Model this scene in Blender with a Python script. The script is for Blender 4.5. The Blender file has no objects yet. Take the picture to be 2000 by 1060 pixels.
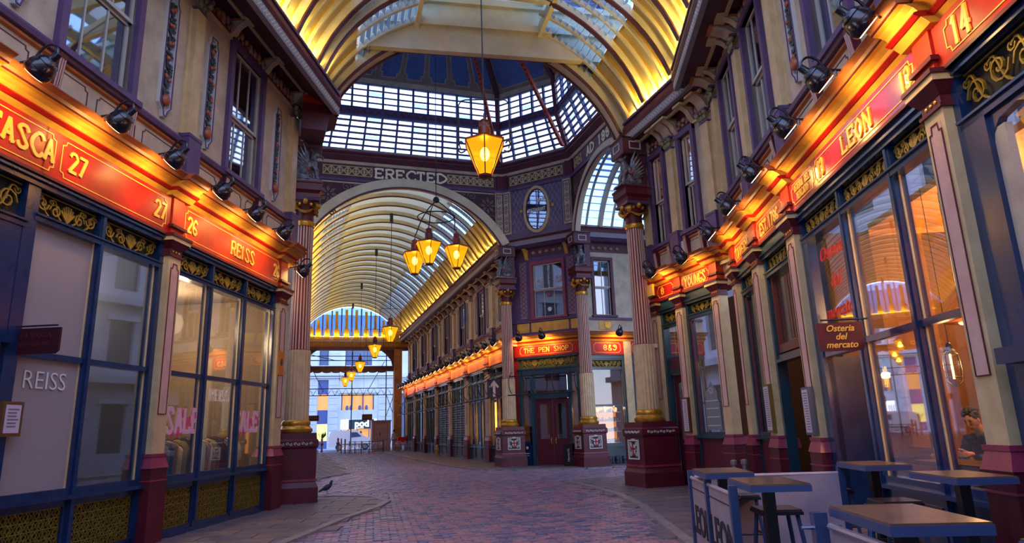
import bpy, math, random
from math import sin, cos, pi, radians, sqrt, atan2, hypot
from mathutils import Matrix, Vector
random.seed(7)
SC = bpy.context.scene
COL = SC.collection
# ------------------------------------------------------------------ camera
CAM_H = 1.6
PITCH, ROLL, YAW, FPX = radians(13.3928), radians(-1.8891), radians(18.1072), 1281.24
fw = Vector((sin(YAW)*cos(PITCH), cos(YAW)*cos(PITCH), sin(PITCH)))
r0 = Vector((cos(YAW), -sin(YAW), 0)); u0 = r0.cross(fw)
rt = cos(ROLL)*r0 + sin(ROLL)*u0; up = -sin(ROLL)*r0 + cos(ROLL)*u0
cam_d = bpy.data.cameras.new('camera'); cam = bpy.data.objects.new('camera', cam_d); COL.objects.link(cam)
cam.matrix_world = Matrix(((rt.x, up.x, -fw.x, 0), (rt.y, up.y, -fw.y, 0), (rt.z, up.z, -fw.z, CAM_H), (0, 0, 0, 1)))
cam_d.sensor_width = 36; cam_d.lens = FPX/2000*36; cam_d.clip_start = .05; cam_d.clip_end = 400
SC.camera = cam
# ------------------------------------------------------------------ sky, exposure
W = bpy.data.worlds.new('sky'); SC.world = W; W.use_nodes = True
nt = W.node_tree; nt.nodes.clear()
tc = nt.nodes.new('ShaderNodeTexCoord'); sx = nt.nodes.new('ShaderNodeSeparateXYZ'); nt.links.new(tc.outputs['Generated'], sx.inputs[0])
cr = nt.nodes.new('ShaderNodeValToRGB'); nt.links.new(sx.outputs['Z'], cr.inputs[0])
cr.color_ramp.elements[0].position = 0.0; cr.color_ramp.elements[0].color = (.74, .82, 1, 1)
cr.color_ramp.elements[1].position = .75; cr.color_ramp.elements[1].color = (.36, .46, .95, 1)
bg = nt.nodes.new('ShaderNodeBackground'); bg.inputs[1].default_value = 2.0
nt.links.new(cr.outputs[0], bg.inputs[0])
wo = nt.nodes.new('ShaderNodeOutputWorld'); nt.links.new(bg.outputs[0], wo.inputs[0])
SC.view_settings.view_transform = 'Standard'; SC.view_settings.look = 'None'
SC.view_settings.gamma = 1; SC.view_settings.use_curve_mapping = False
SC.view_settings.exposure = 0.95
SC.cycles.max_bounces = 6; SC.cycles.diffuse_bounces = 3; SC.cycles.glossy_bounces = 3
SC.cycles.transparent_max_bounces = 12; SC.cycles.transmission_bounces = 4
SC.cycles.sample_clamp_indirect = 4; SC.cycles.caustics_reflective = False; SC.cycles.caustics_refractive = False

# ------------------------------------------------------------------ materials
def lin(h):
    if not isinstance(h, str): return (*h[:3], 1)
    r = [int(h[i:i+2], 16)/255 for i in (0, 2, 4)]
    return tuple(c/12.92 if c <= .04045 else ((c+.055)/1.055)**2.4 for c in r) + (1,)
MATS = {}
def mat(name, col, rough=.55, metal=0, col2=None, scale=3, mixpos=(.35, .7), bump=0, bscale=40, emit=None, es=0, coat=0, spec=.5, fine=0):
    if name in MATS: return MATS[name]
    m = bpy.data.materials.new(name); m.use_nodes = True; t = m.node_tree; n = t.nodes; b = n['Principled BSDF']
    b.inputs['Base Color'].default_value = lin(col); b.inputs['Roughness'].default_value = rough
    b.inputs['Metallic'].default_value = metal; b.inputs['Coat Weight'].default_value = coat
    b.inputs['Coat Roughness'].default_value = .15
    b.inputs['Specular IOR Level'].default_value = spec
    if col2 or bump:
        tcn = n.new('ShaderNodeTexCoord')
    if col2:
        no = n.new('ShaderNodeTexNoise'); no.inputs['Scale'].default_value = scale; no.inputs['Detail'].default_value = 6; no.inputs['Roughness'].default_value = .6
        t.links.new(tcn.outputs['Object'], no.inputs['Vector'])
        r = n.new('ShaderNodeValToRGB'); r.color_ramp.elements[0].position = mixpos[0]; r.color_ramp.elements[1].position = mixpos[1]
        r.color_ramp.elements[0].color = lin(col); r.color_ramp.elements[1].color = lin(col2)
        t.links.new(no.outputs[0], r.inputs[0]); t.links.new(r.outputs[0], b.inputs['Base Color'])
    if bump:
        nb = n.new('ShaderNodeTexNoise'); nb.inputs['Scale'].default_value = bscale; nb.inputs['Detail'].default_value = 4
        t.links.new(tcn.outputs['Object'], nb.inputs['Vector'])
        bu = n.new('ShaderNodeBump'); bu.inputs['Strength'].default_value = bump; bu.inputs['Distance'].default_value = .02
        t.links.new(nb.outputs[0], bu.inputs['Height']); t.links.new(bu.outputs[0], b.inputs['Normal'])
    if emit: b.inputs['Emission Color'].default_value = lin(emit); b.inputs['Emission Strength'].default_value = es
    MATS[name] = m; return m
def glassmat(name, tint='ffffff', refl=.28, rough=.02, body=0, bodycol='808080', blend=.35):
    m = bpy.data.materials.new(name); m.use_nodes = True; t = m.node_tree; n = t.nodes; n.clear()
    o = n.new('ShaderNodeOutputMaterial'); tr = n.new('ShaderNodeBsdfTransparent'); tr.inputs[0].default_value = lin(tint)
    g = n.new('ShaderNodeBsdfGlossy'); g.inputs['Roughness'].default_value = rough; g.inputs[0].default_value = (1, 1, 1, 1)
    lw = n.new('ShaderNodeLayerWeight'); lw.inputs[0].default_value = blend
    mr = n.new('ShaderNodeMapRange'); mr.inputs[3].default_value = refl*.35; mr.inputs[4].default_value = min(1, refl*2.2)
    t.links.new(lw.outputs['Facing'], mr.inputs[0])
    mx = n.new('ShaderNodeMixShader'); t.links.new(mr.outputs[0], mx.inputs[0]); t.links.new(tr.outputs[0], mx.inputs[1]); t.links.new(g.outputs[0], mx.inputs[2])
    last = mx
    if body:
        d = n.new('ShaderNodeBsdfDiffuse'); d.inputs[0].default_value = lin(bodycol); m2 = n.new('ShaderNodeMixShader'); m2.inputs[0].default_value = body
        t.links.new(mx.outputs[0], m2.inputs[1]); t.links.new(d.outputs[0], m2.inputs[2]); last = m2
    t.links.new(last.outputs[0], o.inputs[0]); MATS[name] = m; return m

CREAM = mat('cream_paint', 'c6b89e', .6, col2='a39480', scale=2.2, bump=.15)
CREAMY = mat('warm_cream_paint', 'd2bb8c', .5, col2='b99f70', scale=3)
VCREAM = mat('vault_cream_paint', 'd9cfae', .6, col2='bfb493', scale=1.2)
PINKC = mat('pinkish_panel_paint', 'd5aea0', .55, col2='c49a8c', scale=4)
PURPLE = mat('purple_trim_paint', '5f4670', .5, col2='4e385c', scale=3)
MAROON = mat('maroon_paint', '5e1726', .45, col2='48101e', scale=3, coat=.08, spec=.35)
PLUM = mat('plum_paint', '5c2c3c', .5, col2='4a2230', scale=3)
ROSE = mat('rose_paint', '96304c', .38, col2='7c2640', scale=4, coat=.2)
RED = mat('signal_red_paint', 'a81410', .5, col2='920f0c', scale=5, coat=.08, spec=.3)
ORED = mat('orange_red_paint', 'bc3418', .5, col2='a42a14', scale=5, coat=.08, spec=.3)
NAVY = mat('navy_gloss_paint', '12305a', .25, col2='0d2448', scale=4, coat=.6)
TEAL = mat('dark_teal_gloss_paint', '1c3f4c', .3, col2='15303c', scale=4, coat=.5)
GOLD = mat('gilt_paint', 'd8a33a', .32, metal=.55, col2='a87722', scale=9)
OGOLD = mat('old_gold_ironwork', '9c8432', .42, metal=.4, col2='6a5820', scale=14)
GOLDLINE = mat('gold_line_paint', 'f0b848', .4)
COVE = mat('yellow_cove_paint', 'd9a744', .4, col2='c48f36', scale=4)
LIP = mat('ochre_lip_paint', 'b9703c', .42, col2='9c5a30', scale=4)
BLACK = mat('black_metal', '15121c', .25, coat=.5)
IRON = mat('dark_iron', '1a1d2c', .45)
CLEARG = glassmat('clear_shop_glass', refl=.07, blend=.5)
DRUMG = glassmat('drum_glass', 'e4effa', refl=.1, rough=.15)
SILVER = mat('silver_paint', '8d8f9a', .38, metal=.35, col2='54565f', scale=9, mixpos=(.3, .6), bump=.4, bscale=30)
STONEW = mat('white_relief_paint', 'c9c6bf', .6)
DARKREC = mat('dark_recess', '17181c', .8)
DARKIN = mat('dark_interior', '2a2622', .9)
GLASS = glassmat('shop_glass', refl=.15, blend=.5)
WGLASS = glassmat('window_glass', 'c0c8d8', refl=.42, rough=.03)
SKYGLASS = glassmat('roof_glass', 'a9cbec', refl=.12, rough=.15)
FROST = glassmat('frosted_glass', 'c8c8cc', refl=.25, rough=.25, body=.86, bodycol='a39a9c')
LETWHITE = mat('white_letters', 'e6e3dd', .5)

# ------------------------------------------------------------------ frames
SK = radians(22.555)
SD = (sin(SK), cos(SK)); SN = (cos(SK), -sin(SK))
def FS(lat0, sg):      # street walls: (s, d outward, z); sg=+1 left wall, -1 right wall
    return lambda s, d, z: ((lat0+sg*d)*SN[0]+s*SD[0], (lat0+sg*d)*SN[1]+s*SD[1], z)
LW = FS(-6.75, 1); RW = FS(3.9, -1)
def FX(x0, sg): return lambda s, d, z: (x0+sg*d, s, z)       # walls parallel to the nave
BW = FX(9.4, -1); RG = FS(4.0, -1); BG = FX(9.45, -1); NW = FX(9.05, -1); NLW = FX(-.2, 1)
Q2 = sqrt(.5)
def FP(k): return lambda s, d, z: (9+(s-d)*Q2, k-9+(-s-d)*Q2, z)      # chamfer wall of the pen shop
def FY(y0): return lambda s, d, z: (s, y0-d, z)                # walls facing the camera side
ID = lambda a, b, c: (a, b, c)

# ------------------------------------------------------------------ mesh helper
OFF = {}
class MB:
    def __init__(s, F=ID): s.F = F; s.v = []; s.f = []
    def add(s, pts, faces):
        n = len(s.v); F = s.F
        s.v += [F(*p) for p in pts]; s.f += [tuple(i+n for i in f) for f in faces]; return s
    def box(s, a0, a1, b0, b1, c0, c1):
        return s.add([(a0, b0, c0), (a1, b0, c0), (a1, b1, c0), (a0, b1, c0), (a0, b0, c1), (a1, b0, c1), (a1, b1, c1), (a0, b1, c1)],
                     [(0, 3, 2, 1), (4, 5, 6, 7), (0, 1, 5, 4), (1, 2, 6, 5), (2, 3, 7, 6), (3, 0, 4, 7)])
    def poly(s, pts, b0, b1):     # polygon in the a,c plane extruded over b
        n = len(pts)
        return s.add([(a, b0, c) for a, c in pts]+[(a, b1, c) for a, c in pts],
                     [tuple(range(n)), tuple(range(2*n-1, n-1, -1))]+[(i, i+n, (i+1) % n+n, (i+1) % n) for i in range(n)])
    def prof(s, pts, a0, a1, m0=0, m1=0):     # profile in the b,c plane swept along a; m0/m1 mitre slopes
        n = len(pts)
        return s.add([(a0+m0*b, b, c) for b, c in pts]+[(a1+m1*b, b, c) for b, c in pts],
                     [tuple(range(n)), tuple(range(2*n-1, n-1, -1))]+[(i, i+n, (i+1) % n+n, (i+1) % n) for i in range(n)])
    def rib(s, path, w, b0, b1, closed=False):      # flat ribbon in the a,c plane
        P = list(path)
        if closed: P = P+[P[0]]
        b1_ = b1
        for (x0, y0), (x1, y1) in zip(P, P[1:]):
            L = hypot(x1-x0, y1-y0)
            if L < 1e-6: continue
            s.rc = (getattr(s, 'rc', 0)+1) % 7; b1 = b1_+s.rc*.0005
            ux, uy = (x1-x0)/L, (y1-y0)/L; h = w/2; x0_, y0_, x1_, y1_ = x0-ux*h*.6, y0-uy*h*.6, x1+ux*h*.6, y1+uy*h*.6
            nx, ny = -uy*h, ux*h
            q = [(x0_+nx, y0_+ny), (x1_+nx, y1_+ny), (x1_-nx, y1_-ny), (x0_-nx, y0_-ny)]
            s.add([(a, b1, c) for a, c in q]+[(a, b0, c) for a, c in q], [(0, 1, 2, 3), (0, 4, 5, 1), (1, 5, 6, 2), (2, 6, 7, 3), (3, 7, 4, 0)])
        return s
    def tube(s, path, r, n=6, closed=False):
        P = [Vector(p) for p in path]; m = len(P); N = len(path); rs = r if isinstance(r, (list, tuple)) else [r]*m
        pts = []; prev = None
        for i, p in enumerate(P):
            if closed: d = P[(i+1) % m]-P[i-1]
            else: d = P[min(i+1, m-1)]-P[max(i-1, 0)]
            if d.length < 1e-9: d = Vector((0, 0, 1))
            d.normalize()
            if prev is None:
                a = d.cross(Vector((0, 0, 1)) if abs(d.z) < .9 else Vector((1, 0, 0)))
            else: a = prev-d*prev.dot(d)
            if a.length < 1e-6: a = d.orthogonal()
            a.normalize(); prev = a; b = d.cross(a)
            for k in range(n):
                t = 2*pi*k/n; q = p+(a*cos(t)+b*sin(t))*rs[i]; pts.append(tuple(q))
        fc = []
        for i in range(m if closed else m-1):
            j = (i+1) % m
            for k in range(n): fc.append((i*n+k, i*n+(k+1) % n, j*n+(k+1) % n, j*n+k))
        if not closed: fc += [tuple(range(n))[::-1], tuple((m-1)*n+k for k in range(n))]
        return s.add(pts, fc)
    def lathe(s, prof, a=0, b=0, n=16, ph=0, sq=False):
        pts = []; k4 = sqrt(2) if sq else 1
        if sq: n = 4; ph = pi/4
        for r, c in prof:
            for k in range(n): t = ph+2*pi*k/n; pts.append((a+r*k4*cos(t), b+r*k4*sin(t), c))
        m = len(prof); fc = [(i*n+k, i*n+(k+1) % n, (i+1)*n+(k+1) % n, (i+1)*n+k) for i in range(m-1) for k in range(n)]
        fc += [tuple(range(n))[::-1], tuple((m-1)*n+k for k in range(n))]
        return s.add(pts, fc)
    def blob(s, c, r, n=8, m=5, R=None):
        pts = []; fc = []; r = r if isinstance(r, (tuple, list)) else (r, r, r)
        for i in range(m+1):
            t = pi*i/m
            for k in range(n):
                u = 2*pi*k/n; p = Vector((r[0]*sin(t)*cos(u), r[1]*sin(t)*sin(u), r[2]*cos(t)))
                if R: p = R @ p
                pts.append((c[0]+p[0], c[1]+p[1], c[2]+p[2]))
        for i in range(m):
            for k in range(n): fc.append((i*n+k, (i+1)*n+k, (i+1)*n+(k+1) % n, i*n+(k+1) % n))
        return s.add(pts, fc)
    def mk(s, name, m, parent=None, smooth=False, label=None, cat=None, group=None, kind=None):
        off = OFF.get(parent.name, Vector((0, 0, 0))) if parent else Vector((0, 0, 0))
        me = bpy.data.meshes.new(name)
        me.from_pydata([(x-off[0], y-off[1], z-off[2]) for x, y, z in s.v], [], s.f)
        if m: me.materials.append(m)
        if smooth:
            me.polygons.foreach_set('use_smooth', [True]*len(me.polygons))
            try: me.set_sharp_from_angle(angle=radians(40))
            except Exception: pass
        o = bpy.data.objects.new(name, me); COL.objects.link(o)
        if parent: o.parent = parent
        OFF[o.name] = off
        if label: o['label'] = label
        if cat: o['category'] = cat
        if group: o['group'] = group
        if kind: o['kind'] = kind
        return o
def thing(name, label, cat, loc=(0, 0, 0), group=None, kind=None):
    o = bpy.data.objects.new(name, None); COL.objects.link(o); o.location = loc; o.empty_display_size = .1
    OFF[o.name] = Vector(loc)
    if label: o['label'] = label
    if cat: o['category'] = cat
    if group: o['group'] = group
    if kind: o['kind'] = kind
    return o
def copy_tree(o, parent=None):
    c = o.copy(); COL.objects.link(c)
    if parent: c.parent = parent
    OFF[c.name] = OFF.get(o.name, Vector((0, 0, 0)))
    for ch in KIDS(o): copy_tree(ch, c)
    return c
def KIDS(o): return [x for x in o.children]
def dup(o, loc, rz=0, label=None, group=None, sc=None):
    c = copy_tree(o); c.location = loc; c.rotation_euler = (0, 0, rz)
    if sc: c.scale = (sc, sc, sc)
    if label: c['label'] = label
    if group: c['group'] = group
    return c
def light(name, kind, loc, energy, col, parent=None, size=.1, target=None, spot=None, blend=.5, sizey=None):
    d = bpy.data.lights.new(name, kind); d.energy = energy; d.color = col
    if kind == 'AREA':
        d.size = size
        if sizey: d.shape = 'RECTANGLE'; d.size_y = sizey
    else: d.shadow_soft_size = size
    if spot: d.spot_size = spot; d.spot_blend = blend
    o = bpy.data.objects.new(name, d); COL.objects.link(o)
    off = OFF.get(parent.name, Vector((0, 0, 0))) if parent else Vector((0, 0, 0))
    o.location = Vector(loc)-off
    if parent: o.parent = parent
    if target is not None: o.rotation_euler = (Vector(target)-Vector(loc)).to_track_quat('-Z', 'Y').to_euler()
    return o

# ------------------------------------------------------------------ slab-serif lettering (strokes on a 4 x 6 grid)
GL = {'A': '00 26 40|12 32', 'B': '00 06|~06 26 45 33 03|~03 33 51 30 00', 'C': '~55 46 26 04 02 20 40 51', 'D': '00 06|~06 26 54 52 20 00',
      'E': '00 06|06 46 45|03 33|00 40 41', 'F': '00 06|06 46 45|03 33', 'G': '~45 36 16 04 02 10 30 41|42 40|22 52', 'H': '00 06|40 46|03 43', 'I': '10 16', 'J': '~36 31 20 01',
      'K': '00 06|46 03 40', 'L': '00 06|00 40 41', 'M': '00 06|06 23 46|46 40', 'N': '00 06|06 40|40 46', 'O': '~26 04 02 20 42 44 26',
      'P': '00 06|~06 36 45 44 33 03', 'R': '00 06|~06 36 45 44 33 03|23 40', 'S': '~45 36 16 05 14 32 41 30 10 01', 'T': '20 26|05 06 46 45',
      'U': '~06 02 10 30 42 46', 'V': '06 20 46', 'W': '06 10 25 30 46', 'Y': '06 23 46|23 20', 'Z': '06 46 00 40', '0': '~26 04 02 20 42 44 26',
      '1': '20 26|26 15', '2': '~05 16 36 45 44 00|00 40', '3': '~05 26 45 33 13|~33 41 20 01', '4': '30 36 02 42', '5': '46 06 04|~04 34 42 30 01',
      '6': '~45 26 04 01 20 41 32 03', '7': '06 46 10', '8': '~26 04 42 20 02 44 26', '9': '~43 24 05 26 45 42 20 01', '&': '~40 14 15 26 35 13 01 10 30 42', '.': '10 11', ' ': ''}
def catmull(P, k=4):
    out = []
    for i in range(len(P)-1):
        a, b, c, d = P[max(i-1, 0)], P[i], P[i+1], P[min(i+2, len(P)-1)]
        for j in range(k):
            t = j/k
            out.append(tuple(.5*((2*b[q])+(-a[q]+c[q])*t+(2*a[q]-5*b[q]+4*c[q]-d[q])*t*t+(-a[q]+3*b[q]-3*c[q]+d[q])*t**3) for q in range(len(b))))
    return out+[P[-1]]
def slab(mb, txt, a, c, h, b0, b1, sg=1, wt=.15, serif=True, asp=.62, center=True, vert=False, gap=.35, fit=None):
    sc = h/6; wx = sc*asp*1.5*4/4
    adv = wx*4+h*gap
    n = len(txt)
    av = [adv*(.62 if ch in 'I.' else 1) for ch in txt]; tot = sum(av)-h*gap
    if fit: k = fit/tot; wx *= k; adv *= k; av = [q*k for q in av]; tot = fit
    x0 = a-sg*tot/2 if center and not vert else a
    for i, ch in enumerate(txt):
        ox, oz = (x0+sg*(sum(av[:i])-(adv*.15 if ch in 'I.' else 0)), c) if not vert else (a-sg*wx*2, c-i*h*1.25)
        for st in GL.get(ch, '').split('|'):
            if not st: continue
            sm = st[0] == '~'; P = [(float(p[0]), float(p[1])) for p in st.lstrip('~').split()]
            if sm: P = catmull(P)
            P2 = [(ox+sg*x*wx, oz+y*sc) for x, y in P]
            mb.rib(P2, h*wt, b0, b1)
            if serif and not sm:
                for e, f in ((0, 1), (-1, -2)):
                    if P[e][1] in (0, 6) and abs(P[e][1]-P[f][1]) > 2:
                        zc = oz+(h*wt*.3 if P[e][1] == 0 else h-h*wt*.3)
                        mb.rib([(P2[e][0]-wx*.75, zc), (P2[e][0]+wx*.75, zc)], h*wt*.6, b0, b1)
    return mb
def btext(name, txt, F, a, c, size, b, sg, m, parent=None, align='CENTER', shear=0, ext=.004, off=0, **kw):
    cu = bpy.data.curves.new('tmp', 'FONT'); cu.body = txt; cu.size = size; cu.align_x = align; cu.shear = shear; cu.extrude = ext; cu.offset = off; cu.resolution_u = 3
    o = bpy.data.objects.new('tmp', cu); COL.objects.link(o)
    bpy.context.view_layer.update()
    me = bpy.data.meshes.new_from_object(o.evaluated_get(bpy.context.evaluated_depsgraph_get()))
    mb = MB(F); mb.add([(a+sg*v.co.x, b+v.co.z, c+v.co.y) for v in me.vertices], [tuple(p.vertices) for p in me.polygons])
    bpy.data.objects.remove(o); bpy.data.curves.remove(cu); bpy.data.meshes.remove(me)
    return mb.mk(name, m, parent, **kw)
def cutrect(a0, a1, c0, c1, r):      # notched-corner panel outline
    return [(a0+r, c0), (a1-r, c0), (a1-r*.8, c0+r*.8), (a1, c0+r), (a1, c1-r), (a1-r*.8, c1-r*.8), (a1-r, c1), (a0+r, c1), (a0+r*.8, c1-r*.8), (a0, c1-r), (a0, c0+r), (a0+r*.8, c0+r*.8)]
# ================================================================== plain surroundings: seen in reflections and from a step aside
STA = mat('street_stone', 'a9adb8', .8, col2='8f939f', scale=.5)
def backdrop(F, a0, a1, label, h=15):
    hs = []
    x = a0+1.5
    while x < a1-2: hs += [(x, x+1.3, z, z+2.4) for z in (1.0, 5.2, 9.2)]; x += 3.4
    t = thing('stone_building', label, 'building', F((a0+a1)/2, -.5, 0))
    w = wallholes(F, a0, a1, 0, h, hs, 'facade', STA); del w['kind']; w.parent = t; w.matrix_parent_inverse = Matrix.Translation(-Vector(t.location))
    for h_ in hs: MB(F).box(h_[0], h_[1], -.25, -.2, h_[2], h_[3]).mk('window_pane', mat('street_window', '39414f', .2), t)
    for z in (4.4, 8.4, 12.6): MB(F).box(a0, a1, 0, .4, z, z+.35).mk('string_course', STA, t)
    for h_ in hs: MB(F).box(h_[0]-.2, h_[1]+.2, 0, .12, h_[3], h_[3]+.25).mk('window_lintel', STA, t)
VWHITE = mat('vault_white_panel', 'dfe0d2', .7, col2='cfd2c6', scale=.8)
def translucent(name, col, f=.5):
    m = bpy.data.materials.new(name); m.use_nodes = True; t = m.node_tree; n = t.nodes; n.clear()
    o = n.new('ShaderNodeOutputMaterial'); d = n.new('ShaderNodeBsdfDiffuse'); d.inputs[0].default_value = lin(col)
    tr = n.new('ShaderNodeBsdfTranslucent'); tr.inputs[0].default_value = lin(col); mx = n.new('ShaderNodeMixShader'); mx.inputs[0].default_value = f
    t.links.new(d.outputs[0], mx.inputs[1]); t.links.new(tr.outputs[0], mx.inputs[2]); t.links.new(mx.outputs[0], o.inputs[0]); return m
OPAL = translucent('opal_roof_glazing', 'dde2d4', .46)
OPALS = translucent('cloth_canvas', 'c9b7a8', .3)
VYEL = mat('vault_ochre_board', 'dca520', .5, col2='b98a20', scale=1.5)
VSTR = mat('vault_buff_strip', 'a8946a', .6)
BLUEP = mat('dome_blue_paint', '5577b4', .55, col2='456399', scale=2)
RIDGE = mat('ridge_lamplit_red_paint', 'cc4a2a', .4, col2='a03420', scale=8)  # red paint with orange lamplight put into the colour

# ================================================================== ground
ASPH = mat('mortar_bed', '2b2a33', .85, col2='201f27', scale=6, bump=.4, bscale=60)
SETT = mat('granite_sett', '827a90', .32, col2='5e5870', scale=5, bump=.5, bscale=55)
SETT2 = mat('pink_lamplit_granite_sett', 'b0868a', .32, col2='86666c', scale=5, bump=.5, bscale=55)  # pinkish granite that also carries the warm light reflected on the road
SETT3 = mat('blue_granite_sett', '666c88', .3, col2='4c526c', scale=5, bump=.5, bscale=55)
SLAB = mat('york_stone', '6e6468', .5, col2='544c54', scale=2.4, bump=.3, bscale=45)
SLAB2 = mat('warm_york_stone', '7d6a66', .5, col2='5f5256', scale=2.4, bump=.3, bscale=45)
KERB = mat('kerb_granite', '8d8583', .5, col2='6d6769', scale=6, bump=.3)
ROADM = mat('street_asphalt', '63666e', .8, col2='50535b', scale=3)
floor = MB().box(-14, 24, -8, 78, -.3, -.03).mk('floor', ASPH, kind='structure')
def inpoly(x, y, P):
    c = False; j = len(P)-1
    for i in range(len(P)):
        if (P[i][1] > y) != (P[j][1] > y) and x < (P[j][0]-P[i][0])*(y-P[i][1])/(P[j][1]-P[i][1])+P[i][0]: c = not c
        j = i
    return c
KL = [(-6.5, -2), (-3.2, 3), (-.1, 11.2), (.9, 13.6), (1.75, 15.3), (2.1, 16.4), (1.9, 17.6), (1.2, 18.4), (.3, 18.8)]
KR = [(1.0, -2), (3.2, 3.5), (5.1, 8.3), (6.5, 12.1), (7.2, 14.6), (7.5, 17.0), (7.6, 18.6), (8.6, 19.2), (12, 19.4), (17, 19.4)]
KN = [(17, 23.7), (10.5, 23.8), (8.2, 25.2), (6.9, 27.0), (6.65, 30), (6.65, 63)]
ROAD = KL+[(-6, 19), (-6, 24.5), (.6, 25.2), (1.9, 28.7), (1.95, 63)]+KN[::-1]+KR[::-1]
def vis(x, y):      # rough test: inside the photo's ground area
    d = Vector((x, y, -CAM_H)); z = d.dot(fw)
    if z <= .5: return False
    u = d.dot(rt)/z*FPX; v = -d.dot(up)/z*FPX
    return -1080 < u < 1080 and v < 620
def stones(area, w, l, ang, ox, oy, x0, x1, y0, y1, mats, name, top, gap=.018, singles=300, jit=.006, big=None):
    ca, sa = cos(ang), sin(ang); out = []
    ni = int((x1-x0)/w)+2; nj = int((y1-y0)/l)+2
    for j in range(nj):
        for i in range(ni):
            a = x0+w*(i+.5*(j % 2)); b = y0+l*j
            x = ox+a*ca-b*sa; y = oy+a*sa+b*ca
            if area(x, y) and vis(x, y): out.append((x*x+y*y, x, y))
    out.sort()
    protos = []
    for k in range(8):
        mb = MB(); hw, hl = w/2-gap/2-random.random()*.008, l/2-gap/2-random.random()*.006; b = min(.012, l*.12); h = [random.uniform(-jit, jit) for _ in range(4)]
        mb.add([(-hw, -hl, -.04), (hw, -hl, -.04), (hw, hl, -.04), (-hw, hl, -.04), (-hw+b, -hl+b, h[0]), (hw-b, -hl+b, h[1]), (hw-b, hl-b, h[2]), (-hw+b, hl-b, h[3])],
               [(4, 5, 6, 7), (0, 1, 5, 4), (1, 2, 6, 5), (2, 3, 7, 6), (3, 0, 4, 7)])
        o = mb.mk(name, mats[k % len(mats)], floor); protos.append(o)
    used = set()
    for q, (_, x, y) in enumerate(out[:singles]):
        k = random.randrange(8)
        o = protos[k] if k not in used else protos[k].copy()
        if k in used: COL.objects.link(o)
        used.add(k); o.location = (x, y, top+random.uniform(-jit, jit)); o.rotation_euler = (0, 0, ang+random.uniform(-.03, .03))
    for k in range(8):
        if k not in used: bpy.data.objects.remove(protos[k])
    for mi, m in enumerate(mats):
        mb = MB()
        for q, (_, x, y) in enumerate(out[singles:]):
            if q % len(mats) != mi: continue
            hw, hl = w/2-gap/2, l/2-gap/2; z = top+random.uniform(-jit, jit)
            t1, t2 = random.uniform(-jit, jit), random.uniform(-jit, jit)
            P = [(-hw, -hl), (hw, -hl), (hw, hl), (-hw, hl)]
            mb.add([(x+p*ca-r*sa, y+p*sa+r*ca, -.03) for p, r in P]+[(x+p*.93*ca-r*.86*sa, y+p*.93*sa+r*.86*ca, z+(t1 if e in (0, 3) else t2)) for e, (p, r) in enumerate(P)],
                   [(4, 5, 6, 7), (0, 1, 5, 4), (1, 2, 6, 5), (2, 3, 7, 6), (3, 0, 4, 7)])
        if mb.v: mb.mk(name+'s', m, floor, kind='stuff')
bandq = lambda x, y: .3 < x < 4.6 and 18.6 < y < 27.5 and inpoly(x, y, ROAD)
stones(lambda x, y: inpoly(x, y, ROAD) and not bandq(x, y) and y < 60, .26, .125, radians(-6), 0, 0, -14, 20, 3, 66, [SETT, SETT2, SETT3, SETT2], 'sett', .0)  # pinkish setts doubled, putting reflected orange light into the road colour
stones(bandq, .30, .15, radians(58), 0, 0, 0, 34, -10, 30, [SETT2, SETT], 'band_sett', .0, singles=120)
def buff(P, d): return P
inwalk = lambda x, y: (not inpoly(x, y, ROAD)) and (y > 17 or x*SN[0]+y*SN[1] > -6.9) and y < 62 and not (y > 25.5 and x > 9.3) and not (x*SN[0]+y*SN[1] > 3.9 and x > 9.6 and y < 19) and x < 17 and x > -3.0
stones(lambda x, y: inwalk(x, y) and x < 5 and y < 24, .85, .55, radians(-12), 0, 0, -12, 14, 4, 36, [SLAB, SLAB2, SLAB], 'paving_slab', .03, gap=.012, singles=170, jit=.002)
stones(lambda x, y: inwalk(x, y) and not (x < 5 and y < 24), .75, .55, radians(4), 0, 0, -6, 22, 2, 66, [SLAB, SLAB2, SLAB], 'flagstone', .03, gap=.012, singles=220, jit=.002)
def bed(P, nm):
    mb = MB(); mb.add([(x, y, .018) for x, y in P], [tuple(range(len(P)))]); mb.mk(nm, SLAB, floor)
bed(KL+[(-3.0, 18.8), (-3, 15), (-13, -2)], 'footway_bed'); bed(KR+[(17, 10), (3, -2)], 'footway_bed'); bed(KN+[(9.6, 63), (9.6, 28), (12, 26), (17, 26)], 'footway_bed'); bed([(-.3, 24.8), (.6, 25.2), (1.9, 28.7), (1.95, 63), (-.3, 63)], 'footway_bed')
for P in (KL, KR, KN):
    P = [p for p in P if p[1] > 2]; Lr = 0
    for (x0, y0), (x1, y1) in zip(P, P[1:]):
        L = hypot(x1-x0, y1-y0); n = max(1, int(L/1.0)); ang = atan2(y1-y0, x1-x0)
        for k in range(n):
            l0, l1 = L*k/n+.01, L*(k+1)/n-.01
            f = lambda a, b, c, x0=x0, y0=y0, ang=ang: (x0+a*cos(ang)-b*sin(ang), y0+a*sin(ang)+b*cos(ang), c)
            MB(f).add([(l0, -.09, -.04), (l1, -.09, -.04), (l1, .09, -.04), (l0, .09, -.04), (l0, -.08, .045), (l1, -.08, .045), (l1, .08, .045), (l0, .08, .045)],
                      [(4, 5, 6, 7), (0, 1, 5, 4), (1, 2, 6, 5), (2, 3, 7, 6), (3, 0, 4, 7)]).mk('kerbstone', KERB, floor)
MB().box(1.85, 2.1, 28.8, 62, -.03, .012).mk('channel_stone_strip', KERB, floor)
MB().box(-14, 24, 62.3, 71, -.29, -.012).mk('road_beyond', ROADM, floor)

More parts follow.
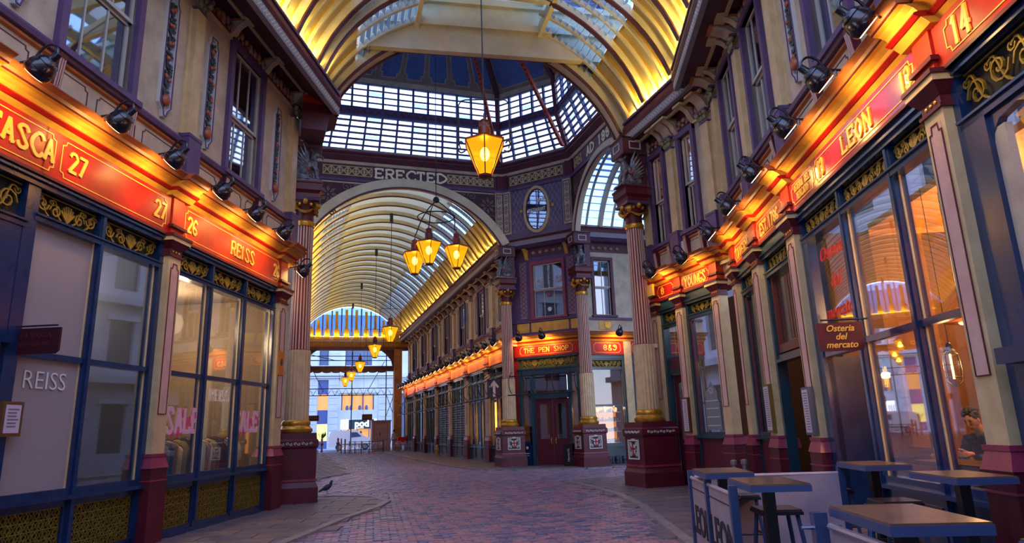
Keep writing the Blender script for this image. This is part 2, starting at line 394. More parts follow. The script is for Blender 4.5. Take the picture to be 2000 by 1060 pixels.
# ================================================================== vaults
class Arc:
    def __init__(s, PL, PR, zs, rise):
        s.PL = Vector((*PL, 0)); s.PR = Vector((*PR, 0)); s.h = (s.PR-s.PL).length/2; s.mid = (s.PL+s.PR)/2; s.u = (s.PR-s.PL).normalized()
        s.R = (s.h**2+rise**2)/(2*rise); s.zc = zs+rise-s.R; s.th = math.asin(min(1, s.h/s.R))
        if rise > s.h: s.th = pi-s.th
        s.n = Vector((-s.u.y, s.u.x, 0))
    def p(s, t, dr=0, dn=0):
        a = -s.th+2*s.th*t; r = s.R+dr
        q = s.mid+s.u*(r*sin(a))+s.n*dn; return (q.x, q.y, s.zc+r*cos(a))
def sweep(mb, arc, r0, r1, w0, w1, t0=0, t1=1, n=28):
    pts = []; 
    for i in range(n+1):
        t = t0+(t1-t0)*i/n
        pts += [arc.p(t, r0, w0), arc.p(t, r0, w1), arc.p(t, r1, w1), arc.p(t, r1, w0)]
    fc = []
    for i in range(n):
        for k in range(4): fc.append((4*i+k, 4*i+(k+1) % 4, 4*i+4+(k+1) % 4, 4*i+4+k))
    return mb.add(pts, fc+[(0, 1, 2, 3), (4*n+3, 4*n+2, 4*n+1, 4*n)])
def mixp(a, b, f): return tuple(a[i]+(b[i]-a[i])*f for i in range(3))
def strip(mb, A, B, t0, t1, f0, f1, dr, n=10, th=.04):      # surface between two arcs
    pts = []
    for i in range(n+1):
        t = t0+(t1-t0)*i/n
        for d in (dr, dr+th):
            pts.append(mixp(A.p(t, d), B.p(t, d), f0)); pts.append(mixp(A.p(t, d), B.p(t, d), f1))
    fc = []
    for i in range(n):
        k = 4*i; fc += [(k, k+4, k+5, k+1), (k+2, k+3, k+7, k+6), (k, k+2, k+6, k+4), (k+1, k+5, k+7, k+3)]
    return mb.add(pts, fc+[(0, 1, 3, 2), (4*n, 4*n+2, 4*n+3, 4*n+1)])
def vbay(root, A, B, tl=.17, tc=.34, cols=3, steps=8, single=True, crown=None, pane=SKYGLASS, sides=(0, 1)):
    board = MB(); raft = MB(); risers = MB(); panes = MB(); stile = MB()
    for sd in sides:
        T = (lambda t: t) if sd == 0 else (lambda t: 1-t)
        strip(board, A, B, T(0), T(tl), 0, 1, .22, 6)
        for c in range(cols+1):
            f = c/cols; strip(raft, A, B, T(0), T(tc+.02), max(0, f-.022), min(1, f+.022), .12, 12, .14)
            if c < cols: strip(stile, A, B, T(0.002), T(tl*.96), f+.5/cols-.11/cols*2, f+.5/cols+.11/cols*2, .205, 6, .03)
        for c in range(cols):
            f0, f1 = c/cols+.02, (c+1)/cols-.02
            for k in range(steps):
                ta, tb = T(tl+(tc-tl)*k/steps), T(tl+(tc-tl)*(k+1)/steps)
                lo, hi = .13, .30
                q = [mixp(A.p(ta, lo), B.p(ta, lo), f0), mixp(A.p(ta, lo), B.p(ta, lo), f1), mixp(A.p(tb, hi), B.p(tb, hi), f1), mixp(A.p(tb, hi), B.p(tb, hi), f0)]
                m = MB() if single else panes
                n_ = len(m.v); m.add(q, [(0, 1, 2, 3)])
                if single: m.mk('roof_pane', pane, root)
                r = [q[3], q[2], mixp(A.p(tb, lo+.02), B.p(tb, lo+.02), f1), mixp(A.p(tb, lo+.02), B.p(tb, lo+.02), f0)]
                risers.add(r, [(0, 1, 2, 3)])
        if crown:
            pass
    board.mk('ochre_boarding', VYEL, root); raft.mk('rafters', VCREAM, root, kind='stuff'); stile.mk('boarding_strips', VSTR, root, kind='stuff')
    risers.mk('glazing_steps', mat('glazing_step_paint', '8d97a4', .5), root, kind='stuff')
    if panes.v: panes.mk('roof_panes', pane, root, kind='stuff')
    if crown:
        mb = MB(); strip(mb, A, B, tc, 1-tc, 0, 1, .24, 14); mb.mk('crown_lining', crown, root)
near = thing('vault_near', None, None, (4, 15, 10), kind='structure')
NR = [((.30, 17.15), (8.72, 16.1), 9.9, 2.95), ((.3, 15.3), (8.8, 14.7), 10.3, 3.1), ((.12, 14.95), (8.75, 13.2), 10.3, 3.15), ((-.35, 13.75), (8.12, 11.75), 10.3, 3.15), ((-.95, 12.4), (7.65, 10.6), 10.3, 3.15),
      ((-1.5, 11.0), (7.2, 9.3), 10.3, 3.15), ((-2.2, 9.2), (6.6, 7.8), 10.3, 3.15), ((-3.2, 6.8), (5.8, 5.6), 10.3, 3.15)]
NA = [Arc(*q) for q in NR]
for i, A in enumerate(NA):
    if i == 0: continue
    sweep(MB(), A, .03, .24, -.07, .07).mk('arched_rib', VCREAM, near)
    sweep(MB(), A, -.01, .03, -.08, .08).mk('rib_flange', PLUM, near)
for i in range(len(NA)-1):
    vbay(near, NA[i], NA[i+1], single=(i in (0, 1, 2, 3)), steps=9)
gl = MB()
for i in range(len(NA)-1):       # raised skylight along the ridge
    A, B = NA[i], NA[i+1]
    for t in (.345, .655):
        a, b = A.p(t, .1), B.p(t, .1); sgn = 1 if t > .5 else -1
        for z0, z1, w in ((-.12, .2, .12), (.75, 1.0, .15)):
            P = []
            for q in (a, b):
                for dx in (0, sgn*w):
                    for z in (z0, z1): P.append((q[0]+dx, q[1], q[2]+z))
            mb = MB().add(P, [(0, 1, 3, 2), (4, 6, 7, 5), (0, 4, 5, 1), (2, 3, 7, 6), (0, 2, 6, 4), (1, 5, 7, 3)]); mb.mk('skylight_beam', VCREAM, near)
        P = [(a[0]+sgn*.06, a[1], a[2]+.2), (b[0]+sgn*.06, b[1], b[2]+.2), (b[0]+sgn*.06, b[1], b[2]+.75), (a[0]+sgn*.06, a[1], a[2]+.75)]
        MB().add(P, [(0, 1, 2, 3)]).mk('clerestory_pane', SKYGLASS, near)
    a0, a1, b0, b1 = A.p(.345, .1), A.p(.655, .1), B.p(.345, .1), B.p(.655, .1)
    am, bm_ = mixp(a0, a1, .5), mixp(b0, b1, .5)
    for (p, q, r_, s_), pn in (((a0, b0, bm_, am), 'l'), ((am, bm_, b1, a1), 'r')):
        h = [1.0, 1.0, 1.55, 1.55] if pn == 'l' else [1.55, 1.55, 1.0, 1.0]
        P = [(v[0], v[1], v[2]+k) for v, k in zip((p, q, r_, s_), h)]
        gl.add(P, [(0, 1, 2, 3)])
    for v0, v1, k0, k1 in ((a0, am, .95, 1.5), (am, a1, 1.5, .95), (a0, a1, .1, .1)):
        d = .08 if k0 != .1 else .07
        P = []
        for v, k in ((v0, k0), (v1, k1)):
            for dy in (-d, d):
                for dz in ((-.05, .1) if k0 != .1 else (-.2, .22)): P.append((v[0], v[1]+dy, v[2]+k+dz))
        MB().add(P, [(0, 1, 3, 2), (4, 6, 7, 5), (0, 4, 5, 1), (2, 3, 7, 6), (0, 2, 6, 4), (1, 5, 7, 3)]).mk('skylight_beam', VCREAM, near)
gl.mk('skylight_glazing', OPAL, near)
rv = MB()
for i in (0, 1):
    a0, a1 = NA[i].p(.345, .1), NA[i].p(.655, .1)
    for k in range(36): 
        q = mixp(a0, a1, (k+.5)/36); rv.blob((q[0], q[1]-.075, q[2]-.02), .018, 5, 3)
rv.mk('rivets', VCREAM, near, kind='stuff')
# nave vault
nave = thing('vault_nave', None, None, (4, 28, 10), kind='structure')
NN = 23; YN0, YN1 = 27.75, 60.2
NAV = [Arc((-.0, YN0+(YN1-YN0)*k/NN), (8.62, YN0+(YN1-YN0)*k/NN), 10.1, 2.65) for k in range(NN+1)]
for i, A in enumerate(NAV):
    if i: sweep(MB(), A, .06, .26, -.035, .035, n=30).mk('arched_rib', VCREAM, nave)
    if i: sweep(MB(), A, .02, .06, -.05, .05, n=30).mk('rib_flange', PLUM, nave)
for i in range(NN):
    vbay(nave, NAV[i], NAV[i+1], tl=.14, tc=.27, cols=2, steps=9, single=False, crown=OPAL)
# right arm vault
arm = thing('vault_right_arm', None, None, (13, 21, 10), kind='structure')
AR = [Arc((11.2+1.25*k, 25.3), (11.2+1.25*k, 18.2), 9.9, 2.6) for k in range(6)]
for i, A in enumerate(AR):
    if i: sweep(MB(), A, -.05, .25, -.06, .06, n=20).mk('arched_rib', VCREAM, arm)
for i in range(5): vbay(arm, AR[i], AR[i+1], tl=.03, tc=.42, cols=2, steps=12, single=False, crown=VCREAM, sides=(0, 1))

# ================================================================== octagon
OV = [(.1, 27.55), (8.68, 27.55), (11.05, 24.95), (11.05, 18.5), (8.75, 16.1), (.2, 17.2), (-2.3, 19.5), (-2.3, 25.1)]
def inset(P, d):
    n = len(P); out = []
    for i in range(n):
        p0, p1, p2 = Vector(P[i-1]), Vector(P[i]), Vector(P[(i+1) % n])
        e1 = (p1-p0).normalized(); e2 = (p2-p1).normalized(); n1 = Vector((e1.y, -e1.x)); n2 = Vector((e2.y, -e2.x))
        b = (n1+n2); b = b/(1+n1.dot(n2)); out.append((p1.x+b.x*d, p1.y+b.y*d))
    return out
octo = thing('octagon_drum', None, None, (4.4, 21.8, 12.35), kind='structure')
def ring(mb, levels):      # levels: (inset, z)
    Ls = [[(x, y, z) for x, y in inset(OV, d)] for d, z in levels]; n = 8; m = len(levels)
    return mb.add([p for L in Ls for p in L], [(i*n+k, i*n+(k+1) % n, ((i+1) % m)*n+(k+1) % n, ((i+1) % m)*n+k) for i in range(m) for k in range(n)])
ring(MB(), [(-.3, 12.3), (.0, 12.3), (.0, 13.05), (-.3, 13.05)]).mk('frieze_band', PLUM, octo)
ring(MB(), [(-.3, 12.2), (.08, 12.2), (.08, 12.32), (-.3, 12.32)]).mk('frieze_lower_bead', PURPLE, octo)
ring(MB(), [(-.3, 13.0), (.06, 13.0), (.1, 13.12), (-.3, 13.12)]).mk('frieze_upper_bead', CREAM, octo)
ring(MB(), [(-.3, 13.12), (.12, 13.12), (.3, 13.3), (.3, 13.38), (-.3, 13.38)]).mk('cornice_cove', PLUM, octo)
ring(MB(), [(-.3, 13.38), (.34, 13.38), (.38, 13.46), (.3, 13.56), (-.3, 13.56)]).mk('cornice_torus', MAROON, octo)
F4_ = None
ring(MB(), [(-.3, 13.5), (.12, 13.55), (.1, 13.68), (-.3, 13.68)]).mk('window_curb', CREAM, octo)
FRAMEP = mat('drum_frame_paint', '4f5a92', .5, col2='484a6c', scale=5)
def face(i, d0, z0, d1, z1):      # (u 0..1 along face, b inward, v 0..1 up)
    a, b = inset(OV, d0), inset(OV, d1); j = (i+1) % 8
    A0, A1, B0, B1 = Vector((*a[i], z0)), Vector((*a[j], z0)), Vector((*b[i], z1)), Vector((*b[j], z1))
    e = (A1-A0).normalized(); nn = Vector((e.y, -e.x, 0)).normalized()
    def f(u, bb, v):
        p = (A0*(1-u)+A1*u)*(1-v)+(B0*(1-u)+B1*u)*v+nn*bb; return tuple(p)
    f.L = (A1-A0).length; f.H = (B0-A0).length; return f
CO = {0: 12, 1: 5, 2: 8, 3: 5, 4: 12, 5: 5, 6: 8, 7: 5}
for i in range(8):
    for (d0, z0, d1, z1, rows) in ((0, 13.66, .62, 15.1, 6), (.62, 15.42, .66, 16.6, 4)):
        f = face(i, d0, z0, d1, z1); n = CO[i]; fr = MB(f)
        w = .035/f.L
        for k in range(n+1): fr.box(max(0, k/n-w*1.3), min(1, k/n+w*1.3), -.06, .08, 0, 1)
        for k in range(rows+1): fr.box(0, 1, -.03, .03, max(0, k/rows-.022), min(1, k/rows+.022))
        fr.box(0, 1, -.05, .06, 0, .04); fr.box(0, 1, -.05, .06, .96, 1)
        fr.mk('louvre_frame', FRAMEP, octo)
        pm = MB(f)
        for k in range(n):
            for r in range(rows):
                P = [(k/n+w, .02, r/rows+.03), ((k+1)/n-w, .02, r/rows+.03), ((k+1)/n-w, -.05, (r+1)/rows-.03), (k/n+w, -.05, (r+1)/rows-.03)]
                if i in (0, 1, 2): MB(f).add(P, [(0, 1, 2, 3)]).mk('glass_louvre', DRUMG if (k*7+r*3+i) % 9 else SKYGLASS, octo)
                else: pm.add(P, [(0, 1, 2, 3)])
        if pm.v: pm.mk('glass_louvres', SKYGLASS, octo, kind='stuff')
    f = face(i, .62, 15.1, .62, 15.42); MB(f).box(0, 1, -.1, .03, 0, 1).mk('drum_band', PURPLE, octo)
    c = MB(f)
    for k in range(CO[i]*2): 
        u = (k+.5)/CO[i]/2; du = .1/f.L
        c.rib([(u-du, .3), (u, .75), (u+du, .3)], .04/f.L*2, .03, .05)
    c.mk('band_cresting', PLUM, octo, kind='stuff')
    f = face(i, .66, 16.6, .68, 16.85); MB(f).box(0, 1, -.1, .05, 0, 1).mk('drum_top_band', CREAM, octo)
    # painted dome panels
    a = inset(OV, .68); j = (i+1) % 8; ap = Vector((4.45, 21.7, 23.2)); tt = .8
    A0, A1 = Vector((*a[i], 16.85)), Vector((*a[j], 16.85)); B0, B1 = A0.lerp(ap, tt), A1.lerp(ap, tt)
    nn = (A1-A0).cross(B0-A0).normalized(); nn = -nn if nn.z > 0 else nn
    def g(u, bb, v, A0=A0, A1=A1, B0=B0, B1=B1, nn=nn): return tuple((A0*(1-u)+A1*u)*(1-v)+(B0*(1-u)+B1*u)*v+nn*bb)
    CRD = mat('dome_cream_paint', '9a8c7c', .6, col2='84766a', scale=3)
    MB(g).box(0, 1, -.1, 0, 0, 1).mk('dome_board', CRD, octo)
    n = {0: 7, 4: 7, 2: 5, 6: 5}.get(i, 1)
    for k in range(n):
        u0, u1 = (k+.1)/n, (k+.9)/n
        if n == 1: u0, u1 = .06, .94
        L = (A1-A0).length; rx = .13/L; ry = .14/5.5; lo = .03
        q = [(u0, lo+ry*1.4), (u0+rx*.9, lo+ry*1.2), (u0+rx, lo), (u1-rx, lo), (u1-rx*.9, lo+ry*1.2), (u1, lo+ry*1.4), (u1, .97), (u0, .97)]
        o = MB(g); o.poly(q, .0, .015); o.mk('blue_panel', BLUEP, octo)
        MB(g).rib(q, .006, .0, .03, closed=True).mk('panel_line', CREAM, octo)
    # ridge rib at corner i
    R0 = Vector((*inset(OV, .12)[i], 13.6)); P0 = R0; tot = ap-R0
    ce = Vector((4.4, 21.7, 0)); inw = Vector((ce.x-R0.x, ce.y-R0.y, 0)).normalized(); side = Vector((-inw.y, inw.x, 0))
    mbr = MB(); mbl = MB()
    K = [Vector((*inset(OV, d)[i], z)) for d, z in ((.02, 13.6), (.5, 15.1), (.6, 16.8))]+[ap*.8+Vector((*inset(OV, .68)[i], 16.85))*.2]
    for w_, dep, m_, nm in ((.10, .14, mbr, 0), (.035, .3, mbl, 1)):
        pts = []
        for kk, p in enumerate(K):
            q = p+inw*(.1 if nm == 0 else 0)
            for sx_ in (-w_, w_):
                for dd in (0, dep): v = q+side*sx_+inw*dd; pts.append(tuple(v))
        m_.add(pts, [x for s_ in range(len(K)-1) for x in [(4*s_, 4*s_+1, 4*s_+5, 4*s_+4), (4*s_+2, 4*s_+6, 4*s_+7, 4*s_+3), (4*s_+1, 4*s_+3, 4*s_+7, 4*s_+5), (4*s_, 4*s_+4, 4*s_+6, 4*s_+2)]])
    mbr.mk('corner_post', PLUM, octo)
    # straight red girder
    g2 = MB(); A = R0+inw*.25; B = R0+inw*.25+(ap-R0)*.83
    pts = []
    for p in (A, B):
        for sx_ in (-.07, .07):
            for dd in (0, .16): v = p+side*sx_+inw*dd; pts.append(tuple(v))
    g2.add(pts, [(0, 1, 3, 2), (4, 6, 7, 5), (0, 4, 5, 1), (2, 3, 7, 6), (0, 2, 6, 4), (1, 5, 7, 3)])
    g2.mk('ridge_girder', RIDGE, octo)
    st = MB()
    for kk in range(46):
        q = A.lerp(B, (kk+.5)/46)+inw*.165; st.blob(tuple(q), (.05, .05, .07), 5, 3)
    st.mk('girder_studs', mat('stud_plum', '5a1c16', .5), octo, kind='stuff')
# walls of the octagon between shop cornice and frieze
def archwall(i, arc, z0, z1, nm, m=CREAM, th=.3, jamb=.0):
    j = (i+1) % 8; A, B = Vector((*OV[i], 0)), Vector((*OV[j], 0)); e = (B-A).normalized(); nn = Vector((e.y, -e.x, 0)); L = (B-A).length
    fr = lambda a, b, c: (A.x+e.x*a+nn.x*b, A.y+e.y*a+nn.y*b, c)
    mb = MB(fr); n = 36; us = []
    for k in range(n+1):
        p = arc.p(k/n, .38); u = (Vector((p[0], p[1], 0))-A).dot(e); us.append((u, max(p[2], z0)))
    us.sort()
    for (ua, za), (ub, zb) in zip(us, us[1:]):
        ua_, ub_ = max(0, min(L, ua)), max(0, min(L, ub))
        if ub_-ua_ < 1e-4 or max(za, zb) >= z1: 
            if max(za, zb) >= z1: continue
            continue
        mb.poly([(ua_, za), (ub_, zb), (ub_, z1), (ua_, z1)], -th, 0)
    if us[0][0] > 0: mb.box(0, us[0][0], -th, 0, z0, z1)
    if us[-1][0] < L: mb.box(us[-1][0], L, -th, 0, z0, z1)
    o = mb.mk(nm, m, kind='structure')
    return fr, L, o
SPAN = mat('spandrel_plum', '4e1f28', .5, col2='3a161e', scale=6)
RELIEF = mat('relief_mauve', '7c5f66', .5, col2='5c4048', scale=8)
FARC = Arc((.08, 27.5), (8.5, 27.5), 9.6, 2.45)
fr0, L0, w0 = archwall(0, FARC, 9.4, 12.25, 'wall_far_arch', SPAN)
sweep(MB(), FARC, 0, .42, -.15, .12).mk('arch_band', VCREAM, w0)
sweep(MB(), FARC, -.03, .03, -.18, -.12).mk('arch_edge', PLUM, w0)
NARC = NA[0]
fr4, L4, w4 = archwall(4, NARC, 9.6, 12.5, 'wall_near_arch', SPAN)
sweep(MB(), NARC, 0, .36, -.2, .22, n=40).mk('arch_band', VCREAM, w4)
sweep(MB(), NARC, -.05, .02, -.24, -.17, n=40).mk('arch_edge', PLUM, w4); sweep(MB(), NARC, -.05, .02, .2, .26, n=40).mk('arch_edge', PLUM, w4)
RARC = Arc((11.1, 24.7), (11.1, 18.7), 9.7, 2.35)
fr2, L2, w2 = archwall(2, RARC, 9.4, 12.25, 'wall_right_arch', SPAN)
sweep(MB(), RARC, 0, .3, -.15, .12).mk('arch_band', VCREAM, w2); sweep(MB(), RARC, -.03, .03, -.18, -.12).mk('arch_edge', PLUM, w2)
_f4, _L4, _w4 = fr4, L4, w4
MB(fr4).box(-.3, L4+.3, -.5, -.3, 12.0, 13.75).mk('outer_boarding', VCREAM, w4)
MB(fr4).box(-.3, L4+.3, -.62, -.48, 12.75, 12.95).box(-.3, L4+.3, -.62, -.48, 13.5, 13.7).mk('outer_beams', VCREAM, w4)
LARC = Arc((-2.35, 19.7), (-2.35, 24.9), 9.7, 2.3)
fr6, L6, w6 = archwall(6, LARC, 9.4, 12.25, 'wall_left_arch', SPAN)
def chamf(i, z0, z1, nm, m):
    j = (i+1) % 8; A, B = Vector((*OV[i], 0)), Vector((*OV[j], 0)); e = (B-A).normalized(); nn = Vector((e.y, -e.x, 0)); L = (B-A).length
    fr = lambda a, b, c: (A.x+e.x*a+nn.x*b, A.y+e.y*a+nn.y*b, c)
    return fr, L, MB(fr).box(0, L, -.3, 0, z0, z1).mk(nm, m, kind='structure')
LAV = mat('lavender_wall', '6d6078', .6, col2='5c5068', scale=3)
fr1, L1, w1 = chamf(1, 9.9, 12.25, 'wall_chamfer_far', LAV)
fr3, L3, w3 = chamf(3, 9.6, 12.25, 'wall_chamfer_right', LAV)
fr5, L5, w5 = chamf(5, 9.6, 12.25, 'wall_chamfer_left', CREAM)
MB().box(-3.2, -.75, 17.9, 18.2, 0, 9.7).mk('wall_left_corner', CREAMY, kind='structure')
fr7, L7, w7 = chamf(7, 0, 12.25, 'wall_chamfer_left_far', CREAM)
# rosettes and scrolls in the far spandrels, chamfered pilasters
def rosette(F, a, c, r, b, parent, m=RELIEF, n=8):
    mb = MB(F)
    for k in range(n):
        t = 2*pi*k/n; p = [(a+r*.18*cos(t), c+r*.18*sin(t)), (a+r*.62*cos(t-.3), c+r*.62*sin(t-.3)), (a+r*cos(t), c+r*sin(t)), (a+r*.62*cos(t+.3), c+r*.62*sin(t+.3))]
        mb.poly(p, b, b+.05)
    mb.blob((a, b+.03, c), (r*.17, .05, r*.17), 8, 4); return mb.mk('rosette', m, parent)
def spiral(a, c, r, t0, turns, sg=1, n=18):
    return [(a+sg*r*(1-.85*k/n)*cos(t0+2*pi*turns*k/n), c+r*(1-.85*k/n)*sin(t0+2*pi*turns*k/n)) for k in range(n+1)]
for a, sg in ((.75, 1), (L0-.75, -1)):
    rosette(fr0, a, 11.55, .42, .0, w0)
    s_ = MB(fr0)
    for aa, cc, rr in ((a+sg*.75, 11.95, .2), (a-sg*.2, 10.9, .22), (a+sg*.2, 10.75, .16), (a+sg*1.15, 12.05, .12)):
        s_.rib(spiral(aa, cc, rr, 0, 1.4, sg), .05, 0, .04)
    s_.mk('scroll_relief', RELIEF, w0)
    rosette(fr2, (.55 if sg > 0 else L2-.55), 11.5, .34, 0, w2)
    MB(fr0).rib(cutrect(min(a-sg*.62, a+sg*1.6), max(a-sg*.62, a+sg*1.6), 10.3, 12.15, .12)[8:] if 0 else [(a-sg*.6, 10.2), (a-sg*.6, 12.14), (a+sg*1.9, 12.14)], .06, 0, .05).mk('spandrel_border', CREAM, w0)
for F_, L_, w_ in ((fr0, L0, w0), (fr1, L1, w1)):
    for a in ((L_-.2,) if w_ is w0 else (.22, L_-.22)):
        MB(F_).box(a-.2, a+.2, 0, .1, 10.15, 12.2).mk('pilaster_strip', CREAM, w_)
        o = MB(F_)
        for k in range(7): o.rib(spiral(a, 10.45+k*.25, .1, 0 if k % 2 else pi, 1.2), .022, .1, .125)
        o.mk('strapwork_relief', mat('strap_relief', '77707a', .6), w_, kind='stuff')
        MB(F_).rib([(a-.15, 10.25), (a+.15, 10.25), (a+.15, 12.1), (a-.15, 12.1)], .02, .1, .12, closed=True).mk('pilaster_line', MAROON, w_)
# lattice on the chamfer wall + oval window
lt = MB(fr1); n = 12
a0, a1 = .5, L1-.5
for k in range(-9, 20):
    for sg in (1, -1):
        seg = []
        for c0 in [10.2+.1*q for q in range(21)]:
            a = a0+(k*.22)+(sg*(c0-10.2)*.55)+(0 if sg > 0 else .6)
            if a0 <= a <= a1 and ((a-(L1/2))/.62)**2+((c0-11.15)/1.05)**2 > 1: seg.append((a, c0))
            else:
                if len(seg) > 1: lt.rib([seg[0], seg[-1]], .022, 0, .015)
                seg = []
        if len(seg) > 1: lt.rib([seg[0], seg[-1]], .022, 0, .015)
lt.mk('lattice_moulding', mat('lattice_lilac', '9488a2', .6), w1, kind='stuff')
ow = thing('window_1', None, None, fr1(L1/2, 0, 10.1), kind='structure')
def oval(rx, rz, n=36, ca=L1/2, cc=11.1): return [(ca+rx*cos(2*pi*k/n), cc+rz*sin(2*pi*k/n)) for k in range(n)]
def annulus(F, o1, o0, b0, b1):
    n = len(o1); mb = MB(F)
    return mb.add([(a, b0, c) for a, c in o1]+[(a, b1, c) for a, c in o1]+[(a, b0, c) for a, c in o0]+[(a, b1, c) for a, c in o0],
                  [f_ for k in range(n) for f_ in ((k, (k+1) % n, n+(k+1) % n, n+k), (n+k, n+(k+1) % n, 3*n+(k+1) % n, 3*n+k), (3*n+k, 3*n+(k+1) % n, 2*n+(k+1) % n, 2*n+k))])
annulus(fr1, oval(.66, 1.1), oval(.55, .97), 0, .1).mk('oval_frame', CREAMY, ow)
annulus(fr1, oval(.55, .97), oval(.5, .91), 0, .06).mk('oval_sash', PLUM, ow)
MB(fr1).poly(oval(.53, .94), .01, .02).mk('dark_backing', DARKIN, ow)
MB(fr1).poly(oval(.52, .93), .03, .035).mk('oval_pane', WGLASS, ow)
MB(fr1).box(L1/2-.015, L1/2+.015, .035, .05, 10.2, 12.0).box(L1/2-.5, L1/2+.5, .035, .05, 11.2, 11.23).mk('glazing_bar', PURPLE, ow)
slab(MB(fr1), 'RESTAURANT', L1/2, 11.0, .15, .05, .056, wt=.16, fit=.86).mk('lettering', LETWHITE, ow)
slab(MB(fr1), 'BAR', L1/2+.22, 11.42, .15, .05, .056, wt=.16).mk('lettering', LETWHITE, ow)
for sg in (-1, 1): annulus(fr1, oval(.07, .07, 12, L1/2+sg*.8, 11.15), oval(.01, .01, 12, L1/2+sg*.8, 11.15), 0, .05).mk('boss', GOLD, w1)
# frieze lettering and tiles
f0 = fr0
btn = slab(MB(f0), 'ERECTED', 4.28, 12.48, .42, .0, .03, wt=.2, gap=.42, asp=.72, fit=3.05)
o = btn.mk('frieze_lettering', mat('frieze_letter_cream', 'efe6c4', .5), octo)
TILE = mat('frieze_tile_cream', 'b9a878', .55)
def tiles(F, a0, a1, parent, z=12.7, step=.31):
    n = max(1, int((a1-a0)/step)); st = (a1-a0)/n
    for k in range(n):
        a = a0+st*(k+.5); mb = MB(F)
        mb.rib([(a-st*.46, z-.2), (a+st*.46, z-.2), (a+st*.46, z+.2), (a-st*.46, z+.2)], .035, 0, .02, closed=True)
        mb.rib([(a-st*.4, z-.16), (a+st*.4, z+.16)], .05, 0, .02); mb.rib([(a-st*.4, z+.16), (a+st*.4, z-.16)], .05, 0, .02)
        mb.rib([(a-st*.46, z), (a+st*.46, z)], .03, 0, .015); mb.blob((a, .02, z), (.05, .02, .05), 6, 3)
        mb.mk('frieze_tile', TILE, parent)
tiles(fr0, .5, 2.6, octo); tiles(fr0, 5.95, L0-.45, octo); tiles(fr1, .4, L1-.4, octo); 
slab(MB(fr2), 'AD 1881', 3.0, 12.5, .38, 0, .03, wt=.22).mk('frieze_lettering', MATS['frieze_letter_cream'], octo); tiles(fr2, .4, 1.2, octo)
for i_, F_, L_ in ((0, fr0, L0), (1, fr1, L1), (2, fr2, L2)):
    for a in (0, L_): MB(F_).box(a-.28, a+.28, -.2, .07, 12.22, 13.06).mk('frieze_block', MAROON, octo)
# far gable of the nave
gab = thing('wall_nave_end', None, None, (4.3, 60.3, 9.4), kind='structure')
FG = FY(60.4)
EA = NAV[-1]
ea = [(EA.p(k/24, -.05)[0], EA.p(k/24, -.05)[2]) for k in range(25)]
for k in range(24):
    (xa, za), (xb, zb) = ea[k], ea[k+1]
    MB(FG).poly([(xa, 10.0), (xb, 10.0), (xb, zb), (xa, za)], -.01, 0).mk('lunette_pane', SKYGLASS, gab)
for k in range(2, 24, 2):
    xa, za = ea[k]; MB(FG).box(xa-.05, xa+.05, 0, .12, 9.9, za).mk('lunette_bar', PLUM, gab)
for k in range(1, 24, 2):
    yb = MB(FG); xa, za = ea[k]; yb.box(xa-.22, xa+.22, 0.02, .3, 9.75, min(za, 10.7)); yb.box(xa-.12, xa+.12, .02, .1, 10.7, max(10.75, za-.2)); yb.mk('ochre_baffle', VYEL, gab)
MB(FG).box(-.6, 9.4, -.3, .25, 9.55, 9.95).mk('end_beam', CREAM, gab)
MB(FG).box(-.6, 9.4, -.3, .32, 9.1, 9.55).mk('end_frieze', mat('end_frieze_gold', 'a8722e', .5, col2='7a4c20', scale=6), gab)
for k in range(26): pass
dm = MB(FG)
for k in range(24): 
    x = .3+k*.36; dm.rib([(x-.15, 9.33), (x, 9.45), (x+.15, 9.33), (x, 9.21)], .03, .32, .35, closed=True)
dm.mk('frieze_diamonds', GOLD, gab, kind='stuff')
MB(FG).box(-.6, 9.4, -.3, .3, 8.8, 9.1).mk('end_lower_beam', PLUM, gab)
for x in (-.1, 8.5):
    MB(FG).box(x-.35, x+.35, -.4, .35, 0, 8.9).mk('end_pier', mat('pier_orange_cream', 'b98048', .5, col2='8e5a34', scale=3), gab)
    sg = 1 if x < 4 else -1; b_ = MB(FG)
    b_.poly([(x+sg*.35, 8.8), (x+sg*1.5, 8.8), (x+sg*1.1, 8.5), (x+sg*.6, 7.9), (x+sg*.45, 7.2), (x+sg*.35, 6.9)], -.05, .1); b_.mk('curved_bracket', PLUM, gab)
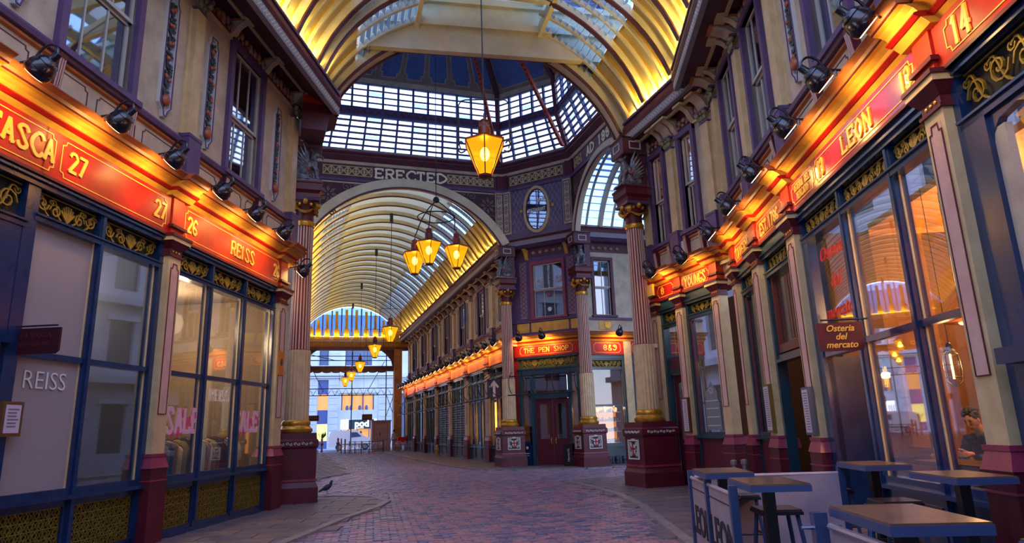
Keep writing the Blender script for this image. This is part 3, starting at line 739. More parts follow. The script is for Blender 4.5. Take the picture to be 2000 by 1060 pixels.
# ================================================================== shared facade pieces
NSTR = {'trim': 0, 'window': 1, 'door': 0}
def num(k): NSTR[k] += 1; return '%s_%d' % (k, NSTR[k])
def cornice(F, a0, a1, z0, zl, dl=.45, ends=(0, 0), breaks=(), m0=0, m1=0):
    """shop cornice: bed, torus, cove, lip over [a0,a1]; breaks = pilaster projections (centre, half width)"""
    h = zl-z0; t = thing(num('trim'), None, None, F(a0, 0, z0), kind='structure')
    def run(x0, x1, e, u0=0, u1=0):
        for nm, m, p in (('cornice_bed', COVE, [(-.1, 0), (.06+e, 0), (.1+e, h*.12), (.14+e, h*.22), (-.1, h*.22)]),
                         ('cornice_torus', RED, [(-.1, h*.22), (.16+e, h*.22), (.21+e, h*.3), (.2+e, h*.37), (.15+e, h*.42), (-.1, h*.42)]),
                         ('cornice_cove', COVE, [(-.1, h*.42), (.16+e, h*.42), (.2+e, h*.55), (.27+e, h*.66), (.33+e, h*.68), (-.1, h*.68)]),
                         ('cornice_fillet', MAROON, [(-.1, h*.68), (.345+e, h*.68), (.345+e, h*.73), (-.1, h*.73)]),
                         ('cornice_lip', LIP, [(-.1, h*.73), (.35+e, h*.73), (.37+e, h*.84), (dl+e, h*.97), (dl+e, h), (-.1, h+.03)])):
            MB(F).prof([(b, z0+c) for b, c in p], x0, x1, u0, u1).mk(nm, m, t)
    run(a0, a1, 0, m0, m1)
    for c, w in breaks: run(c-w, c+w, .13)
    return t
def pilaster(F, a0, a1, zf0, zp, label, group, d=.16, zd=1.38, front=None, redtop=True):
    c = (a0+a1)/2; w = (a1-a0)/2; t = thing('shop_pilaster', label, 'pilaster', F(c, 0, 0), group)
    zc = zf0-.38
    def bx(nm, m, e, z0, z1, z1e=None):
        if z1e is None: return MB(F).box(c-w-e, c+w+e, -.08, d+e, z0, z1).mk(nm, m, t)
        return MB(F).add([(c-w-e, -.2, z0), (c+w+e, -.2, z0), (c+w+e, d+e, z0), (c-w-e, d+e, z0), (c-w-z1e, -.2, z1), (c+w+z1e, -.2, z1), (c+w+z1e, d+z1e, z1), (c-w-z1e, d+z1e, z1)],
                         [(0, 3, 2, 1), (4, 5, 6, 7), (0, 1, 5, 4), (1, 2, 6, 5), (2, 3, 7, 6), (3, 0, 4, 7)]).mk(nm, m, t)
    ped = bx('pedestal', MAROON, .05, 0, zd-.42); bx('pedestal_bead', ROSE, .06, zd-.42, zd-.40)
    bx('pedestal', MAROON, .045, zd-.4, zd-.22); bx('pedestal_collar', ROSE, .065, zd-.22, zd-.17, .05); bx('pedestal_cove', ROSE, .05, zd-.17, zd-.05, .015); bx('pedestal_lip', ROSE, .03, zd-.05, zd)
    sh = bx('shaft', CREAMY, 0, zd, zc)
    pw = w*.62
    MB(F).box(c-pw, c+pw, d, d+.008, zd+.62, zc-.12).mk('inset_panel', PINKC, t)
    MB(F).rib([(c-pw, zd+.62), (c+pw, zd+.62), (c+pw, zc-.2), (c+pw*.6, zc-.2), (c+pw*.5, zc-.12), (c-pw*.5, zc-.12), (c-pw*.6, zc-.2), (c-pw, zc-.2)], .012, d+.005, d+.014, closed=True).mk('panel_line', MAROON, t)
    bx('necking_bead', MAROON, .03, zc, zc+.035); bx('necking', MAROON, .005, zc+.035, zc+.13)
    st = MB(F)
    for k in (-1, 0, 1): MB(F).blob((c+k*w*.5, d+.01, zc+.085), (.022, .012, .022), 6, 4).mk('necking_stud', GOLD, t)
    bx('capital', MAROON, .01, zc+.13, zc+.25, .09); bx('abacus', CREAMY, .1, zc+.25, zc+.32); bx('capital_top', MAROON, .12, zc+.32, zc+.37)
    if redtop:
        bx('frieze_block', ORED, .0, zc+.37, zf0+.12); bx('frieze_bead', MAROON, .045, zf0+.12, zf0+.17)
        bx('frieze_block', ORED, -.01, zf0+.17, zp)
    return t
def scroll_panel(F, a0, a1, z0, z1, d, parent, m=OGOLD, name='scroll_grille'):
    mb = MB(F); L = a1-a0; H = z1-z0; c = (a0+a1)/2
    mb.box(a0, a1, d, d+.02, z0, z0+.018).box(a0, a1, d, d+.02, z1-.018, z1)
    w = .020
    for k in range(-3, 4):      # anthemion
        t = pi/2+k*.36; mb.rib([(c, z0+H*.12), (c+H*.30*cos(t), z0+H*.3+H*.25*sin(t)), (c+H*.42*cos(t), z0+H*.32+H*.52*sin(t))], w*1.4, d, d+.025)
    for sg in (1, -1):
        n = max(1, int(L/2/(H*.75))); st = (L/2-H*.3)/n
        for k in range(n):
            x = c+sg*(H*.45+st*(k+.35)); r = min(H*.33, st*.5)
            up = k % 2 == 0
            mb.rib(spiral(x, z0+H*(.42 if up else .58), r, 0 if up else pi, 1.5, sg, 14), w, d, d+.025)
            mb.rib(catmull([(x-sg*r*1.1, z0+H*.12), (x-sg*r*.4, z0+H*.3), (x+sg*r*.2, z0+H*.85), (x+sg*r*.9, z0+H*.8)], 3), w, d, d+.025)
            mb.rib(spiral(x+sg*r*.9, z0+H*.78, r*.4, pi, 1.1, sg, 8), w*.8, d, d+.025)
    return mb.mk(name, m, parent)
def lattice_grille(F, a0, a1, z0, z1, d, parent, m=OGOLD):
    mb = MB(F); n = max(2, int((a1-a0)/.085)); r = max(2, int((z1-z0)/.11)); sa, sz = (a1-a0)/n, (z1-z0)/r
    for k in range(n+1): mb.rib([(a0+k*sa, z0), (a0+k*sa, z1)], .01, d, d+.015)
    for j in range(r+1): mb.rib([(a0, z0+j*sz), (a1, z0+j*sz)], .014, d, d+.018)
    for k in range(n):
        for j in range(r):
            x, z = a0+(k+.5)*sa, z0+(j+.5)*sz
            if (k+j) % 2: mb.rib([(x, z-sz*.42), (x+sa*.42, z), (x, z+sz*.42), (x-sa*.42, z)], .012, d, d+.018, closed=True)
            else: mb.rib([(x-sa*.4, z-sz*.4), (x+sa*.4, z+sz*.4)], .01, d, d+.014); mb.rib([(x-sa*.4, z+sz*.4), (x+sa*.4, z-sz*.4)], .01, d, d+.014)
    return mb.mk('lattice_grille', m, parent)
def signboard(F, a0, a1, z0, z1, sg, texts, root, m=RED, panels=None, d=.12, lh=.2):
    sb = MB(F).box(a0, a1, -.1, d, z0, z1).mk('signboard', m, root)
    MB(F).box(a0, a1, -.1, d+.02, z0-.04, z0).mk('signboard_bead', MAROON, root)
    for p0, p1 in (panels or [(a0+.08, a1-.08)]):
        MB(F).rib(cutrect(p0, p1, z0+.07, z1-.07, .07), .014, d, d+.006, closed=True).mk('gold_border', GOLDLINE, sb)
    for tx, a, z, h, *o in texts:
        slab(MB(F), tx, a, z, h, d, d+.015, sg=sg, wt=.17, fit=(o[0] if o else None)).mk('lettering', GOLDLINE, sb)
    return sb
def shopfront(F, a0, a1, mull, label, fm=NAVY, zs=.91, zm=2.7, zt=4.44, zh=4.83, zf0=5.0, zf1=5.65, sg=1, texts=(), panels=None, sm=RED, doors=(), glass=None, group=None, grille=True, base='lattice', nosign=False):
    """a0..a1 opening between pilasters, mull = mullion centres; doors = set of bay indexes that run to the ground"""
    t = thing('shopfront', label, 'shopfront', F((a0+a1)/2, 0, 0), group)
    MB(F).box(a0, a0+.1, -.12, .06, 0, zf0-.04).mk('frame_post', fm, t); MB(F).box(a1-.1, a1, -.12, .06, 0, zf0-.04).mk('frame_post', fm, t)
    MB(F).box(a0, a1, -.12, .09, zh, zf0-.04).mk('head_rail', fm, t); MB(F).box(a0, a1, -.1, .13, zh+.07, zh+.1).mk('head_moulding', fm, t)
    xs = [a0+.1]+list(mull)+[a1-.1]
    for x in mull:
        MB(F).prof([(-.12, 0)], 0, 0) if 0 else None
        MB(F).box(x-.055, x+.055, -.1, .05, 0, zh).box(x-.03, x+.03, .05, .075, .2, zh).mk('mullion', fm, t)
    MB(F).box(a0+.05, a1-.05, -.1, .07, zt-.05, zt+.02).box(a0+.05, a1-.05, -.1, .1, zt+.02, zt+.045).mk('transom', fm, t)
    nb = len(xs)-1
    for i in range(nb):
        x0 = xs[i]+(.055 if i else 0); x1 = xs[i+1]-(.055 if i < nb-1 else 0)
        if grille:
            MB(F).box(x0, x1, -.08, -.06, zt, zh).mk('grille_backing', DARKREC, t)
            scroll_panel(F, x0+.03, x1-.03, zt+.06, zh-.02, -.03, t)
        g = (glass or {}).get(i, GLASS)
        if i in doors: continue
        if zm:
            MB(F).box(x0, x1, -.06, .03, zm-.04, zm+.04).mk('glazing_bar', fm, t)
            pr = ((zs+.1, zm-.04), (zm+.04, zt-.05))
        else: pr = ((zs+.1, zt-.05),)
        for z0, z1 in pr:
            MB(F).box(x0, x1, -.035, -.028, z0, z1).mk('pane', g, t)
            MB(F).box(x0, x0+.02, -.03, -.01, z0, z1).mk('glazing_bead', CREAMY, t); MB(F).box(x1-.02, x1, -.03, -.01, z0, z1).mk('glazing_bead', CREAMY, t)
        MB(F).box(x0, x1, -.1, .04, zs+.0, zs+.1).mk('window_rail', fm, t)
        MB(F).box(x0-.055, x1+.055, -.1, .13, zs-.04, zs+.01).mk('sill', fm, t)
        if base == 'lattice':
            MB(F).box(x0, x1, -.1, -.07, .1, zs-.04).mk('riser_backing', DARKREC, t)
            MB(F).box(x0, x1, -.08, .03, .1, .16).box(x0, x1, -.08, .03, zs-.13, zs-.04).box(x0, x0+.05, -.08, .03, .1, zs-.04).box(x1-.05, x1, -.08, .03, .1, zs-.04).mk('riser_frame', fm, t)
            lattice_grille(F, x0+.06, x1-.06, .17, zs-.14, -.02, t)
        else: MB(F).box(x0, x1, -.1, .02, .1, zs-.04).box(x0+.1, x1-.1, .02, .035, .2, zs-.15).mk('riser_panel', base, t)
        MB(F).box(x0-.05, x1+.05, -.1, .07, 0, .1).mk('plinth', fm, t)
    if not nosign: signboard(F, a0-.02, a1+.02, zf0, zf1, sg, texts, t, sm, panels)
    return t
def fruit_panel(F, a, z0, z1, w, parent, d=0):
    c = [(a-w*.5, z0+.2), (a-w*.5, z1-.2), (a-w*.3, z1-.1), (a-w*.3, z1), (a+w*.3, z1), (a+w*.3, z1-.1), (a+w*.5, z1-.2), (a+w*.5, z0+.2), (a+w*.2, z0+.1), (a+w*.1, z0), (a-w*.1, z0), (a-w*.2, z0+.1)]
    p = MB(F).poly(c, d, d+.02).mk('relief_panel', mat('panel_blue_grey', 'a9b2c8', .6, col2='8f99b4', scale=5), parent)
    MB(F).rib(c, .05, d, d+.06, closed=True).mk('panel_frame', STONEW, p); MB(F).rib(c, .02, d, d+.075, closed=True).mk('panel_edge', PURPLE, p)
    lv = MB(F); fr = MB(F); rnd = random.Random(int(a*100)); H = z1-z0
    lv.rib([(a, z0+.15), (a+.01, z1-.12)], .015, d+.02, d+.04)
    k = 0; z = z0+.28
    while z < z1-.18:
        for sg in (-1, 1):
            t = rnd.uniform(-.2, 1.3); r = rnd.uniform(.08, .13)
            x1, z1_ = a+sg*r*cos(t), z+r*sin(t); mx, mz = (a+x1)/2, (z+z1_)/2; px, pz = -sg*sin(t)*.03, cos(t)*.03
            lv.poly([(a, z), (mx+px, mz+pz), (x1, z1_), (mx-px, mz-pz)], d+.03, d+.06)
        if k % 6 == 2:
            for _ in range(2): fr.blob((a+rnd.uniform(-.06, .06), d+.06, z+rnd.uniform(-.04, .04)), (.04, .035, .045), 7, 5)
        z += .055; k += 1
    fr.blob((a, d+.06, z0+.3), (.09, .07, .11), 10, 7)
    lv.mk('leaf_garland', mat('relief_leaf', '3c4a4c', .5, col2='2a3436', scale=9), p); fr.mk('fruit', mat('relief_fruit', 'b4573a', .4, col2='8a4a2a', scale=8), p, smooth=True)
def console(F, a, w, d0, d1, z0, z1, parent, m=CREAM, name='console_bracket'):
    h = z1-z0; p = []
    for i in range(9):
        t = i/8; p.append((d0+(d1-d0)*(t**1.5*.9+.08*sin(t*pi*2)+.1), z0+h*.85*t))
    p = [(d0, z0)]+p+[(d1, z0+h*.85), (d1, z1), (d0, z1)]
    o = MB(F).prof(p, a-w/2, a+w/2).mk(name, m, parent)
    MB(F).box(a-w/2-.02, a+w/2+.02, d0, d1+.03, z1-.05, z1).mk('bracket_cap', LIP if m is CREAM else MAROON, o)
    sd = MB(F)
    for s_ in (-1, 1):
        x = a+s_*w/2; q = [(x, d0+(b-d0)*.8+.01, z0+(c-z0)*.86+.04) for b, c in p[1:]]; sd.tube(q, .006, 4)
    sd.mk('bracket_outline', PLUM, o)
    return o
def capital_small(F, a, w, d, z0, z1, parent):
    mb = MB(F); h = z1-z0
    mb.box(a-w*.5, a+w*.5, 0, d+.0, z0, z0+h*.15).box(a-w*.62, a+w*.62, 0, d+.08, z1-h*.15, z1)
    mb.mk('pilaster_capital', PURPLE, parent)
    lf = MB(F)
    for k in (-1, 0, 1):
        lf.blob((a+k*w*.32, d+.03, z0+h*.38), (w*.16, .05, h*.24), 6, 4)
    for sg in (-1, 1):
        lf.blob((a+sg*w*.45, d+.05, z0+h*.7), (w*.2, .07, h*.18), 8, 5)
    lf.blob((a, d+.05, z0+h*.72), (w*.14, .05, h*.14), 6, 4)
    lf.mk('capital_leaves', mat('capital_olive', '8d8a62', .5, col2='6a6b52', scale=9), parent, smooth=True)
def wallholes(F, a0, a1, z0, z1, holes, name, m, th=.3):
    mb = MB(F); xs = sorted({a0, a1, *[h[0] for h in holes], *[h[1] for h in holes]})
    for x0, x1 in zip(xs, xs[1:]):
        hs = sorted([(h[2], h[3]) for h in holes if h[0] <= x0+1e-6 and h[1] >= x1-1e-6]); z = z0
        for h0, h1 in hs:
            if h0 > z: mb.box(x0, x1, -th, 0, z, h0)
            z = h1
        if z < z1: mb.box(x0, x1, -th, 0, z, z1)
    return mb.mk(name, m, kind='structure')
CURT = mat('net_curtain', '8f8c94', .8)
def sash(F, a0, a1, z0, z1, zr, warm=None, cols=3, frame=PURPLE, flip=1, rows=1, lit=False):
    t = thing(num('window'), None, None, F((a0+a1)/2, 0, z0), kind='structure')
    w = .13
    MB(F).box(a0-w, a0, -.12, .09, z0, z1+.12).mk('window_frame', frame, t); MB(F).box(a1, a1+w, -.12, .09, z0, z1+.12).mk('window_frame', frame, t)
    MB(F).box(a0-w, a1+w, -.12, .1, z1, z1+.14).mk('window_head', frame, t)
    MB(F).box(a0-w-.06, a1+w+.06, -.12, .16, z0-.09, z0).mk('window_sill', frame, t)
    SW = mat('sash_paint', 'bdb7ad', .5)
    for z_0, z_1, d in ((z0, zr, -.1), (zr, z1, -.05)):
        f = MB(F); f.box(a0, a0+.05, d-.03, d+.02, z_0, z_1).box(a1-.05, a1, d-.03, d+.02, z_0, z_1).box(a0, a1, d-.03, d+.025, z_0, z_0+.06).box(a0, a1, d-.03, d+.02, z_1-.05, z_1)
        f.mk('sash_frame', SW, t)
        for k in range(1, cols): x = a0+(a1-a0)*k/cols; MB(F).box(x-.014, x+.014, d-.02, d+.012, z_0, z_1).mk('glazing_bar', SW, t)
        for k in range(cols):
            x0, x1 = a0+(a1-a0)*k/cols, a0+(a1-a0)*(k+1)/cols
            MB(F).box(x0, x1, d-.008, d-.004, z_0, z_1).mk('pane', WGLASS, t)
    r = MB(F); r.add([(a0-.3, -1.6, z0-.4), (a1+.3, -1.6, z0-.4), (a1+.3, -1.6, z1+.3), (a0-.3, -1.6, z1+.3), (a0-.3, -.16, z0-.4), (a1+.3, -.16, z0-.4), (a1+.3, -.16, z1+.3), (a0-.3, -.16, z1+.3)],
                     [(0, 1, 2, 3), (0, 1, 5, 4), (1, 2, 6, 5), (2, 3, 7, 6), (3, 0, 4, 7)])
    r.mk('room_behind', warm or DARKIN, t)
    if lit: 
        p = F((a0+a1)/2, -1.0, z1-.2); light('room_lamp', 'POINT', p, 28, (1, .55, .22), t, size=.1)
    return t
WARMROOM = mat('lit_room_paint', 'c98a48', .8)
def upper(F, nm, a0, a1, zb, zs, zwt, zfr, zsoff, dg, wins, pils, panels, sgt=1, d0=0, corb=True, litset=(), zlat=9.6, consoles=True, panz=None, zr=None, m0=0, m1=0, detail=True):
    """first floor: wall, sill zone, windows (a0,a1), pilasters (centre), relief panels (centre), frieze, brackets, gutter"""
    zr = zr or (zs+zwt)/2-.1
    G = (lambda s, d, z: F(s, d+d0, z))
    wall = wallholes(G, a0, a1, zb-.3, zsoff+.35, [(w0, w1, zs, zwt) for w0, w1 in wins], nm, CREAM)
    for i, (w0, w1) in enumerate(wins): sash(G, w0, w1, zs, zwt, zr, warm=(WARMROOM if i in litset else None), lit=i in litset)
    MB(G).prof([(0, zs-.16), (.1, zs-.14), (.12, zs-.08), (.06, zs), (0, zs+.02)], a0, a1, m0, m1).mk('sill_course', PURPLE, wall)
    MB(G).prof([(0, zs-.22), (.05, zs-.2), (.05, zs-.16), (0, zs-.16)], a0, a1, m0, m1).mk('sill_bead', LIP, wall)
    edges = sorted([a0+.05]+[p for p in pils]+[a1-.05])
    for e0, e1 in zip(edges, edges[1:]):
        if e1-e0 < .5: continue
        n = max(1, round((e1-e0)/1.2)); 
        for k in range(n):
            x0, x1 = e0+.3+(e1-e0-.4)*k/n, e0+.1+(e1-e0-.4)*(k+1)/n
            MB(G).rib(cutrect(x0, x1, zb+.08, zs-.28, .06), .014, 0, .008, closed=True).mk('spandrel_line', PLUM, wall)
    if corb:
        for w0, w1 in wins:
            for x in (w0-.06, w1+.06):
                c = MB(G); c.prof([(0, zb+.02), (.06, zb+.05), (.14, zs-.12), (0, zs-.1)], x-.07, x+.07); 
                o = c.mk('sill_corbel', MAROON, wall)
                f = MB(G)
                for q in (-.04, 0, .04): f.prof([(.05, zb+.06), (.075, zb+.06), (.145, zs-.2), (.12, zs-.2)], x+q-.008, x+q+.008)
                f.mk('corbel_flutes', PINKC, o)
    for p in pils:
        MB(G).box(p-.2, p+.2, 0, .2, zb-.1, zs+.02).mk('pilaster_base', ROSE if 0 else PURPLE, wall)
        MB(G).box(p-.21, p+.21, 0, .21, zs+.02, zs+.08).mk('base_moulding', PURPLE, wall)
        MB(G).box(p-.15, p+.15, 0, .12, zs+.08, zfr-.32).box(p-.24, p+.24, 0, .04, zs+.08, zfr-.32).mk('upper_pilaster', PINKC if 0 else CREAMY, wall)
        capital_small(G, p, .34, .12, zfr-.32, zfr+.02, wall)
        if consoles: console(G, p, .34, 0, .55 if dg > .8 else .4, zfr+.02, zsoff+.02, wall)
    pz = panz or (zs+.28, zwt-.1)
    for p in panels:
        if detail: fruit_panel(G, p, pz[0], pz[1], .3, wall)
        else: MB(G).rib(cutrect(p-.13, p+.13, pz[0], pz[1], .06), .04, 0, .03, closed=True).mk('relief_panel', mat('relief_dull', '5a6069', .6), wall)
    # frieze
    MB(G).box(a0, a1, 0, .05, zfr-.06, zfr).mk('frieze_bead', CREAMY, wall)
    MB(G).box(a0, a1, 0, .03, zfr, zsoff+.08).box(a0, a1, 0, .4, zsoff+.08, zsoff+.14).mk('frieze', PLUM, wall)
    rl = MB(G); rnd = random.Random(5); x = a0+.2
    while x < a1-.2:
        if all(abs(x-p) > .25 for p in pils):
            rl.blob((x, .06, (zfr+zsoff)/2+rnd.uniform(-.04, .04)), (rnd.uniform(.05, .09), .06, rnd.uniform(.06, .12)), 7, 5)
            rl.blob((x+.08, .05, zfr+.1), (.05, .04, .05), 6, 4)
        x += .2 if detail else .34
    rl.mk('frieze_relief', mat('frieze_relief_buff', '9a8a78', .5, col2='8a3c2c', scale=4), wall, smooth=True)
    for w0, w1 in wins:
        for x in (w0-.12, w1+.12): console(G, x, .16, 0, .38, zfr, zsoff+.02, wall, name='small_bracket')
    MB(G).box(a0, a1, .28, .35, zsoff-.02, zsoff+.06).mk('soffit_band', CREAMY, wall)
    for q in [w0-.12 for w0, w1 in wins]+[w1+.12 for w0, w1 in wins]+list(pils): MB(G).box(q-.16, q+.16, .35, .5, zsoff-.04, zsoff+.02).mk('soffit_band_break', CREAMY, wall)
    t = thing(num('trim'), None, None, G(a0, 0, zsoff), kind='structure')
    MB(G).prof([(.33, zsoff+.03), (dg-.06, zlat+.06), (dg-.06, zlat+.12), (.33, zsoff+.12)], a0, a1, m0, m1).mk('soffit', PLUM, t)
    MB(G).prof([(dg-.12, zlat), (dg, zlat), (dg, zlat+.24), (dg-.12, zlat+.24)], a0, a1, m0, m1).mk('lattice_fascia', STONEW if 0 else mat('lattice_grey', '8c8790', .6), t)
    lm = MB(G); n = int((a1-a0)/.12)
    for k in range(n):
        x = a0+(k+.5)*(a1-a0)/n; lm.rib([(x-.05, zlat+.12), (x, zlat+.19), (x+.05, zlat+.12), (x, zlat+.05)], .014, dg, dg+.01, closed=True)
    lm.mk('lattice_pattern', STONEW, t, kind='stuff')
    MB(G).prof([(dg-.2, zlat+.24), (dg+.01, zlat+.24), (dg+.05, zlat+.32), (dg+.04, zlat+.44), (dg-.02, zlat+.56), (.3, max(zlat+.62, zsoff+.22)), (.3, max(zlat+.3, zsoff+.13))], a0, a1, m0, m1).mk('gutter_moulding', PLUM if 0 else MAROON, t)
    MB(G).prof([(dg-.03, zlat+.56), (dg+.03, zlat+.56), (dg+.03, zlat+.63), (dg-.03, zlat+.66)], a0, a1, m0, m1).mk('gutter_edge', PURPLE, t)
    return wall

# ================================================================== left wall of the near street
LF0, LF1, LLIP = 5.0, 5.66, 6.02
upper(LW, 'wall_left', 2.0, 15.35, 6.05, 6.88, 9.72, 9.86, 10.22, 1.15, [(3.2, 4.5), (7.55, 8.95), (12.0, 13.3)], [5.9, 10.6, 15.1], [6.75, 9.85, 11.2, 14.2, 5.0], zlat=9.68, zr=8.2, panz=(7.02, 9.36))
MB(LW).box(2.0, 15.35, -.3, -.28+.2, 4.9, 6.1).mk('wall_left_band', CREAM, kind='structure')
cornice(LW, 2.0, 15.4, LF1, LLIP, breaks=((6.05, .3), (10.37, .3), (14.76, .32)))
pilaster(LW, 10.2, 10.54, LF0, LF1, 'cream shop pilaster between the shopfronts numbered 27 and 26', 'pilasters along the left shops')
pilaster(LW, 14.56, 14.95, LF0, LF1, 'cream shop pilaster beside the left fluted column, with small orange notice', 'pilasters along the left shops')
shopfront(LW, 7.42, 10.2, (8.72,), 'navy framed shopfront under the red sign numbered 27, left pane frosted', texts=(('27', 8.0, 5.2, .26, .3), ('27', 9.9, 5.2, .26, .28)), panels=((7.7, 10.06),), glass={0: FROST}, sm=RED)
shopfront(LW, 10.54, 14.56, (11.78, 13.12), 'navy framed three-bay shopfront under the red sign numbered 26', texts=(('26', 10.85, 5.2, .26, .28), ('REISS', 12.75, 5.2, .26, .95), ('26', 14.36, 5.2, .26, .26)), panels=((10.62, 14.5),), sm=ORED)
ld = shopfront(LW, 4.6, 7.42, (), 'dark navy shop doorway at the left edge, under the cut-off red sign', zs=.4, zm=None, zt=4.3, texts=(('TASCA', 7.05, 5.2, .28, 1.0),), panels=((4.7, 7.58),), base=NAVY, glass={0: glassmat('dark_door_glass', '503030', refl=.2)})
MB(LW).poly([(7.32, 2.9), (6.9, 2.95), (6.6, 3.3), (6.6, 4.0), (6.75, 4.22), (4.6, 4.22), (4.6, 4.25), (7.32, 4.25)], .0, .05).mk('shaped_frame', NAVY, ld)
MB(LW).box(6.3, 7.34, -.02, .12, 2.78, 2.9).mk('door_transom', NAVY, ld)
btext('script_lettering', 'La Tasca', LW, 6.55, 3.75, .42, .01, 1, mat('neon_red_letters', 'd8281c', .4, emit='e02818', es=.8), ld, align='RIGHT', shear=.35)
btext('window_lettering', 'restaurant', LW, 6.7, 3.32, .14, .01, 1, LETWHITE, ld, align='RIGHT')
MB(LW).box(14.62, 14.88, .16, .19, 2.95, 3.5).mk('orange_notice', mat('orange_notice_card', 'cc7a1e', .5), None, label='small orange notice fixed on the cream pilaster beside the left column', cat='notice')
fs = MB(LW); fs.blob((14.75, .195, 3.25), (.07, .01, .08), 10, 6); o = fs.mk('notice_emblem', NAVY, bpy.data.objects['orange_notice'])

# ================================================================== right walls of the near street
RF0, RF1, RLIP = 4.94, 5.42, 5.76
KS = 15.1
upper(RW, 'wall_right', 2.0, KS, 5.8, 6.55, 9.3, 9.36, 9.62, .9, [(4.9, 5.9), (7.85, 9.0), (11.1, 12.1), (13.15, 14.15)], [6.7, 10.45, 12.62, 14.72], [7.3, 9.7], zlat=9.58, zr=8.0, panz=(6.75, 9.1), litset=())
upper(BW, 'wall_right_return', 12.45, 15.95, 5.5, 6.38, 8.92, 9.1, 9.5, .6, [(13.42, 13.98), (14.9, 15.5)], [12.75, 14.42, 15.85], [], zlat=9.58, zr=7.6, litset=(0, 1))
MB(RW).box(2, KS, -.3, -.1, 4.85, 5.9).mk('wall_right_band', CREAM, kind='structure'); MB(BW).box(12.45, 16, -.3, -.1, 4.7, 5.6).mk('wall_return_band', CREAM, kind='structure')
cornice(RG, 2.0, KS-.1, RF1, RLIP, breaks=((6.47, .3), (10.96, .32), (13.1, .34), (14.8, .3)))
cornice(BW, 12.5, 16.0, 5.28, 5.56, breaks=((13.03, .28), (14.63, .3), (15.85, .2)))
pg = 'cream pilasters along the right shops'
pilaster(RG, 6.30, 6.64, RF0, RF1, 'nearest cream shop pilaster on the right, between the signs 14 and 13', pg, zd=1.31)
pilaster(RG, 10.76, 11.16, RF0, RF1, 'cream shop pilaster between the two-line gold lettered sign and the EST. 1786 sign', pg, zd=1.3)
pilaster(RG, 12.86, 13.34, RF0, RF1, 'cream shop pilaster between the EST. 1786 sign and the TAVERN sign', pg, zd=1.3)
pilaster(RG, 14.62, 14.95, RF0, RF1, 'cream shop pilaster just before the bend of the right wall', pg, zd=1.3)
pilaster(BG, 12.88, 13.18, 4.86, 5.3, 'cream shop pilaster just past the bend of the right wall', pg, zd=1.3)
pilaster(BG, 14.47, 14.8, 4.86, 5.3, 'cream shop pilaster beside the narrow red door near the column', pg, zd=1.28)
pilaster(BG, 15.72, 16.05, 4.86, 5.3, 'narrow maroon-backed pilaster right behind the near right fluted column', pg, zd=1.6)
s13 = shopfront(RG, 6.64, 10.76, (7.70, 9.17), 'navy shopfront under the sign numbered 13, with orange-lit interior', zs=.76, zm=2.59, zt=4.40, zh=4.72, zf0=RF0, zf1=RF1, sg=-1, sm=mat('violet_red_sign', '9a2030', .22, col2='7c2038', scale=3, coat=.6),
    texts=(('LEON', 8.2, 5.06, .24, .85), ('13', 9.42, 5.06, .24, .2), ('13', 6.9, 5.06, .24, .2), ('OSTERIA DEL', 10.2, 5.2, .11, .66), ('MERCATO', 10.2, 5.05, .11, .5)), panels=((6.72, 9.65), (9.72, 10.68)), doors=(2,), base=NAVY, glass={0: CLEARG, 1: glassmat('mid_shop_glass', refl=.15, blend=.5)})
shopfront(RG, 2.4, 6.30, (), 'dark navy shopfront at the right edge under the sign numbered 14', zs=1.0, zm=None, zt=4.3, zf0=RF0, zf1=RF1, sg=-1, texts=(('14', 5.85, 5.04, .27, .26),), panels=((3.0, 6.1),), base=NAVY)
sd_ = MB(RW); sd_.box(5.75, 6.12, 0, .08, 3.0, 4.25).mk('quarter_post', NAVY, bpy.data.objects['shopfront'] if 0 else s13) if 0 else None
e17 = shopfront(RG, 11.16, 12.86, (), 'teal framed doorway bay under the EST. 1786 sign', fm=TEAL, zs=.9, zm=2.62, zt=4.3, zh=4.62, zf0=RF0, zf1=RF1, sg=-1, texts=(('EST.1786', 12.0, 5.05, .23, 1.1),), doors=(0,), base=MAROON)
tav = shopfront(RG, 13.34, 14.62, (), 'teal framed window bay under the TAVERN sign', fm=TEAL, zs=1.25, zm=None, zt=4.3, zh=4.62, zf0=RF0, zf1=RF1, sg=-1, texts=(('TAVERN', 13.98, 5.05, .23, .98),), base=MAROON)
you = shopfront(BG, 13.18, 14.47, (), 'teal framed etched window bay just past the bend of the right wall', fm=TEAL, zs=1.25, zm=None, zt=4.2, zh=4.52, zf0=4.86, zf1=5.3, sg=-1, texts=(('YOUNGS', 13.83, 4.96, .23, .9),), base=MAROON)
red = shopfront(BG, 14.8, 15.72, (), 'narrow teal doorway bay with dark red door beside the near right column', fm=TEAL, zs=.9, zm=2.9, zt=4.15, zh=4.5, zf0=4.86, zf1=5.3, sg=-1, texts=(('8', 15.4, 5.0, .18),), doors=(0,), base=MAROON)
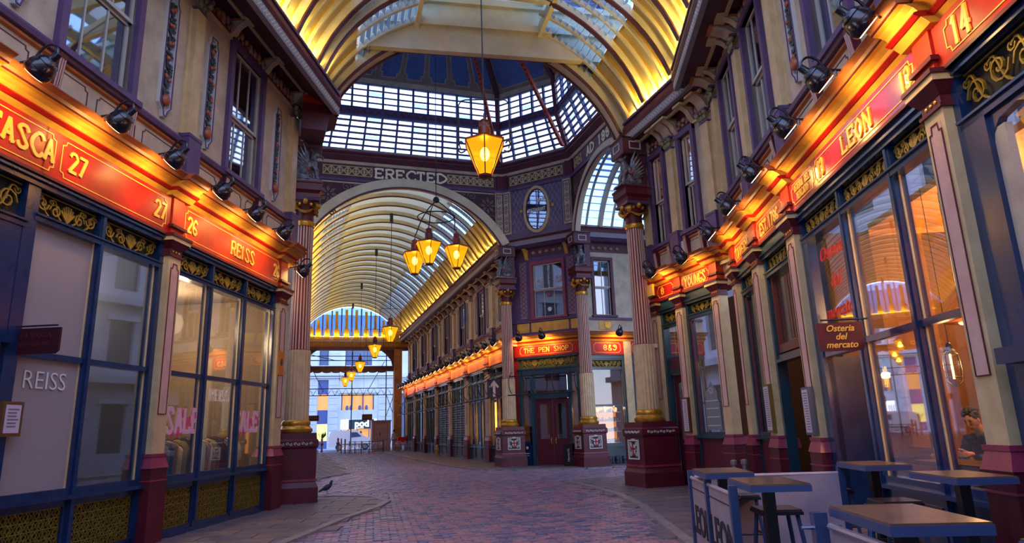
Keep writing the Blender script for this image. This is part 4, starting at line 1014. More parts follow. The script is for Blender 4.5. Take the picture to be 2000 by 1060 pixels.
# doors and window linings in those bays
def door(F, a0, a1, z1, d, parent, m=MAROON, leaves=1, glassz=(1.15, None), handle=True):
    w = (a1-a0)/leaves
    for k in range(leaves):
        x0, x1 = a0+w*k+.01, a0+w*(k+1)-.01; g0, g1 = glassz[0], glassz[1] or z1-.2
        dl = MB(F); dl.box(x0, x1, d-.05, d, .03, g0); dl.box(x0, x0+w*.2, d-.05, d, g0, g1); dl.box(x1-w*.2, x1, d-.05, d, g0, g1); dl.box(x0, x1, d-.05, d, g1, z1)
        dl.box(x0+w*.2, x1-w*.2, d, d+.015, .25, g0-.25)
        o = dl.mk('door_leaf', m, parent)
        MB(F).box(x0+w*.2, x1-w*.2, d-.03, d-.025, g0, g1).mk('door_pane', GLASS, o)
        n = 8; c = (x0+x1)/2; r = w*.3
        ar = MB(F).poly([(c-r, g1+.001), (c+r, g1+.001)]+[(c+r*cos(pi*q/n), g1-r+r*sin(pi*q/n)) for q in range(n+1)]+[], d-.02, d+.004) if 0 else None
        if handle:
            x = x0+w*.12 if (k or leaves == 1) else x1-w*.12; kb = MB(F); kb.blob((x, d+.04, 1.05), (.03, .03, .03), 8, 5); kb.box(x-.02, x+.02, d, d+.01, .9, 1.15); kb.mk('door_knob', GOLD, o)
door(BG, 14.9, 15.62, 2.82, -.12, red); MB(BG).box(14.9, 15.62, -.15, .0, 2.84, 2.94).mk('door_transom', TEAL, red)
MB(BG).box(14.9, 15.62, -.1, -.09, 3.3, 4.1).mk('fanlight_pane', GLASS, red); MB(BG).box(14.9, 15.62, -.12, -.05, 2.94, 3.3).mk('fanlight_panel', PLUM, red)
door(RG, 11.26, 12.76, 2.55, -.45, e17, m=TEAL); MB(RG).box(11.26, 12.76, -.1, .03, 2.66, 2.76).box(11.26, 12.76, -.1, .09, 2.62, 2.67).mk('door_transom', TEAL, e17)
MB(RG).box(11.26, 12.76, -.08, -.07, 2.8, 4.35).mk('fanlight_pane', GLASS, e17); MB(RG).box(11.28, 11.38, -.07, .0, 2.8, 4.35).box(12.64, 12.74, -.07, 0, 2.8, 4.35).box(11.38, 12.64, -.07, 0, 2.8, 2.95).mk('fanlight_lining', mat('red_brown_wood', '6b2a1c', .4), e17)
door(RG, 9.5, 10.5, 2.5, -.9, s13, m=MAROON)
MB(RG).box(9.22, 10.55, -.06, -.05, 2.6, 4.35).mk('pane', GLASS, s13)
MB(RG).box(10.5, 10.7, -.08, .06, 0, 4.4).mk('wide_post', NAVY, s13)
MB(RG).box(9.17, 10.55, -.1, .04, 2.5, 2.6).mk('glazing_bar', NAVY, s13)
MB(RG).box(10.5, 10.7, -1.0, 0, 0, 2.5).mk('recess_reveal', NAVY, s13); MB(RG).box(9.2, 9.26, -1.0, -.06, 0, .9).mk('recess_riser', NAVY, s13); MB(RG).box(9.2, 9.23, -1.0, -.06, .9, 2.5).mk('recess_pane', GLASS, s13)
for F_, x0, x1, t, z in ((RG, 13.44, 14.52, tav, 4.2), (BG, 13.28, 14.37, you, 4.1)):
    c = (x0+x1)/2; r = (x1-x0)/2
    for sg in (-1, 1):
        MB(F_).poly([(c+sg*r, z)]+[(c+sg*r*q[0], z-.22+.22*q[1]) for q in ((.75, 1), (.85, .75), (.95, .4), (1, 0))], -.02, .02).mk('rounded_corner', PLUM, t)
        MB(F_).box(min(c+sg*r, c+sg*(r-.07)), max(c+sg*r, c+sg*(r-.07)), -.02, .03, 1.3, z).mk('window_lining', PLUM, t)
ETCH = glassmat('etched_glass', 'cccccc', refl=.2, rough=.3, body=.6, bodycol='8a8f92')
c = 13.83; MB(BG).poly([(c-.3, 1.4), (c+.3, 1.4), (c+.3, 2.0), (c+.24, 2.1), (c+.24, 2.3), (c+.1, 2.42), (c, 2.55), (c-.1, 2.42), (c-.24, 2.3), (c-.24, 2.1), (c-.3, 2.0)], -.02, -.016).mk('etched_panel', ETCH, you)
rb = MB(BG)
for z in (1.5, 1.7, 1.9, 2.08): rb.rib([(c-.24, z), (c+.24, z)], .02, -.016, -.01)
rb.rib(spiral(c, 2.3, .1, 0, 1.2), .015, -.016, -.01); rb.mk('etched_ornament', STONEW, you)
# nearest right shopfront: cream-lined rounded window
n14 = [o for o in bpy.data.objects if o.get('label', '').startswith('dark navy shopfront at the right edge')][0]
MB(RG).box(5.72, 5.88, -.05, .02, 2.2, 4.1).mk('window_lining', CREAM, n14)
MB(RG).poly([(5.9, 4.26), (5.9, 3.9), (5.86, 4.06), (5.76, 4.16), (5.5, 4.2), (3, 4.2), (3, 4.26)], -.05, .03).mk('rounded_corner', NAVY, n14)
MB(RG).box(5.88, 6.24, -.1, .07, 0, 4.3).mk('wide_post', NAVY, n14)
MB(RW).box(2.4, 6.1, -.1, .16, 2.0, 2.14).mk('window_ledge', NAVY, n14); MB(RW).box(2.4, 6.1, -.1, .02, .1, 2.0).mk('lower_panel', NAVY, n14)

# ================================================================== nave walls
NP = [31.9, 36.24, 40.5, 44.8, 49.2, 53.6, 57.9]
nw = [(34.0+4.35*k-.75, 34.0+4.35*k+.65) for k in range(6)]+[(28.9, 30.1)]
nw = [(c-.62, c+.62) for c in (29.7, 34.3, 38.7, 43.2, 47.6, 52.0, 56.3)]
NW2 = FX(9.05, -1)
upper(NW, 'wall_nave_right', 28.1, 60.2, 5.3, 6.5, 9.0, 9.1, 9.5, .72, nw, [31.95, 36.4, 40.9, 45.4, 49.9, 54.3, 58.6], [x for w0, w1 in nw for x in (w0-.55, w1+.55)], zlat=9.6, d0=-.35, detail=False, corb=False)
cornice(NW, 27.6, 60.2, 5.1, 5.5, breaks=[(p, .36) for p in NP])
NLAB = ['cream pilaster nearest the fluted column on the right side of the far avenue', 'second cream pilaster down the right side of the far avenue', 'third cream pilaster down the far avenue, between the grey shutters', 'fourth cream pilaster down the far avenue, past the grey shutters', 'fifth cream pilaster down the right side of the far avenue', 'sixth cream pilaster down the right side of the far avenue', 'last cream pilaster at the far end of the avenue']
for p, l in zip(NP, NLAB): pilaster(NW, p-.34, p+.34, 4.6, 5.1, l, 'pilasters down the far avenue', zd=1.25)
SHUT = mat('grey_roller_shutter', '6b7078', .5, col2='555a62', scale=4)
edges = [27.9]+NP+[60.0]
sh_lab = ['dark shopfront just behind the fluted column with a lit orange window', 'narrow shopfront with amber-lit window in the far avenue', 'shopfront closed by grey shutters beside the amber window', 'second shopfront closed by grey shutters in the far avenue', 'dark teal shopfront past the grey shutters', 'dark teal shopfront towards the far end of the avenue', 'dark shopfront beside the outdoor cafe tables', 'last dark shopfront at the end of the avenue']
AMB = mat('amber_window_light', 'f0a040', .5, emit='ff9a38', es=1.6)
for i in range(8):
    a0, a1 = edges[i]+.34, edges[i+1]-.34
    if i == 0: a0 = 28.2
    m1, m2 = a0+(a1-a0)/3, a0+2*(a1-a0)/3
    t = shopfront(NW, a0, a1, (m1, m2), sh_lab[i], fm=TEAL, zs=.7, zm=3.0, zt=4.0, zh=4.4, zf0=4.6, zf1=5.1, sg=-1, texts=((['WINE', 'PIES', 'FISH', 'BAKER', 'FLOWERS', 'CAFE', 'BAR', 'TEA'][i], (a0+a1)/2, 4.74, .22),) if 0 else (), sm=mat('orange_fascia_paint', 'c8601a', .5, col2='b04e14', scale=4), base=TEAL, grille=False, glass={0: CLEARG, 1: CLEARG, 2: CLEARG})
    if i in (2, 3):
        for x0, x1 in ((a0+.1, m2-.6), (m2-.55, a1-.1)):
            sh = MB(NW); 
            for k in range(22): z = .05+k*.135; sh.prof([(.0, z), (.05, z+.03), (.05, z+.1), (.0, z+.13)], x0, x1)
            sh.mk('roller_shutter', SHUT, t)
    elif i < 2:
        MB(NW).box(a0+.25, m1+.3, -.6, -.55, 1.0, 2.9).mk('amber_display', AMB, t)
        for k in range(3): MB(NW).blob((a0+.7, -.4, 1.3+k*.5), (.1, .1, .1), 8, 5).mk('display_lamp', mat('warm_bulb', 'ffd9a0', .4, emit='ffc070', es=6), t)
    bk = MB(NW).box(a0, a1, -2.2, -2.15, 0, 4.6).box(a0, a1, -2.2, -.1, -.02, .02).mk('shop_back', DARKIN, t)
MB(NW).box(28.1, 60.2, -2.6, -2.3, 0, 10).mk('wall_nave_backing', DARKIN, kind='structure')
# left side of the nave, hidden behind the near column but holding up the vault
upper(NLW, 'wall_nave_left', 28.1, 60.2, 5.3, 6.5, 9.0, 9.1, 9.5, .5, [], [36.4, 45.4, 54.3], [], zlat=9.6, d0=0, detail=False, corb=False)
MB(NLW).box(28.1, 60.2, -.3, -.02, 0, 5.6).mk('wall_nave_left_lower', CREAMY, kind='structure')

# ================================================================== pen shop chamfer and the wall to its right
PK = 37.0; PW = FP(PK)
def pt(x, y): return ((x-9)-(y-(PK-9)))*Q2 if 0 else 0
# s runs from the left column to the right one; width about 3.6
PS0, PS1 = -.35, 3.65
wp = wallholes(PW, PS0, PS1, 5.3, 9.75, [(1.22, 2.66, 6.3, 8.72)], 'wall_corner_shop', PURPLE)
sash(PW, 1.22, 2.66, 6.3, 8.72, 7.55, cols=3, frame=ROSE)
bl = MB(PW); 
for i_, (tx, a, z, h) in enumerate((('WINE', 1.5, 7.95, .12), ('BAR', 1.5, 7.78, .12), ('WINE', 2.42, 7.98, .12), ('BAR', 2.42, 7.81, .12))): slab(bl, tx, a, z, h, -.03, -.022, wt=.15, fit=.3)
slab(bl, 'BROKERS', 1.98, 8.52, .12, -.03, -.022, wt=.15, vert=True)
bl.mk('window_lettering', LETWHITE, wp)
MB(PW).box(1.72, 2.16, -.055, -.045, 7.6, 8.68).mk('lettering_panel', TEAL, wp)
rd = MB(PW); rd.blob((1.94, -.07, 7.3), (.1, .01, .1), 12, 6); rd.mk('red_disc', ROSE, wp); rd = MB(PW); rd.blob((1.94, -.07, 6.65), (.1, .01, .1), 12, 6); rd.mk('white_disc', LETWHITE, wp)
for a in (.72, 3.05):
    MB(PW).box(a-.16, a+.16, 0, .03, 6.3, 8.9).mk('lattice_strip', mat('lattice_mauve', '8a6c80', .6), wp); q = MB(PW)
    for k in range(13):
        z = 6.4+k*.2; q.rib([(a-.13, z), (a+.13, z+.2)], .02, .03, .04); q.rib([(a+.13, z), (a-.13, z+.2)], .02, .03, .04)
    q.mk('lattice_lines', PLUM, wp)
rl = MB(PW)
for k in range(5): rl.blob((1.3+k*.33, .06, 9.28), (.1, .06, .09), 8, 5)
rl.mk('frieze_relief', MATS['frieze_relief_buff'], wp, smooth=True)
MB(PW).box(PS0, PS1, 0, .03, 9.1, 9.5).mk('frieze', PLUM, wp)
for a in (.95, 2.93): console(PW, a, .16, 0, .35, 9.0, 9.5, wp, m=COVE)
for a0, a1 in ((.35, .95), (2.95, 3.4)): MB(PW).box(a0, a1, 0, .03, 5.68, 6.1).mk('sill_panel', COVE, wp)
MB(PW).box(1.05, 2.85, 0, .03, 5.68, 6.1).mk('sill_panel', COVE, wp)
MB(PW).box(PS0, PS1, 0, .1, 6.12, 6.2).mk('sill_course', PURPLE, wp)
cornice(PW, PS0, PS1, 5.12, 5.5)
pen = thing('shopfront', 'teal corner shopfront with maroon double doors between two fluted columns', 'shopfront', PW(1.65, 0, 0))
signboard(PW, .2, 3.25, 4.62, 5.12, 1, (('THE PEN SHOP', 1.75, 4.77, .2, 2.1),), pen, m=RED, panels=((.5, 3.0),))
MB(PW).box(.3, 3.2, -.1, 0, 4.1, 4.55).mk('grille_backing', mat('olive_backing', '3a3c1c', .6), pen)
for x0, x1 in ((.55, 1.75), (1.8, 3.0)): scroll_panel(PW, x0, x1, 4.12, 4.52, 0.01, pen)
MB(PW).box(.3, 3.2, -.12, .12, 4.52, 4.6).box(.3, 3.2, -.12, .1, 4.04, 4.1).mk('grille_rail', TEAL, pen)
for x in (.4, .98, 2.72, 3.15): MB(PW).box(x-.07, x+.07, -.12, .06, 0, 4.1).mk('frame_post', TEAL, pen)
MB(PW).box(.9, 2.8, -.12, .06, 2.78, 2.98).mk('door_head', TEAL, pen)
MB(PW).box(.5, 3.1, -.12, .03, 3.85, 4.05).mk('fanlight_head', TEAL, pen)
MB(PW).box(1.05, 2.65, -.05, -.04, 2.98, 3.85).mk('fanlight_pane', GLASS, pen)
for (cx, cz, sx, sz) in ((1.05, 2.98, 1, 1), (2.65, 2.98, -1, 1), (1.05, 3.85, 1, -1), (2.65, 3.85, -1, -1)):
    MB(PW).poly([(cx, cz), (cx+sx*.2, cz), (cx+sx*.06, cz+sz*.06), (cx, cz+sz*.2)], -.05, .0).mk('rounded_corner', TEAL, pen)
door(PW, 1.08, 2.64, 2.76, -.06, pen, leaves=2, glassz=(1.1, 2.55))
for x0, x1 in ((.47, .91), (2.79, 3.08)):
    MB(PW).box(x0, x1, -.05, -.04, .9, 3.85).mk('side_pane', GLASS, pen); MB(PW).box(x0, x1, -.1, .0, 0, .9).mk('riser_panel', TEAL, pen)
for x_ in (0, 3.2): MB(PW).box(x_, x_+.35, -.15, .05, 0, 4.6).mk('side_pilaster', mat('crimson_paint', '8a1a28', .4, coat=.2), pen)
# wall with the 8 & 9 sign
AW = FY(25.75)
wa = wallholes(AW, 11.6, 17.5, 5.3, 9.75, [(12.2, 13.0, 6.25, 8.72), (14.6, 15.6, 6.25, 8.72)], 'wall_right_arm', CREAM)
sash(AW, 12.2, 13.0, 6.25, 8.72, 7.5, cols=2, frame=PLUM); sash(AW, 14.6, 15.6, 6.25, 8.72, 7.5, cols=2, frame=PLUM)
cornice(AW, 11.5, 17.5, 5.12, 5.5)
MB(AW).box(11.6, 17.5, 0, .1, 6.05, 6.15).mk('sill_course', PURPLE, wa); MB(AW).box(11.6, 17.5, 0, .03, 9.1, 9.5).mk('frieze', PLUM, wa)
MB(AW).box(12.3, 12.9, 0, .02, 5.62, 5.98).mk('sill_panel', COVE, wa)
pl_ = MB(AW); pl_.poly([(12.72+.16*cos(pi/6+k*pi/3), 5.82+.16*sin(pi/6+k*pi/3)) for k in range(6)], .02, .05); pl_.mk('gold_plaque', GOLD, wa)
rl = MB(AW)
for k in range(6): rl.blob((11.9+k*.3, .06, 9.28), (.1, .06, .09), 8, 5)
rl.mk('frieze_relief', MATS['frieze_relief_buff'], wa, smooth=True)
s89 = shopfront(AW, 11.75, 13.35, (), 'shopfront with bright pen display under the 8 & 9 sign', fm=TEAL, zs=.75, zm=2.4, zt=3.95, zh=4.3, zf0=4.55, zf1=5.1, texts=(('8&9', 12.7, 4.72, .22, .6),), panels=((11.95, 13.2),), base=TEAL, sm=RED)
shopfront(AW, 13.7, 17.4, (15.5,), 'plain teal shopfront further along the right arm', fm=TEAL, zs=.75, zm=2.4, zt=3.95, zh=4.3, zf0=4.55, zf1=5.1, base=TEAL, sm=RED)
MB(AW).box(13.35, 13.7, -.1, .15, 0, 5.1).mk('shop_pilaster', CREAMY, None, label='plain cream pilaster right of the 8 & 9 shop', cat='pilaster')
# display inside the 8&9 window
dis = thing('display_shelves', 'brightly lit glass shelves of pens behind the 8 & 9 shop window', 'shelf', AW(12.6, -.4, 0))
MB(AW).box(11.95, 13.2, -.85, -.3, .0, .82).mk('display_base', TEAL, dis); MB(AW).box(11.9, 13.25, -.9, -.85, .8, 2.35).mk('back_panel', mat('display_back', 'f0b060', .5, emit='ff9c40', es=.3), dis)
MB(AW).box(11.4, 17.5, -1.6, -1.4, 0, 9.6).mk('wall_arm_backing', mat('shop_back_tan', '7a5a3c', .8), kind='structure')
rnd = random.Random(3)
for z in (.85, 1.3, 1.72, 2.1):
    MB(AW).box(11.95, 13.2, -.8, -.3, z, z+.02).mk('shelf', mat('shelf_glass', 'd8cfc0', .2), dis)
    it = MB(AW)
    for k in range(14):
        x = 12.0+k*.085; h = rnd.uniform(.06, .2); it.box(x, x+rnd.uniform(.02, .05), -.6, -.45, z+.02, z+.02+h)
    it.mk('display_goods', mat('display_goods_mix', 'e0d0b0', .4, col2='5a2c18', scale=20), dis, kind='stuff')
for x in (12.1, 12.55, 13.0): light('display_spot', 'POINT', AW(x, -.45, 2.28), 3, (1, .72, .4), dis, size=.04)
# the lattice cornice that runs round the pen shop corner, as mitred mouldings
tc_ = thing(num('trim'), None, None, (10, 26, 9.6), kind='structure')
def polytrim(pts, prof, name, m, parent):
    """sweep profile (d outward to the left of travel, z) along 2d polyline with mitres"""
    n = len(pts); rings = []
    for i, p in enumerate(pts):
        p = Vector(p); e1 = (p-Vector(pts[i-1])).normalized() if i else (Vector(pts[1])-p).normalized(); e2 = (Vector(pts[i+1])-p).normalized() if i < n-1 else e1
        n1, n2 = Vector((e1.y, -e1.x)), Vector((e2.y, -e2.x)); b = (n1+n2)/(1+n1.dot(n2)); rings.append([(p.x+b.x*d, p.y+b.y*d, z) for d, z in prof])
    m_ = len(prof); mb = MB()
    mb.add([q for r in rings for q in r], [(i*m_+k, i*m_+(k+1) % m_, (i+1)*m_+(k+1) % m_, (i+1)*m_+k) for i in range(n-1) for k in range(m_)]+[tuple(range(m_)), tuple(range((n-1)*m_, n*m_))[::-1]])
    return mb.mk(name, m, parent)
PC = [(9.4, 29.2), (9.1, 27.75), (11.45, 25.4), (17.4, 25.4)]
PC = [(9.05, 29.2), (9.0, 27.95), (11.35, 25.5), (17.4, 25.5)]
polytrim(PC, [(-.4, 9.5), (.2, 9.5), (.36, 9.62), (-.4, 9.62)], 'soffit_mould', PURPLE, tc_)
polytrim(PC, [(-.4, 9.62), (.38, 9.62), (.38, 9.84), (-.4, 9.84)], 'lattice_fascia', MATS['lattice_grey'], tc_)
polytrim(PC, [(-.4, 9.84), (.4, 9.84), (.44, 9.95), (.4, 10.08), (.25, 10.15), (-.4, 10.2)], 'cornice_moulding', MAROON, tc_)
lm = MB(PW)
for k in range(32): x = -.1+k*.115; lm.rib([(x-.045, 9.73), (x, 9.79), (x+.045, 9.73), (x, 9.67)], .014, .34+.33, .34+.345, closed=True)
# short cream spandrel strip between drum wall and pen cornice is covered by wall_chamfer_far
# near-left corner return under the drum
lr = thing(num('trim'), None, None, (-.5, 16, 9.6), kind='structure')
LC = [(-.02, 15.0), (.32, 15.55), (.32, 17.1), (-.2, 17.5)]
P0 = LW(15.3, 1.15, 0); LCC = [(P0[0], P0[1]), (P0[0]-.05, P0[1]+.9), (P0[0]-.4, 17.5)]
polytrim(LCC[::1], [(-.9, 9.68), (0, 9.68), (0, 9.92), (-.9, 9.92)], 'lattice_fascia', MAROON, lr)
polytrim(LCC, [(-.9, 9.92), (.02, 9.92), (.05, 10.0), (.04, 10.2), (-.9, 10.3)], 'gutter_return', ORED, lr)  # orange lamplight on the return is put into its paint colour
polytrim(LCC, [(-.9, 9.2), (-.3, 9.2), (-.2, 9.68), (-.9, 9.68)], 'return_block', PLUM, lr)
# ================================================================== fluted iron columns
CUPPER = mat('column_red_paint', '9a3524', .4, col2='7c2a1e', scale=4)
CLOW = mat('column_cream_paint', 'd8bf92', .45, col2='c0a478', scale=4)
CFIL = mat('fillet_cream', 'cdb9a4', .45)
def fluted(r0, r1, z0, z1, n=20, depth=.018):
    pts = []; m = n*4
    for z, r in ((z0, r0), (z1, r1)):
        for k in range(m):
            q = k % 4; rr = r-(depth if q in (1, 2) else 0); t = 2*pi*k/m; pts.append((rr*cos(t), rr*sin(t), z))
    mb = MB(); mb.add(pts, [(k, (k+1) % m, m+(k+1) % m, m+k) for k in range(m)]+[tuple(range(m))[::-1], tuple(range(m, 2*m))]); return mb
def emblem(parent, ang, d, z0, z1, w):
    ca, sa = cos(ang), sin(ang); F = lambda a, b, c: (b*ca-a*sa, b*sa+a*ca, c)
    p = MB(F).box(-w, w, d, d+.015, z0, z1).mk('emblem_panel', mat('emblem_ground', '3a1c22', .6), parent)
    zc = (z0+z1)/2; h = (z1-z0)/2
    o = MB(F); o.rib([(-w, z0), (w, z0), (w, z1), (-w, z1)], .035, d+.01, d+.05, closed=True)
    for sx in (1, -1):
        for sz in (1, -1): o.rib(spiral(sx*w*.62, zc+sz*h*.55, w*.26, 0, 1.3, sx), .022, d+.015, d+.04); 
        o.rib([(sx*w*.85, zc-h*.3), (sx*w*.7, zc), (sx*w*.85, zc+h*.3)], .02, d+.015, d+.04)
    o.rib([(-.05, z1+.02), (.05, z1+.02)], .05, d+.01, d+.05)
    o.mk('emblem_scrollwork', STONEW, p)
    sh = [(-w*.36, zc+h*.55), (w*.36, zc+h*.55), (w*.36, zc-h*.1), (w*.2, zc-h*.45), (0, zc-h*.65), (-w*.2, zc-h*.45), (-w*.36, zc-h*.1)]
    MB(F).poly(sh, d+.015, d+.045).mk('shield', STONEW, p)
    MB(F).rib([(0, zc-h*.6), (0, zc+h*.55)], .05, d+.045, d+.055).rib([(-w*.36, zc+h*.1), (w*.36, zc+h*.1)], .05, d+.045, d+.055).mk('red_cross', RED, p)
def make_column():
    t = thing('fluted_column', None, 'column', group='fluted columns round the crossing')
    MB().add([], []); 
    MB().lathe([(.56, 0), (.56, .38), (.52, .46), (.5, .52), (.49, .60)], sq=True).mk('plinth', MAROON, t)
    MB().lathe([(.5, .56), (.5, 1.28)], sq=True).mk('pedestal', MAROON, t)
    MB().lathe([(.52, 1.28), (.54, 1.32), (.54, 1.46), (.50, 1.5), (.49, 1.64)], sq=True).mk('pedestal_cap', MAROON, t)
    for ang in (pi, -pi/2, 0, pi/2):
        emblem(t, ang, .5, .72, 1.18, .26)
        ca, sa = cos(ang), sin(ang); F = lambda a, b, c: (b*ca-a*sa, b*sa+a*ca, c); o = MB(F)
        for k in range(9): o.rib(spiral(-.36+k*.09, 1.39, .04, pi*k, 1, 1, 8), .014, .54, .56)
        o.mk('band_ornament', STONEW, t)
        o = MB(F).box(-.5, .5, .49, .53, .52, .57).mk('plinth_bead', ROSE, t)
    MB().lathe([(.37, 1.64), (.40, 1.68), (.40, 1.74), (.35, 1.78), (.33, 1.82), (.35, 1.86), (.34, 1.92), (.30, 1.96)], n=28).mk('base_moulding', GOLD, t, smooth=True)
    fluted(.30, .288, 1.94, 3.68).mk('lower_shaft', CLOW, t)
    fluted(.25, .226, 3.66, 6.98, depth=.02).mk('upper_shaft', CUPPER, t)
    f = MB()
    for k in range(20):
        a = 2*pi*(k*4+1.5+2)/80; 
        for z0, z1, r0, r1 in ((3.7, 6.95, .251, .227),):
            w = .015; n_ = (cos(a), sin(a)); tt = (-sin(a), cos(a))
            P = [((r+e)*n_[0]+s_*w*tt[0], (r+e)*n_[1]+s_*w*tt[1], z) for z, r in ((z0, r0), (z1, r1)) for s_ in (-1, 1) for e in (-.01, .004)]
            f.add(P, [(0, 1, 5, 4), (2, 6, 7, 3), (1, 3, 7, 5)])
    f.mk('pale_fillets', CFIL, t)
    MB().lathe([(.26, 6.95), (.275, 7.0), (.275, 7.06), (.24, 7.1)], n=24).mk('neck_ring', GOLD, t, smooth=True)
    MB().lathe([(.23, 7.08), (.23, 7.3), (.31, 7.5), (.36, 7.62)], n=24).mk('capital_bell', MAROON, t, smooth=True)
    c = MB()
    for k in range(4):
        a = pi/4+k*pi/2; cx, cy = .36*cos(a), .36*sin(a)
        F = lambda u, v, w_, a=a: (u*cos(a)-v*sin(a), u*sin(a)+v*cos(a), w_)
        q = MB(F); q.rib(spiral(.33, 7.5, .13, pi/2, 1.6, 1, 16), .05, -.06, .06); c.v, c.f = (c.v+q.v, c.f+[tuple(i+len(c.v) for i in f_) for f_ in q.f])
        b = k*pi/2; sw = [(.31*cos(b+e), .31*sin(b+e), 7.42-.12*cos(e*2.2)) for e in (-.6, -.35, 0, .35, .6)]
        c.tube(sw, [.02, .035, .045, .035, .02], 6); c.blob((.34*cos(b), .34*sin(b), 7.58), (.07, .07, .09), 8, 6); c.blob((.33*cos(b+.45), .33*sin(b+.45), 7.52), (.05, .05, .06), 6, 5); c.blob((.33*cos(b-.45), .33*sin(b-.45), 7.52), (.05, .05, .06), 6, 5)
    c.mk('capital_ornament', GOLD, t, smooth=True)
    MB().lathe([(.36, 7.62), (.38, 7.68), (.36, 7.7)], sq=True).mk('abacus', PURPLE, t)
    MB().lathe([(.33, 7.7), (.33, 7.82), (.36, 7.86), (.4, 7.9), (.4, 8.08), (.42, 8.1), (.42, 8.15)], sq=True).mk('griffin_block', MAROON, t)
    MB().lathe([(.36, 9.12), (.38, 9.16), (.38, 9.58), (.42, 9.62)], sq=True).mk('upper_block', PLUM, t)
    MB().box(.1, .36, -.3, .3, 8.1, 9.2).mk('block_backing', PLUM, t)
    for ang in (pi, -pi/2):
        ca, sa = cos(ang), sin(ang); F = lambda a, b, c: (b*ca-a*sa, b*sa+a*ca, c)
        MB(F).rib([(-.17, 9.27), (.17, 9.27), (.17, 9.48), (-.17, 9.48)], .03, .38, .4, closed=True).mk('block_panel', STONEW, t)
    return t
col0 = make_column()
COLS = [((-.03, 17.55), 'tall fluted column at the end of the left shops, griffin facing right'), ((8.9, 15.9), 'tall fluted column at the end of the right shops, griffin facing left'),
        ((8.72, 27.68), 'fluted column left of the corner shop with maroon double doors'), ((11.22, 24.95), 'fluted column between the maroon double doors and the 8 & 9 window')]
col0.location = (*COLS[0][0], 0); col0['label'] = COLS[0][1]
bk_ = [c for c in col0.children if c.name.startswith('block_backing')][0]; bk_.scale = (-1, 1, 1)
for (x, y), l in COLS[1:]:
    c = dup(col0, (x, y, 0), 0, l)
    if y < 20:
        ems = sorted([q for q in c.children if q.name.startswith('emblem_panel')], key=lambda q: q.name)
        for q in list(ems[1].children): bpy.data.objects.remove(q)
        bpy.data.objects.remove(ems[1])
    for ch in c.children:
        if ch.name.startswith('block_backing'): ch.scale = (1, 1, 1)
# griffins
def make_griffin():
    t = thing('griffin_statue', None, 'statue', group='silver griffins above the columns')
    mb = MB(); B = mb.blob
    def R(ax, a): return Matrix.Rotation(a, 3, ax)
    B((-.10, 0, .2), (.22, .17, .17), 12, 8); B((-.02, 0, .36), (.17, .14, .24), 12, 8, R('Y', .35)); B((.08, 0, .55), (.14, .12, .2), 12, 8, R('Y', .2))
    B((.12, 0, .72), (.085, .08, .15), 10, 7, R('Y', .1)); B((.17, 0, .84), (.11, .085, .085), 10, 7); B((.28, 0, .815), (.085, .05, .04), 8, 6, R('Y', .35)); B((.33, 0, .775), (.03, .03, .05), 6, 5)
    for s_ in (-1, 1):
        B((-.08, s_*.14, .16), (.17, .07, .15), 10, 7); mb.tube([(0, s_*.15, .08), (.12, s_*.15, .05), (.26, s_*.15, .035)], [.06, .05, .04], 8); B((.28, s_*.15, .03), (.07, .05, .035), 8, 5)
        mb.tube([(.1, s_*.1, .5), (.2, s_*.11, .34), (.2, s_*.1, .18), (.24, s_*.1, .05)], [.075, .055, .042, .045], 8); B((.28, s_*.1, .035), (.06, .045, .035), 8, 5)
        mb.tube([(.12, s_*.05, .9), (.09, s_*.08, .96), (.05, s_*.09, 1.02)], [.035, .025, .008], 6)
        for q in range(3): mb.tube([(.3, s_*.1+q*.03-.03, .04), (.35, s_*.1+q*.035-.035, .02)], [.018, .008], 5)
    mb.tube(catmull([(-.28, 0, .15), (-.38, .04, .2), (-.4, .1, .36), (-.3, .1, .46), (-.27, .05, .38)]), .03, 6)
    for k in range(6): B((.06-k*.035, 0, .86-k*.07), (.03, .012, .05), 5, 4)
    o = mb.mk('griffin_body', SILVER, t)
    rm = o.modifiers.new('r', 'REMESH'); rm.mode = 'VOXEL'; rm.voxel_size = .014; rm.use_smooth_shade = True
    bpy.context.view_layer.update()
    me = bpy.data.meshes.new_from_object(o.evaluated_get(bpy.context.evaluated_depsgraph_get())); o.modifiers.clear(); o.data = me
    if not me.materials: me.materials.append(SILVER)
    for s_ in (-1, 1):
        w = MB()
        for k in range(8):
            f = k/7; a0 = (.02-.03*f, s_*(.14+.01*k), .52-.05*k); L = .62-.32*f; ang = 1.75+f*.85
            tip = (a0[0]+L*cos(ang), s_*(.17+.04*f+.05*(1-f)), a0[2]+L*sin(ang)*.9); md = tuple((a0[i]+tip[i])/2+(.03*sin(ang) if i == 0 else 0) for i in range(3))
            w.tube([a0, md, tip], [.035, .042, .01], 6)
        w.blob((.02, s_*.15, .48), (.1, .045, .14), 9, 6); w.mk('wing', SILVER, t, smooth=True)
        r = MB().box(-.06, .06, s_*.2-.005, s_*.2+.01, .3, .36).box(-.02, .02, s_*.2-.005, s_*.2+.01, .25, .41).mk('red_wing_cross', RED, t)
    MB().box(-.3, .34, -.2, .2, -.02, .02).mk('statue_base', SILVER, t)
    return t
ems = sorted([q for q in col0.children if q.name.startswith('emblem_panel')], key=lambda q: q.name)
for q in list(ems[1].children): bpy.data.objects.remove(q)
bpy.data.objects.remove(ems[1])
g0 = make_griffin()
GR = [(COLS[0][0], .0, -.15, 'silver griffin on the left fluted column, facing right'), (COLS[1][0], pi, .1, 'silver griffin on the near right fluted column, facing left'),
      (COLS[2][0], pi, 0, 'silver griffin above the column left of the maroon double doors'), (COLS[3][0], -2.0, 0, 'silver griffin above the column by the 8 & 9 window, facing forward')]
